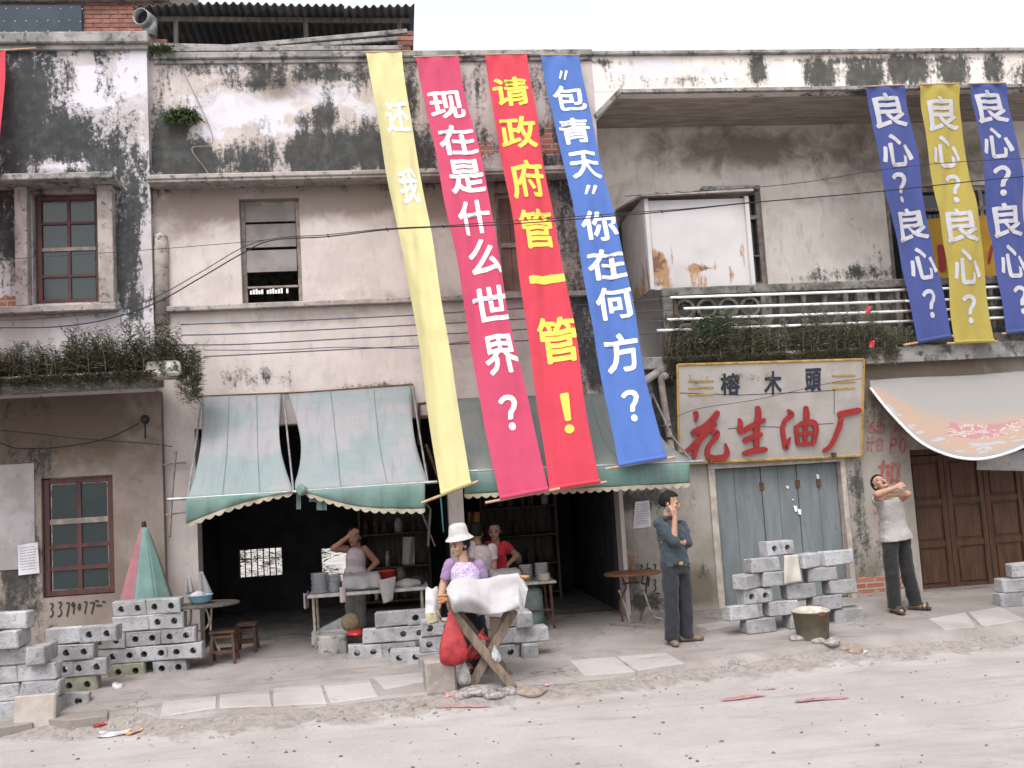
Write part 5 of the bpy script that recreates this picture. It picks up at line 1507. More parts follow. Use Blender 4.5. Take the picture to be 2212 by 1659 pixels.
# ================================================================== concrete blocks
BL, BH, BD = .36, .158, .17
def block_mesh(seed, holes=True):
    r = random.Random(seed)
    n = 16
    e = .010
    mb = MB()
    hx, hy, hz = BL / 2, BD / 2, BH / 2
    if not holes:
        mb.box((0, 0, 0), (BL, BD, BH), .012)
    else:
        rad = .034
        def half(cx, sgn):
            """ring of boundary points of one half and its hole, front (sgn -1) or back (1)"""
            x0, x1 = (-hx + e, 0) if cx < 0 else (0, hx - e)
            out, inn = [], []
            angs = [2 * PI * (k + .5) / n for k in range(n)]
            for a in angs:
                dx, dz = math.cos(a), math.sin(a)
                t = 1e9
                if dx > 1e-6: t = min(t, (x1 - cx) / dx)
                if dx < -1e-6: t = min(t, (x0 - cx) / dx)
                if dz > 1e-6: t = min(t, (hz - e) / dz)
                if dz < -1e-6: t = min(t, -(hz - e) / dz)
                out.append((cx + dx * t, dz * t)); inn.append((cx + dx * rad, dz * rad))
            for zc in (-hz + e, hz - e):           # snap the nearest points into the corners
                for xc in (x0, x1):
                    k = min(range(n), key=lambda i: (out[i][0] - xc) ** 2 + (out[i][1] - zc) ** 2)
                    out[k] = (xc, zc)
            return out, inn
        for cx in (-.085, .085):
            for sg in (-1, 1):
                o_, i_ = half(cx, sg)
                y = sg * hy
                vs_ = [(a, y, b) for a, b in o_] + [(a, y, b) for a, b in i_]
                fs = [(k, (k + 1) % n, n + (k + 1) % n, n + k) for k in range(n)]
                mb.add(vs_, fs if sg < 0 else [f[::-1] for f in fs])
            _, i_ = half(cx, 1)
            mb.add([(a, -hy, b) for a, b in i_] + [(a, hy, b) for a, b in i_], [(k, (k + 1) % n, n + (k + 1) % n, n + k) for k in range(n)])
        F_ = [(-hx + e, -hz + e), (hx - e, -hz + e), (hx - e, hz - e), (-hx + e, hz - e)]
        S_ = [(-hx, -hz), (hx, -hz), (hx, hz), (-hx, hz)]
        vs_ = [(a, -hy, b) for a, b in F_] + [(a, -hy + e, b) for a, b in S_] + [(a, hy - e, b) for a, b in S_] + [(a, hy, b) for a, b in F_]
        fs = []
        for q in range(3):
            for k in range(4):
                fs.append((4 * q + k, 4 * q + (k + 1) % 4, 4 * q + 4 + (k + 1) % 4, 4 * q + 4 + k))
        mb.add(vs_, fs)
    off = [Vector((r.gauss(0, .0075), r.gauss(0, .005), r.gauss(0, .0045))) for _ in range(8)]
    def bend(p):
        p = Vector(p)
        k = (p.x > 0) * 4 + (p.y > 0) * 2 + (p.z > 0)
        w = abs(p.x / hx) * abs(p.z / hz)
        return p + off[k] * w
    mb.v = [tuple(bend(p)) for p in mb.v]
    me = mb.mesh('block')
    bm = bmesh.new(); bm.from_mesh(me); bmesh.ops.recalc_face_normals(bm, faces=bm.faces); bm.to_mesh(me); bm.free()
    return me
M_block = mat('grey_concrete_block', (.34, .335, .35), (.235, .228, .23), 4.5, .95, .1, 1.0, 60, .014, col3=(.155, .148, .145), scale3=22, lo3=.55, hi3=.7, rnd=.2)
M_block2 = mat('mossy_concrete_block', (.26, .255, .19), (.19, .185, .14), 10, .95, .1, .7, 90, .008, rnd=.06)
H_ = [block_mesh(i) for i in range(9)]
P_ = [block_mesh(20 + i, False) for i in range(9)]
for me in H_ + P_: me.materials.append(M_block)
HM = block_mesh(40); HM.materials.append(M_block2)
_nb = [0]
ORD = ['first', 'second', 'third', 'fourth', 'fifth', 'sixth', 'seventh']
def block(kind, X, Y, z, label, group, rz=0.0, rx=0.0, ry=0.0):
    """kind H: holes face the road, P: plain face, E: end on"""
    _nb[0] += 1
    k = _nb[0]
    me = {'H': H_[k % 9], 'P': P_[k % 9], 'E': P_[k % 9], 'M': HM}[kind]
    o = bpy.data.objects.new('concrete_block', me)
    rr = random.Random(k * 7)
    o.location = (X, Y + rr.gauss(0, .007), z)
    o.rotation_euler = (rx, ry, rz + rr.gauss(0, R(1.6)) + (PI / 2 if kind == 'E' else 0))
    COL.objects.link(o)
    return tag(o, label, 'concrete block', group)
COURSE = ['bottom', 'second', 'third', 'fourth', 'fifth', 'sixth']
def pile(rows, frame, Y, where, group, rz=0.0, zbase=None, dY=0.0, X0=0.0):
    """rows: from the bottom; each row lists (kind, x left, y bottom) in the frame's picture units"""
    top = len(rows)
    for ri, row in enumerate(rows):
        for bi, b in enumerate(row):
            kind, fx, fy = b[:3]
            x, y = frame(fx, fy)
            p = V(x, y, Y)
            Yb = Y + dY * (p.x - X0)
            p = V(x, y, Yb)
            z0 = (pz(p.x, Yb) if zbase is None else zbase) - .004
            xx = p.x + (BL if kind != 'E' else BD) / 2 * math.cos(rz)
            lab = 'grey %s block, %s from left, %s course of %s' % ({'H': 'two-hole', 'P': 'plain-faced', 'E': 'end-on', 'M': 'mossy two-hole'}[kind], ORD[bi], COURSE[ri], where)
            if len(row) == 1: lab = 'grey %s block, alone in the %s course of %s' % ({'H': 'two-hole', 'P': 'plain-faced', 'E': 'end-on', 'M': 'mossy two-hole'}[kind], COURSE[ri], where)
            extra = b[3] if len(b) > 3 else {}
            block(kind, xx + extra.get('dx', 0), Yb + BD / 2 + extra.get('dy', 0), z0 + BH / 2 + ri * (BH + .002) + extra.get('dz', 0), lab, group, rz + extra.get('rz', 0), extra.get('rx', 0), extra.get('ry', 0))
F5 = lambda a, b: (a * .27, 1211 + b * .27)
GL = 'concrete blocks piled in front of the red ground-floor window'
pile([[('M', 870, 930), ('H', 1215, 905)], [('H', 820, 810), ('H', 1075, 785), ('H', 1340, 765)], [('H', 715, 700), ('H', 1005, 665), ('H', 1280, 655)], [('P', 905, 545), ('H', 1185, 540)], [('H', 895, 430), ('H', 1165, 420)]],
     F5, -1.0, 'the pile below the parasol', GL, zbase=-.13)
pile([[('M', 470, 1000)], [('H', 285, 900), ('H', 550, 880)], [('H', 450, 770)], [('P', 360, 660), ('H', 635, 610)]], F5, -1.5, 'the pile under the scrawled number', GL, zbase=-.145)
pile([[('P', -170, 1260), ('P', 150, 1255)], [('P', -170, 1110), ('P', 145, 1105)], [('P', -190, 960), ('P', 122, 955)], [('P', -120, 815), ('E', 235, 790)], [('E', 20, 665), ('E', -150, 665)], [('P', -110, 510)]],
     F5, -2.2, 'the stack at left edge', 'concrete blocks stacked at the left edge', zbase=-.205)
p = G(152, 1532, -.22)
block('H', p.x, p.y, -.14, 'grey two-hole block lying alone on the ground beside the leaning slab', 'loose concrete blocks', R(7), R(-6), R(4))
q_ = V(78, 1520, -2.36); q_.z = -.275
mb = MB(); mb.box(q_ + Vector((0, 0, .145)), (.36, .09, .30), .014, Matrix.Rotation(R(-9), 3, 'X'))
tag(mb.build('leaning_slab', mat('beige_cement_slab', (.34, .30, .27), (.27, .235, .21), 6, .95, .1, .5, 60)), 'square beige cement slab standing in front of the left block stack', 'slab')
F6 = lambda a, b: (512 + a * .27, 1211 + b * .27)
GM = 'concrete blocks piled below the serving tables'
pile([[('H', 890, 775), ('H', 1165, 770)], [('P', 1005, 645), ('H', 1262, 640)], [('P', 1105, 530), ('H', 1360, 500)]], F6, -1.12, 'the pile left of the vendor', GM, zbase=-.115)
pile([[('H', 1462, 910)], [('H', 1468, 780)], [('H', 1470, 630)]], F6, -1.75, 'the column behind red bags', GM, zbase=-.15)
F7 = lambda a, b: (1024 + a * .27, 1211 + b * .27)
pile([[('H', 90, 845), ('E', 385, 810)], [('P', 60, 700), ('P', 320, 672)], [('P', 50, 560), ('E', 330, 545)], [('P', -30, 440)]], F7, -1.62, 'the pile right of the vendor', GM, zbase=-.15)
p = V(512 + 1300 * .27, 1211 + 890 * .27, -1.5)
block('H', p.x + .1, -1.45, -.14 + BH / 2, 'grey two-hole block standing alone left of the cement cube', 'loose concrete blocks', R(-8))
F4 = lambda a, b: (1519 + a * .17746, 1160.6 + b * .17746)
GR = 'concrete blocks piled in front of the teal doors'
pile([[('P', 520, 1195), ('P', 1030, 1090), ('P', 1610, 1060)], [('P', 300, 1015), ('P', 800, 990), ('P', 1325, 890)], [('H', 480, 825, {'rz': .0}), ('P', 1020, 765), ('P', 1525, 705)], [('P', 390, 630, {'rz': R(28)}), ('P', 700, 600), ('P', 1275, 545)],
      [('P', 570, 435), ('P', 1090, 380, {'rz': R(22), 'dx': .03}), ('P', 1460, 335)], [('H', 790, 210, {'dy': .1})]], F4, -1.42, 'the pile by the bucket', GR, zbase=-.125, dY=.21, X0=3.75, rz=R(10))
F8 = lambda a, b: (1614 + a * .27, 1211 + b * .27)
pile([[('P', 2035, 365), ('P', 2300, 345)], [('P', 2045, 262), ('P', 2310, 245)], [('P', 2130, 135)]], F8, -1.15, 'the stack at right edge', 'concrete blocks at the right edge', zbase=-.11)

# ================================================================== things on the pavement
def round_top(c, rx, ry, th, m, parent, name='table_top'):
    mb = MB(); mb.lathe([(.001, th / 2), (.97, th / 2), (1, th / 4), (1, -th / 4), (.97, -th / 2), (.001, -th / 2)], (0, 0, 0), 32)
    mb.v = [(c[0] + a * rx, c[1] + b * ry, c[2] + d) for a, b, d in mb.v]
    return mb.build(name, m, parent)
M_brownwood = mat('red_brown_table_wood', (.20, .08, .04), (.13, .055, .03), 6, .55, .35, .15, 40, stretch=(1, 6, 1))
M_stool = mat('dark_stool_wood', (.085, .045, .032), (.055, .03, .024), 9, .7, .25, .2, 40)
M_cream_tube = mat('chipped_cream_tube', (.36, .32, .26), (.22, .18, .14), 16, .6, .3)
M_china = mat('white_china', (.42, .42, .45), (.36, .36, .39), 9, .35, .5)
M_cloth_grey = cloth_mat('greyish_dishcloth', (.31, .29, .29), .05)
M_cloth_white = cloth_mat('white_table_cloth', (.37, .35, .36), .03, dirt=.3)
M_redplastic = mat('red_plastic', (.42, .03, .03), (.34, .025, .025), 6, .35, .5)
M_granite = mat('speckled_table_top', (.40, .38, .36), (.27, .25, .235), 18, .5, .4)

Z5 = lambda a, b: (341.4 + a * .16462, 1194.8 + b * .16462)
# --- folding table with wash basin
T = empty('folding_table', V(440, 1420, -.75), 'round brown folding table with a blue basin beside the block pile', 'table')
ty = -.78
c = V(*Z5(650, 672), ty)
round_top((c.x, c.y, c.z), .34, .30, .028, M_plank, T)
for pts in ([(430, 700), (435, 860), (415, 940)], [(620, 720), (670, 850), (650, 960), (580, 1010), (470, 1025)], [(700, 720), (695, 850), (690, 1000), (720, 1090), (830, 1330)], [(560, 1340), (770, 1300)], [(380, 1360), (430, 1490)]):
    mb = MB(); mb.tube(spline([V(*Z5(*p), ty + .04 * (i % 2)) for i, p in enumerate(pts)], 5), .012, 7); mb.build('leg', M_cream_tube, T, True)
BS = empty('wash_basin', V(*Z5(560, 665), ty), 'light blue enamel wash basin heaped with white cloth', 'basin')
cb = V(*Z5(560, 664), ty) + Vector((0, 0, .004))
mb = MB(); mb.lathe([(.001, 0), (.085, 0), (.11, .03), (.128, .085), (.136, .09), (.132, .095), (.12, .088), (.10, .035), (.001, .02)], cb, 28); mb.build('bowl', mat('light_blue_enamel', (.20, .33, .42), (.16, .28, .37), 8, .35, .5), BS, True)
mb = MB(); mb.ell(cb + Vector((-.03, 0, .085)), (.085, .08, .045), 16, 8, fn=lambda p: p * (1 + .14 * math.sin(40 * p.x + 1) * math.cos(35 * p.y))); mb.build('cloth', M_cloth_white, BS, True)
def towel(label, top, bot, Y, m, wt, wb, fold=3):
    a, b = V(*top, Y), V(*bot, Y)
    mb = MB()
    mb.grid(lambda u, v: a.lerp(b, v) + Vector(((u - .5) * (wt + (wb - wt) * v), -.02 - .03 * math.sin(fold * PI * u + v) * (.3 + v) * .6, -.01 * math.sin(5 * u) * v)), 14, 12)
    o = mb.build('hanging_towel', m, None, True); o.modifiers.new('s', 'SOLIDIFY').thickness = .006
    tag(o, label, 'towel')
towel('white towel hanging behind the wash basin, left of two', Z5(390, 300), Z5(420, 520), -.12, M_cloth_white, .05, .09)
towel('greyish towel hanging behind the wash basin, right of two', Z5(570, 240), Z5(630, 545), -.10, M_cloth_grey, .03, .14)
# --- stools
def stool(label, seat, foot, Y, w=.27, dpt=.26):
    s = V(*seat, Y); f = V(*foot, Y)
    T = empty('wooden_stool', (s.x, Y, f.z), label, 'stool')
    zt, zb = s.z, pz(s.x, Y) if Y < .2 else 0.0
    mb = MB(); mb.box((s.x, Y, zt), (w, dpt, .03), .006); mb.build('seat', M_stool, T)
    for sx in (-1, 1):
        for sy in (-1, 1):
            mb = MB(); mb.bar((s.x + sx * (w / 2 - .03), Y + sy * (dpt / 2 - .03), zt - .015), (s.x + sx * (w / 2 - .008), Y + sy * (dpt / 2 - .01), zb), .03, .03, .003); mb.build('leg', M_stool, T)
    for sy in (-1, 1):
        for z in (zb + (zt - zb) * .38, zt - .05):
            mb = MB(); mb.bar((s.x - w / 2 + .03, Y + sy * (dpt / 2 - .022), z), (s.x + w / 2 - .03, Y + sy * (dpt / 2 - .022), z), .018, .03, .002); mb.build('stretcher', M_stool, T)
    for sx in (-1, 1):
        z = zb + (zt - zb) * .30
        mb = MB(); mb.bar((s.x + sx * (w / 2 - .02), Y - dpt / 2 + .03, z), (s.x + sx * (w / 2 - .02), Y + dpt / 2 - .03, z), .018, .03, .002); mb.build('stretcher', M_stool, T)
stool('dark wooden stool standing nearer the block pile', Z5(860, 1020), Z5(860, 1460), -.72)
stool('dark wooden stool standing further inside the left shop', Z5(1170, 935), Z5(1170, 1380), -.28, .22, .22)
# --- folded parasol
U = empty('folded_parasol', V(318, 1400, -.45), 'folded parasol with pink, mint and orange gores leaning behind the blocks', 'parasol')
ut, ub = V(311, 1132, -.45), V(322, 1300, -.45)
cols = [mat('parasol_' + n_, c_, tuple(x * .85 for x in c_), 8, .8, .2) for n_, c_ in (('mint', (.135, .215, .20)), ('pink', (.27, .115, .135)), ('yellow', (.28, .25, .13)), ('orange', (.27, .135, .065)))]
ng = 8
base = V(320, 1440, -.45)
for g in range(ng):
    mb = MB()
    def gore(u, v, g=g):
        a = 2 * PI * (g + u) / ng - PI / 2 - 1.05
        rr = (.012 + .48 * v ** .85) * (1 - .13 * math.sin(PI * u) * (.3 + v))
        c0 = ut.lerp(base, v)
        return c0 + Vector((math.cos(a) * rr, math.sin(a) * rr * .75, 0))
    mb.grid(gore, 6, 14)
    o = mb.build('gore', cols[[1, 0, 0, 3, 2, 1, 0, 2][g]], U, True); o.modifiers.new('s', 'SOLIDIFY').thickness = .003
mb = MB(); mb.tube([ut + Vector((0, 0, .03)), ut + Vector((0, 0, -.03))], [.02, .03], 10); mb.build('ferrule', M_blackwire, U)
mb = MB(); mb.tube([ut, (base.x, base.y, -.08)], .016, 8); mb.build('pole', M_steel, U)
# shutter planks and bamboo at the shop's left jamb
for i in range(4):
    a = V(372 + i * 14, 1130, .03 + .02 * (i % 2))
    mb = MB(); mb.span((a.x, a.y - .02, -.04), (a.x + .068, a.y + .01, 1.75), .004)
    tag(mb.build('shutter_plank', M_plank), ORD[i] + ' from left of the dark upright planks at the left shop jamb', 'plank', 'dark upright planks at the left shop jamb')
mb = MB(); mb.tube(spline([V(380, 975, -.25), V(374, 1040, -.25), V(370, 1100, -.25), V(366, 1160, -.25)]), .014, 7); tag(mb.build('bamboo_pole', M_greywood, None, True), 'thin crooked pole standing between the left house and the awning', 'pole')
mb = MB(); mb.tube([V(350, 1004, -.1), V(402, 999, -.1)], .012, 6); tag(mb.build('cross_stick', M_greywood), 'upper short stick across the gap left of the awning', 'stick')
mb = MB(); mb.tube([V(358, 1112, -.2), V(405, 1106, -.2)], .012, 6); tag(mb.build('cross_stick', M_greywood), 'lower short stick across the gap left of the awning', 'stick')

# --- serving table, left
Z4 = lambda a, b: (648.6 + a * .17486, 1109.4 + b * .17486)
TY = -.50
def plates(label, c, r_, n, gap=.017, m=None):
    T = empty('plate_stack', c, label, 'plates')
    for i in range(n):
        mb = MB(); mb.lathe([(.001, 0), (r_ * .62, 0), (r_ * .7, .004), (r_, .016), (r_, .019), (r_ * .68, .008), (.001, .006)], (c[0] + rng.normal() * .002, c[1] + rng.normal() * .002, c[2] + i * gap), 24)
        mb.build('plate', m or M_china, T, True)
tl, tr = V(*Z4(85, 1032), TY), V(*Z4(1585, 915), TY)
zt = (tl.z + tr.z) / 2
TA = empty('serving_table', ((tl.x + tr.x) / 2, TY, 0), 'long speckled serving table loaded with plates at the left shop', 'table')
mb = MB(); mb.span((tl.x, TY, zt - .022), (tr.x, TY + .6, zt + .016), .006); mb.build('table_top', M_granite, TA)
for x in (tl.x + .06, tr.x - .08):
    for y in (TY + .05, TY + .55):
        mb = MB(); mb.tube([(x, y, zt - .02), (x + .01, y, pz(x, y))], .016, 8); mb.build('leg', M_cream_tube, TA)
mb = MB(); mb.grid(lambda u, v: Vector((tl.x - .03 - .02 * math.sin(6 * u), TY + .02 + .3 * u, zt + .03 - .17 * v + .01 * math.sin(9 * u))), 8, 8); o = mb.build('cloth_end', M_cloth_grey, TA, True); o.modifiers.new('s', 'SOLIDIFY').thickness = .006
zt += .018
p = V(*Z4(250, 985), TY + .15); plates('taller stack of white plates at the left end of the serving table', (p.x, TY + .15, zt), .10, 13)
p = V(*Z4(425, 985), TY + .17); plates('shorter stack of white plates second on the serving table', (p.x, TY + .17, zt), .085, 11)
def drape(label, x0, x1, y0, y1, z0, h, m, sags, cat='cloth', seed=1):
    r = random.Random(seed)
    ph = [r.uniform(0, 6) for _ in range(4)]
    mb = MB()
    def fn(u, v):
        # v runs back bottom -> top -> front bottom
        x = x0 + (x1 - x0) * u
        if v < .3: y, z = y1 + .02, z0 + h * (v / .3)
        elif v < .6: y, z = y1 + (y0 - y1) * (v - .3) / .3, z0 + h + .008 * math.sin(9 * u + ph[0])
        else:
            t = (v - .6) / .4
            y, z = y0 - .02 * t + .012 * math.sin(20 * u + ph[1]) * t, z0 + h - (h + sags * (.4 + .6 * abs(math.sin(3.1 * u + ph[2])))) * t
        e = min(u, 1 - u)
        z -= max(0, .06 - e) * 1.2
        return Vector((x, y + .006 * math.sin(17 * u + ph[3]), z + .006 * math.sin(13 * u + 5 * v)))
    mb.grid(fn, 30, 24)
    o = mb.build('draped_cloth', m, None, True); o.modifiers.new('s', 'SOLIDIFY').thickness = .006
    return tag(o, label, cat)
a, b = V(*Z4(520, 970), TY + .05), V(*Z4(1000, 950), TY + .05)
mb = MB(); mb.span((a.x + .03, TY + .1, zt), (b.x - .03, TY + .45, zt + .15), .01); tag(mb.build('food_tray', M_steel), 'steel food tray hidden under the grey cloth on the serving table', 'tray')
drape('grey cloth draped over the food tray on the left serving table', a.x, b.x, TY + .06, TY + .49, zt + .012, .152, M_cloth_grey, -.02)
mb = MB(); c0 = V(*Z4(1080, 960), TY - .03)
mb.grid(lambda u, v: c0 + Vector(((u - .5) * (.10 + .10 * (1 - v)), -.01 - .02 * math.sin(4 * u) - .01 * v, .13 - .26 * v + .03 * u)), 10, 12); o = mb.build('hanging_cloth', M_cloth_grey, None, True); o.modifiers.new('s', 'SOLIDIFY').thickness = .006; tag(o, 'crumpled cloth hanging over the front of the serving table', 'cloth')
mb = MB(); c0 = V(*Z4(525, 1010), TY - .02)
mb.grid(lambda u, v: c0 + Vector(((u - .5) * .06, -.012 * math.sin(4 * u), .09 - .17 * v)), 6, 8); o = mb.build('hanging_rag', cloth_mat('pinkish_rag', (.42, .31, .31), .05), None, True); o.modifiers.new('s', 'SOLIDIFY').thickness = .006; tag(o, 'pinkish rag hanging off the serving table below the plates', 'rag')
mb = MB(); c0 = V(*Z4(1330, 900), TY + .15); c0.z = zt + .03
mb.ell(c0, (.16, .10, .055), 20, 10, fn=lambda p: p * (1 + .25 * math.sin(25 * p.x + 2) * math.cos(22 * p.y + 1))); tag(mb.build('cloth_heap', M_cloth_grey, None, True), 'heap of pale rags at the right end of the serving table', 'cloth')
c0 = V(*Z4(1070, 850), TY + .42); c0.z = zt
mb = MB(); mb.lathe([(.001, .0), (.085, 0), (.11, .17), (.118, .172), (.118, .18), (.105, .178), (.08, .01), (.001, .008)], c0, 24); tag(mb.build('red_bucket', M_redplastic, None, True), 'red plastic tub behind the grey cloth on the serving table', 'bucket')
c0 = V(*Z4(1240, 850), TY + .45); c0.z = zt
mb = MB(); mb.lathe([(.001, 0), (.05, 0), (.062, .05), (.06, .14), (.04, .18), (.03, .2), (.001, .2)], c0, 18); tag(mb.build('clay_jar', mat('brown_glazed_jar', (.06, .04, .03), None, rough=.4), None, True), 'dark clay jar beside the red tub on the serving table', 'jar')
c0 = V(*Z4(1440, 880), TY + .35); c0.z = zt
mb = MB(); mb.lathe([(.001, 0), (.08, 0), (.085, .06), (.07, .09), (.001, .1)], c0, 18); tag(mb.build('dark_pot', M_blackwire, None, True), 'black pot at the right end of the serving table', 'pot')
# under the table
p = V(*Z4(420, 1300), TY + .1)
block('P', p.x, TY + .2, .13, 'pale tilted block leaning on another under the serving table', 'loose concrete blocks', R(10), 0, R(-22))
p = V(*Z4(340, 1430), TY + .1)
block('P', p.x, TY + .12, -.03 + BH / 2, 'pale block lying under the left end of the serving table', 'loose concrete blocks', R(4))
p = V(*Z4(620, 1350), TY + .1)
mb = MB(); mb.lathe([(.001, 0), (.09, .0), (.105, .04), (.09, .10), (.001, .12)], (p.x, TY + .16, p.z), 22, rot=Matrix.Rotation(R(80), 3, 'X') @ Matrix.Rotation(0, 3, 'Z')); tag(mb.build('round_basket', mat('woven_bamboo', (.22, .17, .10), (.14, .11, .07), 40, .9, .1, .5, 120), None, True), 'round woven basket standing on edge under the serving table', 'basket')
p = V(*Z4(660, 1490), TY)
mb = MB(); mb.ell((p.x, TY - .02, p.z + .01), (.14, .12, .04), 18, 8, fn=lambda q: q * (1 + .15 * math.sin(30 * q.x))); tag(mb.build('red_sack', M_redplastic, None, True), 'flat red and white sack below the woven basket', 'sack')
a, b = V(*Z4(190, 1520), TY - .25), V(*Z4(580, 1640), TY - .25)
mb = MB(); mb.span((a.x, TY - .3, -.12), (b.x, TY + .1, a.z), .015); tag(mb.build('cement_step', M_concrete), 'low cement step in front of the left serving table', 'step')

# --- second serving table with gas bottle
T2 = -.42
tl, tr = V(1048, 1262, T2), V(1202, 1254, T2)
zt2 = tr.z
TA = empty('serving_table', ((tl.x + tr.x) / 2, T2, 0), 'shorter serving table with stacked basins behind the hatted vendor', 'table')
mb = MB(); mb.span((tl.x, T2, zt2 - .03), (tr.x, T2 + .6, zt2), .006); mb.build('table_top', M_granite, TA)
for x in (tl.x + .05, tr.x - .07):
    for y in (T2 + .05, T2 + .55):
        mb = MB(); mb.tube([(x, y, zt2 - .03), (x + .02, y, pz(x, y))], .015, 8); mb.build('leg', M_rust, TA)
mb = MB(); mb.tube([(tl.x + .06, T2 + .05, .16), (tr.x - .06, T2 + .05, .16)], .012, 6); mb.build('stretcher', M_rust, TA)
p = V(1137, 1240, T2 + .3); plates('stack of pinkish and white basins on the shorter serving table', (p.x, T2 + .30, zt2), .085, 9, .02, mat('pinkish_enamel', (.50, .44, .47), (.44, .36, .40), 6, .4, .4))
p = V(1170, 1240, T2 + .2); plates('stack of white bowls at the right end of the shorter serving table', (p.x, T2 + .20, zt2), .08, 11, .018)
p = V(1176, 1246, T2 + .08); plates('low stack of cream dishes at the front right of the shorter serving table', (p.x, T2 + .10, zt2), .07, 5, .016, mat('cream_china', (.58, .52, .40), None, rough=.4))
a, b = V(1063, 1250, T2 + .1), V(1128, 1250, T2 + .1)
drape('pale grey cloth over a box on the shorter serving table', a.x, b.x, T2 + .12, T2 + .5, zt2 + .004, .13, M_cloth_grey, -.02, seed=4)
p = V(1152, 1352, T2 + .2)
GB = empty('gas_bottle', (p.x, T2 + .22, -.03), 'greenish grey gas bottle under the shorter serving table', 'gas bottle')
mb = MB(); mb.lathe([(.001, 0), (.11, 0), (.13, .03), (.135, .08), (.135, .33), (.12, .40), (.06, .445), (.001, .45)], (p.x, T2 + .22, -.02), 24); mb.build('body', mat('greenish_gas_bottle_paint', (.14, .18, .165), (.10, .13, .12), 8, .6, .3, col3=(.12, .07, .05), scale3=14), GB, True)
mb = MB(); mb.lathe([(.09, .43), (.10, .50), (.095, .50), (.085, .43)], (p.x, T2 + .22, -.02), 20); mb.build('collar', M_rust, GB)

# --- brown folding table at the pillar
T3 = -.34
c = V(1366, 1238, T3)
TA = empty('folding_table', (c.x, T3, 0), 'red brown round folding table in front of the dirty pillar', 'table')
round_top((c.x, T3, c.z), .34, .30, .028, M_brownwood, TA)
for pts in ([(1337, 1275), (1350, 1308), (1362, 1347)], [(1345, 1250), (1352, 1270), (1340, 1300), (1345, 1342)], [(1376, 1243), (1390, 1275), (1402, 1310), (1414, 1332), (1432, 1338)], [(1400, 1245), (1392, 1290), (1383, 1340)], [(1345, 1262), (1372, 1258), (1396, 1262)]):
    mb = MB(); mb.tube(spline([V(x, y, T3 - .05 + .06 * (i % 2)) for i, (x, y) in enumerate(pts)], 5), .011, 7); mb.build('leg', M_cream_tube if pts[0][0] in (1337, 1376) else M_rust, TA, True)
p = V(1369, 1234, T3)
mb = MB(); mb.lathe([(.001, 0), (.035, 0), (.03, .04), (.022, .09), (.03, .14), (.042, .18), (.04, .19), (.001, .18)], (p.x, T3 + .05, c.z + .014), 16); tag(mb.build('brown_vase', mat('brown_vase', (.20, .11, .06), (.12, .07, .05), 9, .7, .3), None, True), 'small brown vase standing on the red brown folding table', 'vase')

# --- vendor's trestle stand
Z1 = lambda a, b: (904.6 + a * .23666, 1117.9 + b * .23666)
SYf, SYb = -2.62, -2.22
TS_ = empty('trestle_stand', G(*Z1(660, 1560), -.25), 'crossed timber trestle stand carrying the vendor\'s cloth-covered tray', 'stand')
M_timber = mat('grey_brown_timber', (.20, .155, .12), (.125, .095, .075), 7, .9, .15, .5, 40, stretch=(3, 3, 1))
gz = -.235
def foot(px, Y):
    p = V(*Z1(*px), Y); p.z = max(gz, p.z) ; return p
for (a, b, Y) in (((290, 850), (895, 1595), SYf), ((870, 840), (430, 1625), SYf + .07), ((330, 830), (900, 1540), SYb), ((840, 830), (470, 1560), SYb + .07)):
    p, q = V(*Z1(*a), Y), V(*Z1(*b), Y)
    d = (q - p); q = p + d * ((gz - p.z) / d.z)
    mb = MB(); mb.bar(p, q, .055, .085, .006); mb.build('leg', M_timber, TS_)
for px in ((590, 1150), (300, 850), (855, 850)):
    p, q = V(*Z1(*px), SYf), V(*Z1(*px), SYf); q = Vector((p.x, SYb, p.z))
    mb = MB(); mb.bar(p, q, .05, .05, .005); mb.build('cross_bar', M_timber, TS_)
ztr = V(*Z1(600, 830), SYf).z
xa, xb = V(*Z1(270, 830), SYf).x, V(*Z1(950, 830), SYf).x
mb = MB(); mb.span((xa, SYf - .04, ztr), (xb, SYb + .06, ztr + .03), .006); mb.build('tray', M_timber, TS_)
# cloth over the tray
ridge = [(255, 660), (300, 585), (350, 556), (440, 546), (540, 572), (640, 560), (745, 530), (830, 524), (905, 514), (950, 560), (998, 655)]
hemp = [(262, 705), (322, 872), (380, 856), (470, 866), (560, 884), (650, 888), (740, 876), (830, 852), (915, 825), (950, 912), (985, 690)]
def interp(arr, u):
    x = u * (len(arr) - 1); i = min(int(x), len(arr) - 2); f = x - i
    f = f * f * (3 - 2 * f) * .5 + f * .5
    return tuple(arr[i][k] + (arr[i + 1][k] - arr[i][k]) * f for k in range(2))
def tcloth(u, v):
    if v < .35:
        t = v / .35
        p = V(*Z1(*interp(ridge, u)), SYf + .12)
        p.y = SYb + .08 + (SYf + .12 - SYb - .08) * t
        p.z += -.10 * (1 - t) ** 2
        return p
    t = (v - .35) / .65
    a, b = interp(ridge, u), interp(hemp, u)
    Y = SYf + .12 - .20 * math.sin(t * PI / 2) ** .8
    Y += .050 * math.sin(7.5 * u * (1 + .2 * t) + 4 * t + 1) * t + .026 * math.sin(19 * u - 6 * t) * t + .085 * math.sin(PI * t) * math.cos(5 * (u - .55) - 2.6 * t)
    return V(*Z1(a[0] + (b[0] - a[0]) * t, a[1] + (b[1] - a[1]) * t), Y)
mb = MB(); mb.grid(tcloth, 60, 36)
o = mb.build('tray_cloth', M_cloth_white, None, True); o.modifiers.new('s', 'SOLIDIFY').thickness = .005
tag(o, 'white cloth draped over the vendor\'s tray on the trestle', 'cloth')
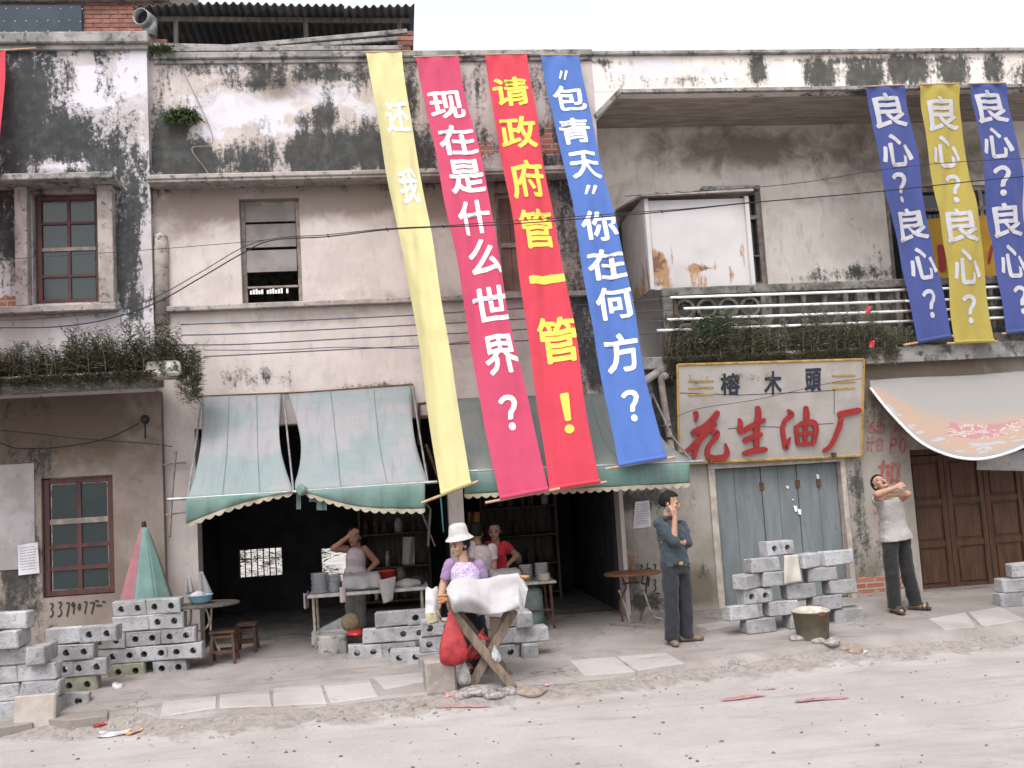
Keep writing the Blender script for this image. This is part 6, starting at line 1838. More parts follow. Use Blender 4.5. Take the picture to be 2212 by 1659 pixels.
mb = MB(); mb.span((xa + .06, SYf + .10, ztr + .03), (xb - .08, SYb + .04, V(*Z1(600, 600), SYf).z - .02), .03); tag(mb.build('food_basket', M_plank), 'covered food basket under the white cloth on the trestle', 'basket')
M_bread = mat('fried_dough', (.36, .17, .07), (.25, .11, .045), 14, .6, .3, .3, 60)
def stick(label, pts, Y, r_=.018):
    mb = MB(); P = spline([V(*Z1(*p), Y) for p in pts], 4); n = len(P)
    mb.tube(P, [r_ * (.45 + .55 * min(1, 3 * i / n, 3 * (n - 1 - i) / n)) for i in range(n)], 8)
    tag(mb.build('dough_stick', M_bread, None, True), label, 'food', 'fried dough sticks on the tray')
stick('uppermost brown dough stick at the left end of the tray', [(175, 722), (235, 712), (300, 722)], SYf - .03)
stick('middle brown dough stick at the left end of the tray', [(168, 748), (230, 742), (300, 752)], SYf - .06)
stick('lowest brown dough stick at the left end of the tray', [(180, 782), (215, 768), (260, 752), (305, 792)], SYf - .07)
stick('brown dough stick peeping out at the right end of the tray', [(925, 536), (970, 544), (1008, 536)], SYf + .1)
# bags hanging from the trestle
def bag(label, top, low, Y, m, wt, wb, seed, sq=.55, skew=0.0):
    a, b = V(*Z1(*top), Y), V(*Z1(*low), Y)
    H = a.z - b.z
    r = random.Random(seed); ph = [r.uniform(0, 6) for _ in range(4)]
    prof = [(0, .10), (.08, .16), (.25, .42), (.45, .70), (.65, .93), (.8, 1.0), (.9, .95), (.97, .7), (1.0, .05)]
    n = 26
    vs_, fs = [], []
    for i, (t, w) in enumerate(prof):
        for k in range(n):
            th = 2 * PI * k / n
            rr = wb / 2 * w * (1 + .12 * math.sin(5 * th + ph[0] + 2 * t) * (1.1 - t) + .10 * math.sin(9 * th + ph[1] + 3 * t) * (1 - .8 * t) + .06 * math.sin(3 * th + ph[2]) + .03 * math.sin(13 * th + 9 * t))
            c = a.lerp(b, t)
            vs_.append(c + Vector((rr * math.cos(th) + skew * t * t, rr * sq * math.sin(th), .012 * math.sin(4 * th + ph[3]) * t)))
    for i in range(len(prof) - 1):
        for k in range(n):
            fs.append((i * n + k, (i + 1) * n + k, (i + 1) * n + (k + 1) % n, i * n + (k + 1) % n))
    mb = MB().add(vs_, fs)
    return tag(mb.build('plastic_bag', m, None, True), label, 'bag')
def film(name, col, tr_=.25, rough=.3):
    m, t, p = newmat(name)
    c = mixc(t, smooth(t, noise(t, pos(t), 12, 4), .4, .65), col, tuple(x * .65 for x in col))
    t.links.new(c, p.inputs['Base Color']); p.inputs['Roughness'].default_value = rough
    bump(t, p, noise(t, pos(t, 1, 1, .3), 25, 4, .6), .5, .01)
    tl_ = nd(t, 'ShaderNodeBsdfTranslucent'); t.links.new(c, tl_.inputs['Color'])
    mx = nd(t, 'ShaderNodeMixShader', {0: tr_, 1: p.outputs[0], 2: tl_.outputs[0]})
    t.links.new(mx.outputs[0], [n for n in t.nodes if n.type == 'OUTPUT_MATERIAL'][0].inputs[0])
    return m
M_redbag = film('red_plastic_film', (.46, .045, .05), .3)
M_whitebag = film('white_plastic_film', (.60, .59, .61), .3)
M_clearbag = film('greyish_plastic_film', (.36, .33, .33), .3)
bag('large red plastic bag hanging from the trestle\'s left end', (285, 850), (320, 1345), SYf - .10, M_redbag, .1, .26, 3)
bag('smaller red bag hanging inside the trestle', (590, 1010), (500, 1290), SYf + .16, M_redbag, .1, .17, 5, skew=-.02)
bag('small white bag tied to the trestle\'s right leg', (690, 1165), (715, 1310), SYf - .02, M_whitebag, .05, .085, 7)
bag('greyish plastic bag standing between cement cube and trestle leg', (410, 1295), (420, 1520), SYf - .05, M_clearbag, .06, .12, 9)
bag('dark red bundle tied under the trestle\'s crossing', (560, 1050), (595, 1130), SYf + .12, M_redbag, .06, .12, 12)
mb = MB(); mb.grid(lambda u, v: V(*Z1(640 + 105 * u + 10 * math.sin(3 * v), 905 + 235 * v), SYf + .2 + .02 * math.sin(8 * u + 2 * v)), 8, 10); o = mb.build('peach_cloth', cloth_mat('peach_cloth', (.30, .22, .165), .05), None, True); o.modifiers.new('s', 'SOLIDIFY').thickness = .006; tag(o, 'peach coloured cloth strip hanging inside the trestle', 'cloth')
JG = empty('plastic_jug', V(*Z1(130, 990), -2.55), 'translucent cream plastic jug held in a white bag at the vendor\'s hand', 'jug')
a = V(*Z1(125, 960), -2.55)
mb = MB(); mb.box(a + Vector((0, 0, .06)), (.115, .10, .14), .022, Matrix.Rotation(R(-12), 3, 'Y')); mb.build('container', film('cream_plastic', (.58, .52, .36), .2), JG)
mb = MB(); P0, P1 = V(*Z1(118, 640), -2.52), V(*Z1(120, 860), -2.55)
mb.grid(lambda u, v: P0.lerp(P1, v) + Vector(((u - .5) * (.115 + .01 * v), -.06 * math.sin(PI * u) * (.4 + .6 * v), .01 * math.sin(9 * u))), 12, 10); o = mb.build('bag', M_whitebag, JG, True)
# cement cube
a = G(*Z1(205, 1622), -.235)
mb = MB(); mb.box((a.x, a.y + .14, -.235 + .155), (.285, .28, .31), .02, Matrix.Rotation(R(4), 3, 'Z')); tag(mb.build('cement_cube', mat('rough_cement_cube', (.30, .265, .24), (.22, .195, .175), 7, .95, .1, .7, 50, .012)), 'rough cement cube standing left of the trestle', 'cube')
# stones wedged round the trestle feet and the bucket
def GS(x, y):
    """the ground, pavement or road, under a picture point"""
    z = -.25
    for _ in range(25):
        p = G(x, y, z)
        zz = pz(p.x, p.y) if p.y > float(kerb_y(p.x)) + .05 else float(road_z(np.array([p.x]), np.array([p.y]))[0])
        z = z * .6 + zz * .4
    p = G(x, y, z); p.z = min(p.z, zz)
    return p
def stone(label, px, s, seed, z=-.235, m=None, group='stones and brick bits on the ground', flat=.55):
    c = GS(*px)
    r = random.Random(seed); ph = [r.uniform(0, 6) for _ in range(6)]
    mb = MB(); mb.ell(c + Vector((0, 0, s * flat * .22)), (s, s * .75, s * flat), 12, 8, fn=lambda p: p * (1 + .14 * math.sin(p.x / s * 3 + ph[0]) * math.cos(p.y / s * 3 + ph[1]) + .10 * math.sin(p.z / s * 5 + ph[2] + p.x / s * 2)))
    tag(mb.build('stone', m or M_stone, None, False), label, 'stone', group)
M_chunk = mat('broken_brick_bit', (.27, .215, .18), (.20, .16, .135), 20, .95, .1, .5, 80)
stone('grey stone wedged under the trestle\'s left front foot', Z1(400, 1640), .085, 1)
stone('flat pale stone in front of the trestle\'s middle', Z1(680, 1640), .10, 2, flat=.4)
stone('broad grey stone under the vendor\'s trestle', Z1(560, 1590), .16, 3, flat=.35)
stone('rounded stone against the trestle\'s right foot', Z1(830, 1600), .09, 4)
stone('brick bit left of the trestle\'s left foot', Z1(325, 1620), .06, 5, m=M_chunk)
stone('long brown stone lying right of the trestle', Z1(1040, 1600), .15, 6, m=M_chunk, flat=.3)
stone('brown brick bit on the road edge below the cement cube', (912, 1524), .045, 7, -.29, M_chunk)
stone('flat stone left of the lidded bucket', F4(1140, 1245), .10, 8, -.20, flat=.35)
stone('pale oval stone in front of the lidded bucket', F4(1405, 1280), .085, 9, -.21, flat=.45)
stone('round stone at the right foot of the bucket', F4(1570, 1290), .09, 10, -.21)
stone('brick bit right of the bucket, farther one', F4(1750, 1360), .085, 11, -.22, M_chunk, flat=.45)
stone('brick bit right of the bucket, nearest the road', F4(1860, 1400), .075, 12, -.23, M_chunk)
# bucket with lid
BK = empty('lidded_bucket', GP(*F4(1410, 1262)), 'olive brown bucket with a cement-crusted lid in front of the right block pile', 'bucket')
c = GP(*F4(1410, 1262))
hb = V(*F4(1410, 930), c.y).z - c.z
mb = MB(); mb.lathe([(.001, 0), (.155, 0), (.16, .01), (.19, hb), (.196, hb), (.196, hb + .012), (.18, hb + .01), (.15, .02), (.001, .02)], (c.x, c.y + .15, c.z), 32, wob=.006); mb.build('body', mat('olive_brown_plastic', (.145, .125, .088), (.11, .095, .068), 7, .7, .25, .2, 40), BK, True)
mb = MB(); mb.lathe([(.001, .05), (.10, .042), (.19, .012), (.202, .0), (.19, -.004), (.001, -.004)], (c.x, c.y + .15, c.z + hb + .012), 32, wob=.01); mb.build('lid', mat('cement_crusted_lid', (.46, .42, .37), (.30, .27, .23), 8, .95, .1, .5, 50), BK, True)
mb = MB(); mb.box((c.x + .03, c.y - .045, c.z + hb + .0), (.08, .03, .04), .006); mb.build('clip', M_rust, BK)
p = V(*F4(1375, 845), c.y + .2); mb = MB(); mb.tube([p + Vector((-.05, 0, -.02)), p + Vector((-.03, 0, .012)), p + Vector((.03, 0, .012)), p + Vector((.05, 0, -.02))], .008, 6); mb.build('handle', M_rust, BK)
# cloth over the right pile
pa = [V(*F4(1040, 218), -1.42), V(*F4(1090, 580), -1.42)]
mb = MB(); mb.grid(lambda u, v: V(*F4(985 + (165 + 50 * v) * u, 222 - 12 * u + (355 - 30 * u) * v), -1.40 - .012 * math.sin(6 * u + 2 * v)), 12, 14)
o = mb.build('hanging_sack', cloth_mat('stained_white_sacking', (.44, .41, .36), .05, dirt=.3), None, True); o.modifiers.new('s', 'SOLIDIFY').thickness = .006; tag(o, 'stained whitish sack cloth hanging over the right block pile', 'cloth')
# broken paving at the left
def chunk(label, poly, z, th, m, seed, tilt=0.0):
    pts = [G(x, y, z) for x, y in poly]
    mb = MB(); n = len(pts); r = random.Random(seed)
    c = sum(pts, Vector()) / n
    top = [p + Vector((0, 0, th * (1 + tilt * (p.y - c.y)))) for p in pts]
    ins = [c + (p - c) * .93 + Vector((0, 0, .012 + r.uniform(0, .006))) for p in top]
    low = [p - Vector((0, 0, .06)) for p in pts]
    mb.add(low + top + ins, [tuple(range(2 * n, 3 * n))[::-1]] + [(i, (i + 1) % n, n + (i + 1) % n, n + i) for i in range(n)] + [(n + i, n + (i + 1) % n, 2 * n + (i + 1) % n, 2 * n + i) for i in range(n)])
    tag(mb.build('paving_chunk', m, None, False, True), label, 'paving', 'broken paving at the left')
chunk('broken paving slab tilted against the left block pile', [(232, 1470), (320, 1456), (316, 1482), (216, 1494)], -.20, .045, M_slab, 1)
chunk('narrow broken kerb stone pointing at the crumpled white bag', [(262, 1528), (300, 1494), (308, 1500), (272, 1538)], -.27, .10, M_walk, 2)
chunk('large broken paving edge below the lone block', [(100, 1560), (190, 1538), (240, 1545), (232, 1572), (150, 1582), (105, 1580)], -.30, .10, M_walk, 3)
chunk('broken paving edge at the lower left corner', [(-60, 1580), (30, 1556), (88, 1566), (70, 1590), (-60, 1612)], -.32, .11, M_walk, 4)
chunk('small paving fragment between lone block and slab', [(110, 1540), (140, 1532), (148, 1544), (118, 1552)], -.26, .07, M_walk, 6)
# litter
def scrap(label, c, w_, h_, m, seed, z=-.325, cat='litter', rise=.012):
    r = random.Random(seed); ph = [r.uniform(0, 6) for _ in range(4)]
    p0 = G(*c, z)
    zz = lambda x, y: float(road_z(np.array([x]), np.array([y]))[0])
    mb = MB()
    def fn(u, v):
        x = p0.x + (u - .5) * w_ * (1 + .12 * math.sin(7 * v + ph[0])); y = p0.y + (v - .5) * h_ * (1 + .2 * math.sin(6 * u + ph[1])) + .06 * w_ * math.sin(4 * u + ph[2])
        return Vector((x, y, max(zz(x, y), pz(x, y) if y > kerb_y(x) else -9) + .006 + rise * (1 + math.sin(5 * u + ph[2]) * math.cos(4 * v + ph[3]))))
    mb.grid(fn, 16, 8)
    tag(mb.build('litter_scrap', m, None, True), label, cat, 'litter on the ground')
M_faded = film('faded_red_film', (.40, .20, .20), .1, .7)
scrap('faded red plastic strip on the road, left of two', (1603, 1504), .38, .10, M_faded, 1, rise=.004)
scrap('faded red plastic strip on the road, right of two', (1772, 1509), .42, .09, M_faded, 2, rise=.004)
scrap('thin faded red strip above the two on the road', (1660, 1485), .12, .03, M_faded, 3, rise=.003)
scrap('grey white litter sheet in the gutter at lower left', (245, 1592), .24, .10, M_whitebag, 4)
scrap('orange wrapper in the gutter at lower left', (290, 1590), .13, .05, film('orange_wrapper', (.55, .28, .12), .1), 5)
scrap('red wrapper in the gutter under the broken paving', (215, 1583), .12, .05, M_redbag, 6)
scrap('pink paper scrap in front of the trestle stand', (975, 1524), .10, .06, film('pink_paper', (.55, .25, .32), .1), 7)
scrap('thin reddish streak of plastic below the trestle', (1000, 1536), .45, .03, M_faded, 8, rise=.002)
scrap('pink wrapper on the pavement right of the trestle', (1185, 1477), .07, .03, film('pink_wrapper', (.5, .2, .3), .1), 10, -.22)
scrap('white paper scrap right of the brick bits', (1865, 1408), .08, .04, M_whitebag, 11, -.26)
p = G(255, 1500, -.2)
mb = MB(); mb.ell(p + Vector((0, 0, .05)), (.065, .06, .075), 16, 10, fn=lambda q: q * (1 + .22 * math.sin(50 * q.x + 1) * math.cos(45 * q.z))); tag(mb.build('crumpled_bag', M_whitebag, None, False), 'crumpled bright white plastic bag on the broken pavement', 'bag')

# ================================================================== dim furniture inside the shops
def cabinet(label, x0, x1, y0, y1, h, shelves, seed):
    r = random.Random(seed)
    C = empty('cupboard', ((x0 + x1) / 2, y0, 0), label, 'cupboard')
    for (a, b) in (((x0, y0, 0), (x0 + .04, y1, h)), ((x1 - .04, y0, 0), (x1, y1, h))):
        mb = MB(); mb.span(a, b, .004); mb.build('side', M_plank, C)
    mb = MB(); mb.span((x0, y1 - .02, 0), (x1, y1, h)); mb.build('back', M_plank, C)
    for i in range(shelves + 1):
        z = .08 + (h - .1) * i / shelves
        mb = MB(); mb.span((x0 + .04, y0, z), (x1 - .04, y1 - .02, z + .025), .003); mb.build('shelf', M_plank, C)
        if i == shelves: continue
        x = x0 + .1
        while x < x1 - .12:
            rr = r.uniform(.03, .06); hh = r.uniform(.10, .22)
            mb = MB(); mb.lathe([(.001, 0), (rr, 0), (rr * 1.05, hh * .7), (rr * .6, hh * .9), (rr * .6, hh), (.001, hh)], (x, y0 + .12, z + .027), 12)
            mb.build('jar', [M_plank, M_rust, M_stool, M_stool, M_granite][r.randrange(5)], C, True)
            x += rr * 2 + r.uniform(.02, .14)
cabinet('dim wooden cupboard with jars at the back of the right shop', 1.15, 2.25, 2.0, 2.4, 1.7, 4, 3)
cabinet('dim wooden shelf with jars at the back of the left shop', -.55, .45, 2.3, 2.7, 1.5, 3, 8)
mb = MB(); mb.tube([V(925, 1180, .45), V(930, 1100, .45), V(918, 1085, .45)], .016, 6); tag(mb.build('prop_pole', M_greywood), 'thin grey pole standing beside the post between the two shops', 'pole')
mb = MB(); mb.tube([V(908, 1100, .5), V(940, 1180, .45)], .010, 6); tag(mb.build('leaning_stick', M_greywood), 'stick leaning beside the pole in the left shop', 'stick')
for k, (x, y) in enumerate(((870, 1160), (1010, 1105), (1300, 1140))):
    mb = MB(); mb.grid(lambda u, v: V(x + 26 * u, y + 60 * v, 1.0 + .04 * math.sin(7 * u + 2 * v)), 8, 8); o = mb.build('hanging_garment', M_cloth_grey if k != 1 else M_bread, None, True); o.modifiers.new('s', 'SOLIDIFY').thickness = .006
    tag(o, ['grey garment hanging at the back of the left shop', 'brownish garment hanging behind the hatted vendor', 'grey garment hanging at the right side of the right shop'][k], 'garment')
# ================================================================== people
def limb(mb, p, r1, q, r2, f1=False, f2=False, n=14, sq=1.0, sqdir=None):
    """tapered limb with round or flat ends"""
    p, q = Vector(p), Vector(q)
    d = (q - p).normalized()
    a = Vector((0, 1, 0)) if abs(d.y) < .9 else Vector((1, 0, 0))
    if sqdir is not None: a = Vector(sqdir)
    y = (a - d * a.dot(d)).normalized(); x = y.cross(d)
    rings = []
    if not f1:
        for k in (85, 60, 30): t = R(k); rings.append((p - d * r1 * math.sin(t), r1 * math.cos(t)))
    rings += [(p, r1), (p.lerp(q, .5), (r1 + r2) / 2), (q, r2)]
    if not f2:
        for k in (30, 60, 85): t = R(k); rings.append((q + d * r2 * math.sin(t), r2 * math.cos(t)))
    vs_, fs = [], []
    for c, r_ in rings:
        for k in range(n):
            t = 2 * PI * k / n
            vs_.append(c + x * (r_ * math.cos(t)) + y * (r_ * sq * math.sin(t)))
    for i in range(len(rings) - 1):
        for k in range(n): fs.append((i * n + k, i * n + (k + 1) % n, (i + 1) * n + (k + 1) % n, (i + 1) * n + k))
    fs.append(tuple(range(n))[::-1]); fs.append(tuple((len(rings) - 1) * n + k for k in range(n)))
    mb.add(vs_, fs)
def loft(mb, secs, n=22):
    """secs: (centre, side axis, front axis, half width, half depth)"""
    vs_, fs = [], []
    for c, sx, fy, w, d in secs:
        for k in range(n):
            t = 2 * PI * k / n
            ct, st = math.cos(t), math.sin(t)
            vs_.append(c + sx * (w * math.copysign(abs(ct) ** .85, ct)) + fy * (d * math.copysign(abs(st) ** .85, st)))
    for i in range(len(secs) - 1):
        for k in range(n): fs.append((i * n + k, i * n + (k + 1) % n, (i + 1) * n + (k + 1) % n, (i + 1) * n + k))
    fs.append(tuple(range(n))[::-1]); fs.append(tuple((len(secs) - 1) * n + k for k in range(n)))
    mb.add(vs_, fs)
def merge(mb, name, m, parent=None, vox=.008, it=4, fold=0.0, seed=0, ffreq=34.0):
    """fuse overlapping closed shells into one continuous surface"""
    me = mb.mesh(name)
    bm = bmesh.new(); bm.from_mesh(me); bmesh.ops.recalc_face_normals(bm, faces=bm.faces); bm.to_mesh(me); bm.free()
    ob = bpy.data.objects.new(name, me); COL.objects.link(ob)
    md = ob.modifiers.new('r', 'REMESH'); md.mode = 'VOXEL'; md.voxel_size = vox; md.use_smooth_shade = True
    sm = ob.modifiers.new('s', 'SMOOTH'); sm.factor = .5; sm.iterations = it
    dg = bpy.context.evaluated_depsgraph_get()
    me2 = bpy.data.meshes.new_from_object(ob.evaluated_get(dg))
    bpy.data.objects.remove(ob); bpy.data.meshes.remove(me)
    if fold > 0:
        n = len(me2.vertices)
        co = np.empty(n * 3); me2.vertices.foreach_get('co', co); co = co.reshape(-1, 3)
        no = np.empty(n * 3); me2.vertices.foreach_get('normal', no); no = no.reshape(-1, 3)
        x, y, z = co.T
        w = fbm(x * 1.0 + z * .45, y + z * 1.1, seed + 50, 3, ffreq) * .6 + fbm(x - z * 1.7, y * .7 - z * .6, seed + 90, 2, ffreq * .7) * .4
        co = co + no * (fold * w)[:, None]
        me2.vertices.foreach_set('co', co.ravel())
    me2.name = name
    return link(name, me2, m, parent, True)
def hand(mb, w, d, nrm, curl=.5, s=1.0, thumb=1, spread=.10):
    """palm, four fingers of unequal length with a knuckle bend, and a thumb leaving the side of the palm"""
    w, d = Vector(w), Vector(d).normalized()
    nrm = Vector(nrm); nrm = (nrm - d * nrm.dot(d)).normalized()
    sd = d.cross(nrm)
    loft(mb, [(w, sd, nrm, .024 * s, .018 * s), (w + d * .035 * s, sd, nrm, .036 * s, .016 * s), (w + d * .085 * s, sd, nrm, .041 * s, .013 * s), (w + d * .094 * s, sd, nrm, .036 * s, .010 * s)], 14)
    for i, (o_, L) in enumerate(((-.030, .064), (-.010, .074), (.010, .070), (.029, .054))):
        b = w + d * .086 * s + sd * o_ * s
        d1 = (d * math.cos(curl * .6) + nrm * math.sin(curl * .6) + sd * (o_ * spread * 12)).normalized()
        d2 = (d * math.cos(curl * 1.7) + nrm * math.sin(curl * 1.7)).normalized()
        k = b + d1 * L * .52 * s
        limb(mb, b, .0098 * s, k, .0092 * s, n=8); limb(mb, k, .0092 * s, k + d2 * L * .55 * s, .0075 * s, n=8)
    b = w + d * .030 * s + sd * (-.030 * thumb * s)
    d1 = (d * .72 - sd * .62 * thumb + nrm * .32).normalized()
    k = b + d1 * .036 * s
    limb(mb, b, .0135 * s, k, .0115 * s, n=8); limb(mb, k, .0115 * s, k + (d1 * .6 + d * .5 + nrm * .25).normalized() * .034 * s, .009 * s, n=8)
def frame_of(f, u):
    f = Vector(f).normalized(); u = Vector(u); u = (u - f * u.dot(f)).normalized()
    s = f.cross(u)
    return s, f, u
def head(mb, c, f, u, s=1.0, jaw=0.0):
    sx, fy, uz = frame_of(f, u)
    Rm = Matrix((sx, fy, uz)).transposed()
    P = lambda a, b, d: Vector(c) + (sx * a + fy * b + uz * d) * s
    e = lambda p, r_: mb.ell(p, tuple(x * s for x in r_), 18, 12, Rm)
    e(P(0, -.012, .030), (.074, .092, .086)); e(P(0, .030, -.020), (.063, .062, .075)); e(P(0, .040, -.066 - jaw), (.046, .048, .042)); e(P(0, .070, -.090 - jaw), (.024, .022, .020))
    e(P(0, .094, -.020), (.014, .018, .026)); e(P(0, .102, -.032), (.017, .014, .012)); e(P(0, .080, .016), (.055, .014, .011))
    for k in (-1, 1):
        e(P(k * .040, .062, -.030), (.022, .024, .020)); e(P(k * .077, -.005, -.008), (.010, .022, .031))
    e(P(0, .086, -.056), (.024, .010, .007)); e(P(0, .085, -.067 - jaw), (.021, .010, .007))
    return P, Rm
M_skin = {}
def skin(name, c):
    if name not in M_skin:
        m, t, p = newmat('skin_' + name)
        cc = mixc(t, smooth(t, noise(t, pos(t), 30, 4), .4, .65), c, tuple(x * .82 for x in c))
        t.links.new(cc, p.inputs['Base Color']); p.inputs['Roughness'].default_value = .6; p.inputs['Specular IOR Level'].default_value = .3
        p.inputs['Subsurface Weight'].default_value = .08; p.inputs['Subsurface Radius'].default_value = (.02, .008, .005); p.inputs['Subsurface Scale'].default_value = .3
        M_skin[name] = m
    return M_skin[name]
M_hair = mat('black_hair', (.008, .0075, .008), (.014, .013, .013), 40, .75, .15, .5, 120, .004, stretch=(1, 1, .25))
def hairdo(c, f, u, keep, parent, s=1.0, grow=1.17, seed=0, name='hair'):
    sx, fy, uz = frame_of(f, u)
    Rm = Matrix((sx, fy, uz)).transposed()
    mb = MB()
    nu, nv = 48, 30
    r = random.Random(seed)
    base = Vector(c) + (fy * -.012 + uz * .030) * s
    def pt(i, j):
        ph, t = PI * j / nv, 2 * PI * i / nu
        n = Vector((math.sin(ph) * math.cos(t), math.sin(ph) * math.sin(t), math.cos(ph)))
        g = grow + .018 * math.sin(11 * t + 3 * ph) + .014 * math.sin(23 * t - 7 * ph + seed)
        p = Vector((n.x * .074 * g, n.y * .092 * g, n.z * .086 * g - (.03 if n.z < -.2 else 0) * (1 + n.z)))
        return n, base + Rm @ (p * s)
    ids = {}
    for j in range(nv):
        for i in range(nu):
            ns = [pt(i, j)[0], pt((i + 1) % nu, j + 1)[0]]
            n = (ns[0] + ns[1]) / 2
            if not keep(n): continue
            q = []
            for (a, b) in ((i, j), (i, j + 1), ((i + 1) % nu, j + 1), ((i + 1) % nu, j)):
                if (a, b) not in ids:
                    ids[a, b] = len(mb.v); mb.v.append(tuple(pt(a, b)[1]))
                q.append(ids[a, b])
            mb.f.append(tuple(q)); mb.mi.append(0)
    o = mb.build(name, M_hair, parent, True)
    md = o.modifiers.new('s', 'SOLIDIFY'); md.thickness = .016; md.offset = -1
    return o
short = lambda n: (n.z > .30 + .28 * n.y) or (n.y < .22 and n.z > -.20 - .3 * n.y) or (n.y < -.25 and n.z > -.66)
bob = lambda n: (n.z > .50 + .2 * n.y) or (n.y < .22 and n.z > -.80)
def face(P, Rm, parent, s=1.0, mouth=None, closed=False):
    md = mat('dark_eye', (.015, .012, .012), None, rough=.3) if 'dark_eye' not in bpy.data.materials else bpy.data.materials['dark_eye']
    lip = mat('lip', (.22, .075, .065), None, rough=.5) if 'lip' not in bpy.data.materials else bpy.data.materials['lip']
    for k in (-1, 1):
        mb = MB(); mb.ell(P(k * .031, .084, .000), (.0135 * s, .006 * s, (.003 if closed else .0065) * s), 10, 6, Rm); mb.build('eye', md, parent, True)
        mb = MB(); mb.ell(P(k * .033, .088, .021), (.019 * s, .006 * s, .0038 * s), 10, 6, Rm); mb.build('eyebrow', M_hair, parent, True)
    mb = MB()
    if mouth: mb.ell(P(0, .088, -.066), (.020 * s, .012 * s, mouth * s), 14, 8, Rm); mb.build('mouth', md, parent, True)
    else: mb.ell(P(0, .0935, -.061), (.020 * s, .006 * s, .0055 * s), 12, 6, Rm); mb.build('mouth', lip, parent, True)

def trunk(J, grow=0.0, hem=None, top=True, fem=False, front=None):
    """sections of the torso from hips to neck"""
    hc, sc_ = (J['hl'] + J['hr']) / 2, (J['sl'] + J['sr']) / 2
    ah, as_ = (J['hr'] - J['hl']).normalized(), (J['sr'] - J['sl']).normalized()
    up = (sc_ - hc).normalized()
    hw, sw = (J['hr'] - J['hl']).length / 2 + .075, (J['sr'] - J['sl']).length / 2
    S = []
    prof = ((-.16, hw * .93, .105), (0.0, hw, .112), (.2, hw * .96, .105), (.42, hw * .55 + sw * .36, .098), (.68, sw * .92 + .01, .112), (.86, sw * .97, .105), (.97, sw * .80, .085), (1.05, sw * .45, .065))
    if fem: prof = ((-.16, hw * .96, .115), (0.0, hw * 1.03, .118), (.2, hw * .98, .105), (.42, hw * .50 + sw * .34, .092), (.68, sw * .90 + .01, .118), (.86, sw * .95, .100), (.97, sw * .78, .080), (1.05, sw * .45, .06))
    for t, w, d in prof:
        if hem is not None and t < hem: continue
        if not top and t > 1.0: continue
        a = ah.lerp(as_, min(max(t, 0), 1)).normalized()
        fy = up.cross(a).normalized()
        S.append((hc + (sc_ - hc) * t, a, fy, w + grow, d + grow))
    return S
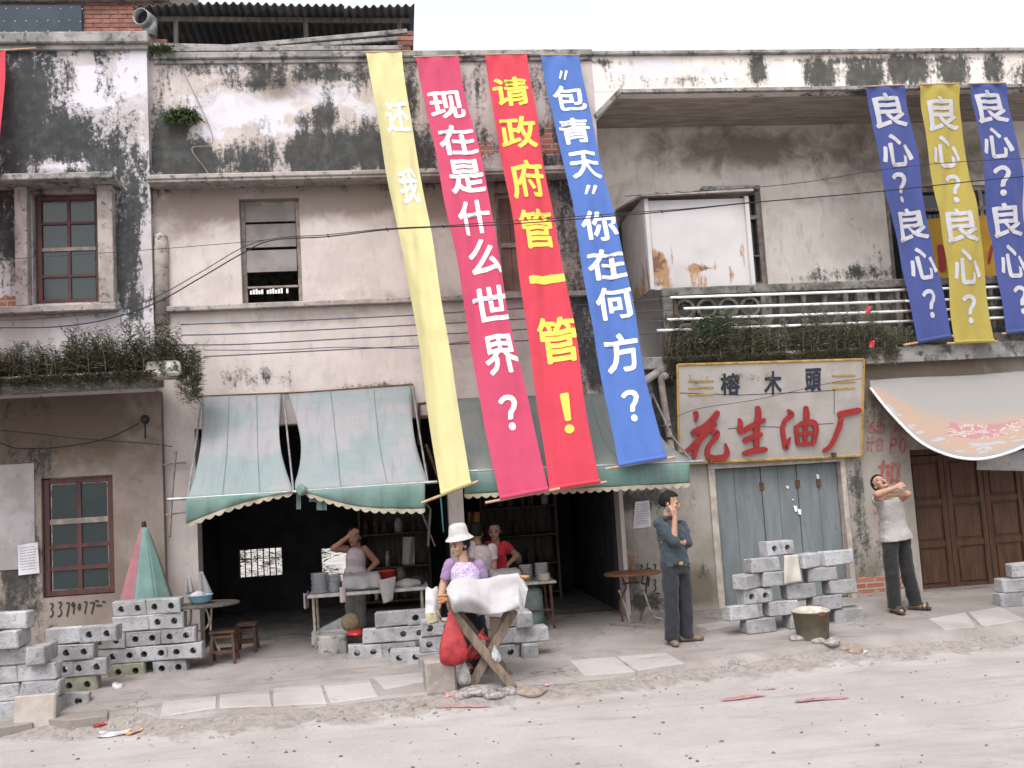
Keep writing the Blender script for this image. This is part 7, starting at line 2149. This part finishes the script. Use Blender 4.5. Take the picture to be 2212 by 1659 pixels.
def person(label, J, skinmat, hd, f, u, shirt, trousers, sleeve=(.55, .55), hands=None, hem=-.05, s=1.0, fem=False, hairkeep=short, legs=True, shoes=None, facekw=None, thin=1.0, long_=False, baggy=1.0, fold=.0075, cuffs=None, jaw=0.0, vox=.007):
    b = MB()
    loft(b, trunk(J, -.012, None, True, fem))
    ra, rf, rw = .045 * thin, .037 * thin, .026 * thin
    for k in 'lr':
        limb(b, J['s' + k], .052 * thin, J['e' + k], ra * .88); limb(b, J['e' + k], ra * .9, J['w' + k], rw)
        if legs: limb(b, J['h' + k], .085, J['k' + k], .056); limb(b, J['k' + k], .056, J['a' + k], .038)
        if legs:
            t_ = J['t' + k]; a_ = J['a' + k]
            d = (t_ - a_); d.z = 0; d.normalize()
            limb(b, Vector((a_.x, a_.y, t_.z + .04)) - d * .04, .034, Vector((t_.x, t_.y, t_.z + .026)), .024, sq=1.25, sqdir=d.cross(Vector((0, 0, 1))))
        if hands and k in hands:
            hd_ = hands[k]; hand(b, J['w' + k], hd_[0], hd_[1], hd_[2], 1.0 * s, hd_[3] if len(hd_) > 3 else 1)
        else:
            hand(b, J['w' + k], J['w' + k] - J['e' + k], (0, -1, 0), .5, s)
    neck = hd - Vector(u).normalized() * .075 * s - Vector(f).normalized() * .02 * s
    limb(b, J['nk'] - Vector((0, 0, .03)), .058 * s, neck, .050 * s)
    P, Rm = head(b, hd, f, u, s, jaw)
    body = merge(b, 'person', skinmat, None, vox, 3)
    tag(body, label, 'person')
    face(P, Rm, body, s, **(facekw or {}))
    # shirt
    if shirt is not None:
        c = MB()
        S_ = trunk(J, .014, hem, True, fem)
        if hem < -.15: S_[0] = (*S_[0][:3], S_[1][3] + .030, S_[1][4] + .02); S_[1] = (*S_[1][:3], S_[1][3] + .028, S_[1][4] + .015)
        loft(c, S_)
        for i, k in enumerate('lr'):
            L = sleeve[i]
            if L <= 0: limb(c, J['s' + k] + (J['n_c'] - J['s' + k]) * .25, .055, J['s' + k], .052, f2=True) if False else None
            else:
                e = J['s' + k].lerp(J['e' + k], min(L, 1))
                limb(c, J['s' + k], .066 * baggy, e, .058 * baggy, f2=L <= 1)
                if L > 1: limb(c, J['e' + k], .056 * baggy, J['e' + k].lerp(J['w' + k], L - 1), .050 * baggy, f2=True)
        merge(c, 'shirt', shirt, body, .0085, 4, fold, len(label))
    if trousers is not None and legs:
        c = MB()
        S = trunk(J, .006, None, True, fem)
        loft(c, [S[0], S[1], (S[2][0], S[2][1], S[2][2], S[2][3] - .002, S[2][4] - .002)])
        for k in 'lr':
            hem_ = J['a' + k] + (J['a' + k] - J['k' + k]).normalized() * .035
            limb(c, J['h' + k] + Vector((0, 0, .02)), .100, J['k' + k], .079 * baggy); limb(c, J['k' + k], .079 * baggy, hem_, .074 * baggy, f2=True)
        merge(c, 'trousers', trousers, body, .010, 3, fold * 1.1, len(label) + 7, 26.0)
    if hairkeep: hairdo(hd, f, u, hairkeep, body, s, seed=len(label))
    if shoes is not None and legs:
        for k in 'lr':
            t_, a_ = J['t' + k], J['a' + k]
            d = (t_ - a_); d.z = 0; d.normalize()
            c = MB()
            kind, m = shoes
            sd_ = d.cross(Vector((0, 0, 1)))
            hl_ = Vector((a_.x, a_.y, t_.z)) - d * .07
            if kind == 'shoe':
                limb(c, hl_ + d * .02 + Vector((0, 0, .038)), .042, Vector((t_.x, t_.y, t_.z + .026)) + d * .02, .032, sq=1.15, sqdir=sd_)
                o = merge(c, 'shoe', m, body, .008, 2)
            else:
                loft(c, [(Vector((0, 0, 0)) + hl_ + d * x + Vector((0, 0, .002)), sd_, Vector((0, 0, 1)), w_, .016) for x, w_ in ((-.01, .022), (.01, .034), (.10, .036), (.17, .044), (.215, .040), (.24, .020))])
                c.build('sandal_sole', m, body)
                for x_ in ((.15, .20) if kind == 'sandal' else (.165,)):
                    c = MB(); q = hl_ + d * x_
                    c.tube(spline([q + sd_ * -.044 + Vector((0, 0, .012)), q + sd_ * -.03 + Vector((0, 0, .05)), q + Vector((0, 0, .066)), q + sd_ * .03 + Vector((0, 0, .05)), q + sd_ * .044 + Vector((0, 0, .012))], 4), .012, 6); c.build('sandal_strap', m, body, True)
    return body, P, Rm
def joints(fr, Y0, **kw):
    J = {}
    for k, v in kw.items():
        x, y = fr(v[0], v[1])
        J[k] = V(x, y, Y0 + (v[2] if len(v) > 2 else 0.0))
    return J
SK = skin('tan', (.36, .205, .145))
SKd = skin('brown', (.32, .17, .115))

# --- vendor in a white hat
Z1 = lambda a, b: (904.6 + a * .23666, 1117.9 + b * .23666)
Y0 = -1.98
J = joints(Z1, Y0, nk=(405, 385), sl=(285, 425), sr=(545, 430, .02), el=(222, 620, .02), wl=(178, 830, -.30), er=(610, 610, .02), wr=(590, 790, -.16), hl=(380, 860), hr=(505, 860), kl=(470, 1180, -.03), kr=(580, 1180, -.02), al=(490, 1475), ar=(600, 1460), tl=(455, 1525, -.12), tr=(540, 1522, -.16))
for k in 'lr':
    J['t' + k].z = pz(J['t' + k].x, J['t' + k].y) + .02; J['a' + k].z = J['t' + k].z + .075
M_print, t_, p_ = newmat('lavender_print_blouse')
n_ = noise(t_, pos(t_), 55, 3, .55, 2.0)
t_.links.new(mixc(t_, smooth(t_, n_, .47, .53), (.26, .16, .34), (.50, .44, .54)), p_.inputs['Base Color']); p_.inputs['Roughness'].default_value = .85
bump(t_, p_, noise(t_, pos(t_), 14, 4), .35, .02)
M_lav = cloth_mat('plain_lavender_sleeve', (.25, .16, .28), .05)
M_navy = cloth_mat('dark_navy_trousers', (.022, .022, .032), .0)
hdv = V(*Z1(372, 248), Y0)
pv, P, Rm = person('woman in a white bucket hat and lavender blouse standing behind the trestle, looking left', J, SK, hdv, (-.80, -.58, -.14), (-.06, -.10, 1), M_print, M_navy, sleeve=(0, 0), fem=True, hairkeep=bob, hem=-.02,
                   hands={'l': ((.05, -.15, -1), (1, -.2, 0), .7, -1), 'r': ((-.2, -.6, -.7), (-.6, -.2, 0), .6)}, shoes=('slipper', mat('brown_slipper', (.10, .06, .045), None)), thin=1.02)
for k in 'lr':
    c = MB(); limb(c, J['s' + k] + Vector((0, 0, -.004)), .0595, J['s' + k].lerp(J['e' + k], .72), .057, f2=True); merge(c, 'sleeve', M_lav, pv, .010, 3, .005, 3)
sx, fy, uz = frame_of((-.80, -.58, -.14), (-.16, -.12, 1))
Rh = Matrix((sx, fy, uz)).transposed()
mb = MB()
hp = [(.001, .132), (.055, .130), (.080, .118), (.090, .095), (.098, .045), (.102, .020), (.118, .002), (.140, -.022), (.146, -.026), (.140, -.026), (.104, .008), (.098, .012)]
mb.lathe(hp, hdv + uz * .080 - fy * .010, 32, rot=Rh, wob=.012)
m_hat = mat('white_patterned_hat', (.42, .41, .40), (.35, .34, .335), 20, .9, .1, .3, 60, col3=(.40, .37, .36), scale3=38, lo3=.58, hi3=.66)
mb.build('hat', m_hat, pv, True)

# --- man in blue on the telephone
Z2 = lambda a, b: (1314.2 + a * .23666, 1024.1 + b * .23666)
Y0 = GP(*Z2(660, 1545)).y
J = joints(Z2, Y0, nk=(545, 385), sl=(462, 455, -.07), sr=(668, 475, .09), el=(600, 612, -.17), wl=(606, 400, -.17), er=(722, 622, -.02), wr=(590, 622, -.10), hl=(558, 850, -.03), hr=(662, 850, .04), kl=(572, 1180, -.05), kr=(700, 1180, .05), al=(582, 1490, -.04), ar=(714, 1470, .06), tl=(612, 1560, -.13), tr=(830, 1522, .05))
for k in 'lr':
    J['t' + k].z = pz(J['t' + k].x, J['t' + k].y) + .004; J['a' + k].z = J['t' + k].z + .085
M_bshirt = cloth_mat('slate_blue_shirt', (.034, .046, .058), .0)
M_btrou = cloth_mat('dark_grey_trousers', (.020, .021, .028), .0)
hdb = V(*Z2(562, 262), Y0 - .01)
pb, P, Rm = person('man in a slate blue shirt holding a phone to his ear before the pillar', J, SK, hdb, (.82, -.42, -.14), (.10, 0, 1), M_bshirt, M_btrou, sleeve=(1.02, 1.08), hands={'l': ((-.12, .02, 1), (-.45, .85, 0), .7, 1), 'r': ((-.95, .1, .12), (0, .8, .3), .6, -1)}, hem=-.0,
                   shoes=('shoe', mat('dusty_brown_shoe', (.16, .115, .085), (.11, .08, .06), 20, .7)), baggy=1.03, fold=.009)
mb = MB()
S = trunk(J, .016)
loft(mb, [(S[1][0] + Vector((0, 0, .010)), S[1][1], S[1][2], S[1][3] - .004, S[1][4] - .003), (S[1][0] + Vector((0, 0, .048)), S[1][1], S[1][2], S[1][3] - .006, S[1][4] - .004)])
mb.build('belt', M_blackwire, pb, True)
mb = MB(); mb.box(V(*Z2(664, 814), Y0 - .125), (.04, .014, .034), .004); mb.build('buckle', M_gold, pb)
mb = MB(); mb.bar(V(*Z2(535, 300), Y0 - .12), V(*Z2(548, 345), Y0 - .13), .02, .045, .005); mb.build('phone', M_steel, pb)
mb = MB(); loft(mb, [(J['nk'] + Vector((0, 0, -.035)), Vector((.8, .6, 0)), Vector((-.6, .8, 0)), .086, .076), (J['nk'] + Vector((0, 0, .008)), Vector((.8, .6, 0)), Vector((-.6, .8, 0)), .070, .066)]); mb.build('collar', M_bshirt, pb, True)

# --- yawning man in white
Z3 = lambda a, b: (1809.2 + a * .2058, 1007 + b * .2058)
Y0 = GP(*Z3(720, 1530)).y
J = joints(Z3, Y0, nk=(505, 310), sl=(425, 372, 0), sr=(645, 352, .03), el=(418, 292, -.24), wl=(610, 222, -.25), er=(738, 290, -.12), wr=(520, 296, -.22), hl=(545, 730), hr=(665, 710, .03), kl=(572, 1130, -.02), kr=(738, 1120, .03), al=(598, 1455), ar=(812, 1430, .06), tl=(668, 1535, -.12), tr=(925, 1502, .0))
for k in 'lr':
    J['t' + k].z = pz(J['t' + k].x, J['t' + k].y) + .022; J['a' + k].z = J['t' + k].z + .08
M_wshirt = cloth_mat('white_polo_shirt', (.31, .295, .28), .0, dirt=.25)
M_olive = cloth_mat('dark_olive_trousers', (.016, .016, .016), .0)
hdw = V(*Z3(448, 188), Y0 + .01)
pw, P, Rm = person('man in a white shirt yawning with raised folded arms by the brown doors', J, SK, hdw, (-.22, -.68, .66), (-.24, .60, .74), M_wshirt, M_olive, sleeve=(.42, .30), hands={'l': ((.9, .1, .25), (.1, .8, -.5), .6, 1), 'r': ((-.95, .05, .15), (0, .8, -.4), .5, -1)}, hem=-.20,
                   shoes=('sandal', mat('dark_sandal', (.055, .042, .035), None)), facekw={'mouth': .024, 'closed': True}, baggy=1.04, jaw=.012)

# --- woman in a sleeveless blouse inside the left shop
Z4 = lambda a, b: (648.6 + a * .17486, 1109.4 + b * .17486)
Y0 = .32
J = joints(Z4, Y0, nk=(690, 395), sl=(575, 440), sr=(795, 440), el=(405, 432, -.10), wl=(585, 290, -.10), er=(945, 600, .05), wr=(845, 705, -.06), hl=(625, 800), hr=(750, 800), kl=(640, 1130), kr=(740, 1130), al=(640, 1450), ar=(740, 1450), tl=(640, 1500, -.12), tr=(740, 1500, -.12))
for k in 'lr':
    J['t' + k].z = .01; J['a' + k].z = .08
    J['k' + k].z = .42
hdf = V(*Z4(668, 290), Y0 - .02)
M_lil = cloth_mat('lilac_sleeveless_blouse', (.40, .33, .36), .0)
pf, P, Rm = person('woman in a lilac sleeveless blouse shading her brow behind the plate-laden table', J, SKd, hdf, (-.35, -.92, -.05), (-.05, 0, 1), M_lil, cloth_mat('grey_skirt', (.20, .20, .19), .0), sleeve=(0, 0), fem=True, hairkeep=bob, hands={'l': ((.75, 0, .55), (.2, .9, -.3), .4, 1), 'r': ((-.5, -.2, -.8), (.6, .3, 0), .6)}, hem=.12, thin=.95, vox=.008)
# --- man seen from behind
Y0 = .22
J = joints(Z1, Y0, nk=(530, 215), sl=(480, 255), sr=(668, 285, .04), el=(470, 420, -.08), wl=(560, 510, -.12), er=(688, 420, .02), wr=(690, 520, -.12), hl=(505, 640, .10), hr=(620, 640, .12), kl=(505, 900, .1), kr=(620, 900, .1), al=(505, 1150, .1), ar=(620, 1150, .1), tl=(505, 1200), tr=(620, 1200))
for k in 'lr':
    J['t' + k].z = .01; J['a' + k].z = .08; J['k' + k].z = .42
hdm = V(*Z1(525, 140), Y0 + .02)
pm, P, Rm = person('man in a pale pink shirt with his back turned, behind the hatted vendor', J, SKd, hdm, (.25, .94, -.15), (0, 0, 1), cloth_mat('pale_pink_shirt', (.52, .43, .46), .0), M_btrou, sleeve=(.75, .75), hands=None, hem=-.1, vox=.008)
# --- woman in red
Y0 = .50
J = joints(Z1, Y0, nk=(700, 215), sl=(632, 262), sr=(782, 258), el=(600, 350, .04), wl=(640, 440, -.06), er=(900, 345, .04), wr=(812, 430, -.05), hl=(670, 520), hr=(770, 520), kl=(670, 800), kr=(770, 800), al=(670, 1100), ar=(770, 1100), tl=(670, 1200, -.1), tr=(770, 1200, -.1))
for k in 'lr':
    J['t' + k].z = .01; J['a' + k].z = .08; J['k' + k].z = .42
hdr = V(*Z1(692, 128), Y0)
pr, P, Rm = person('woman in a red T-shirt with a hand on her hip inside the right shop', J, SKd, hdr, (-.25, -.96, -.05), (0, 0, 1), cloth_mat('red_tshirt', (.42, .025, .035), .0), cloth_mat('grey_work_trousers', (.10, .10, .11), .0), sleeve=(.5, .5), fem=True, hairkeep=bob, hands={'l': ((.4, -.2, -.8), (.5, .3, 0), .6), 'r': ((-.6, -.2, -.7), (.6, .3, 0), .6)}, hem=.0, thin=.95, vox=.008)
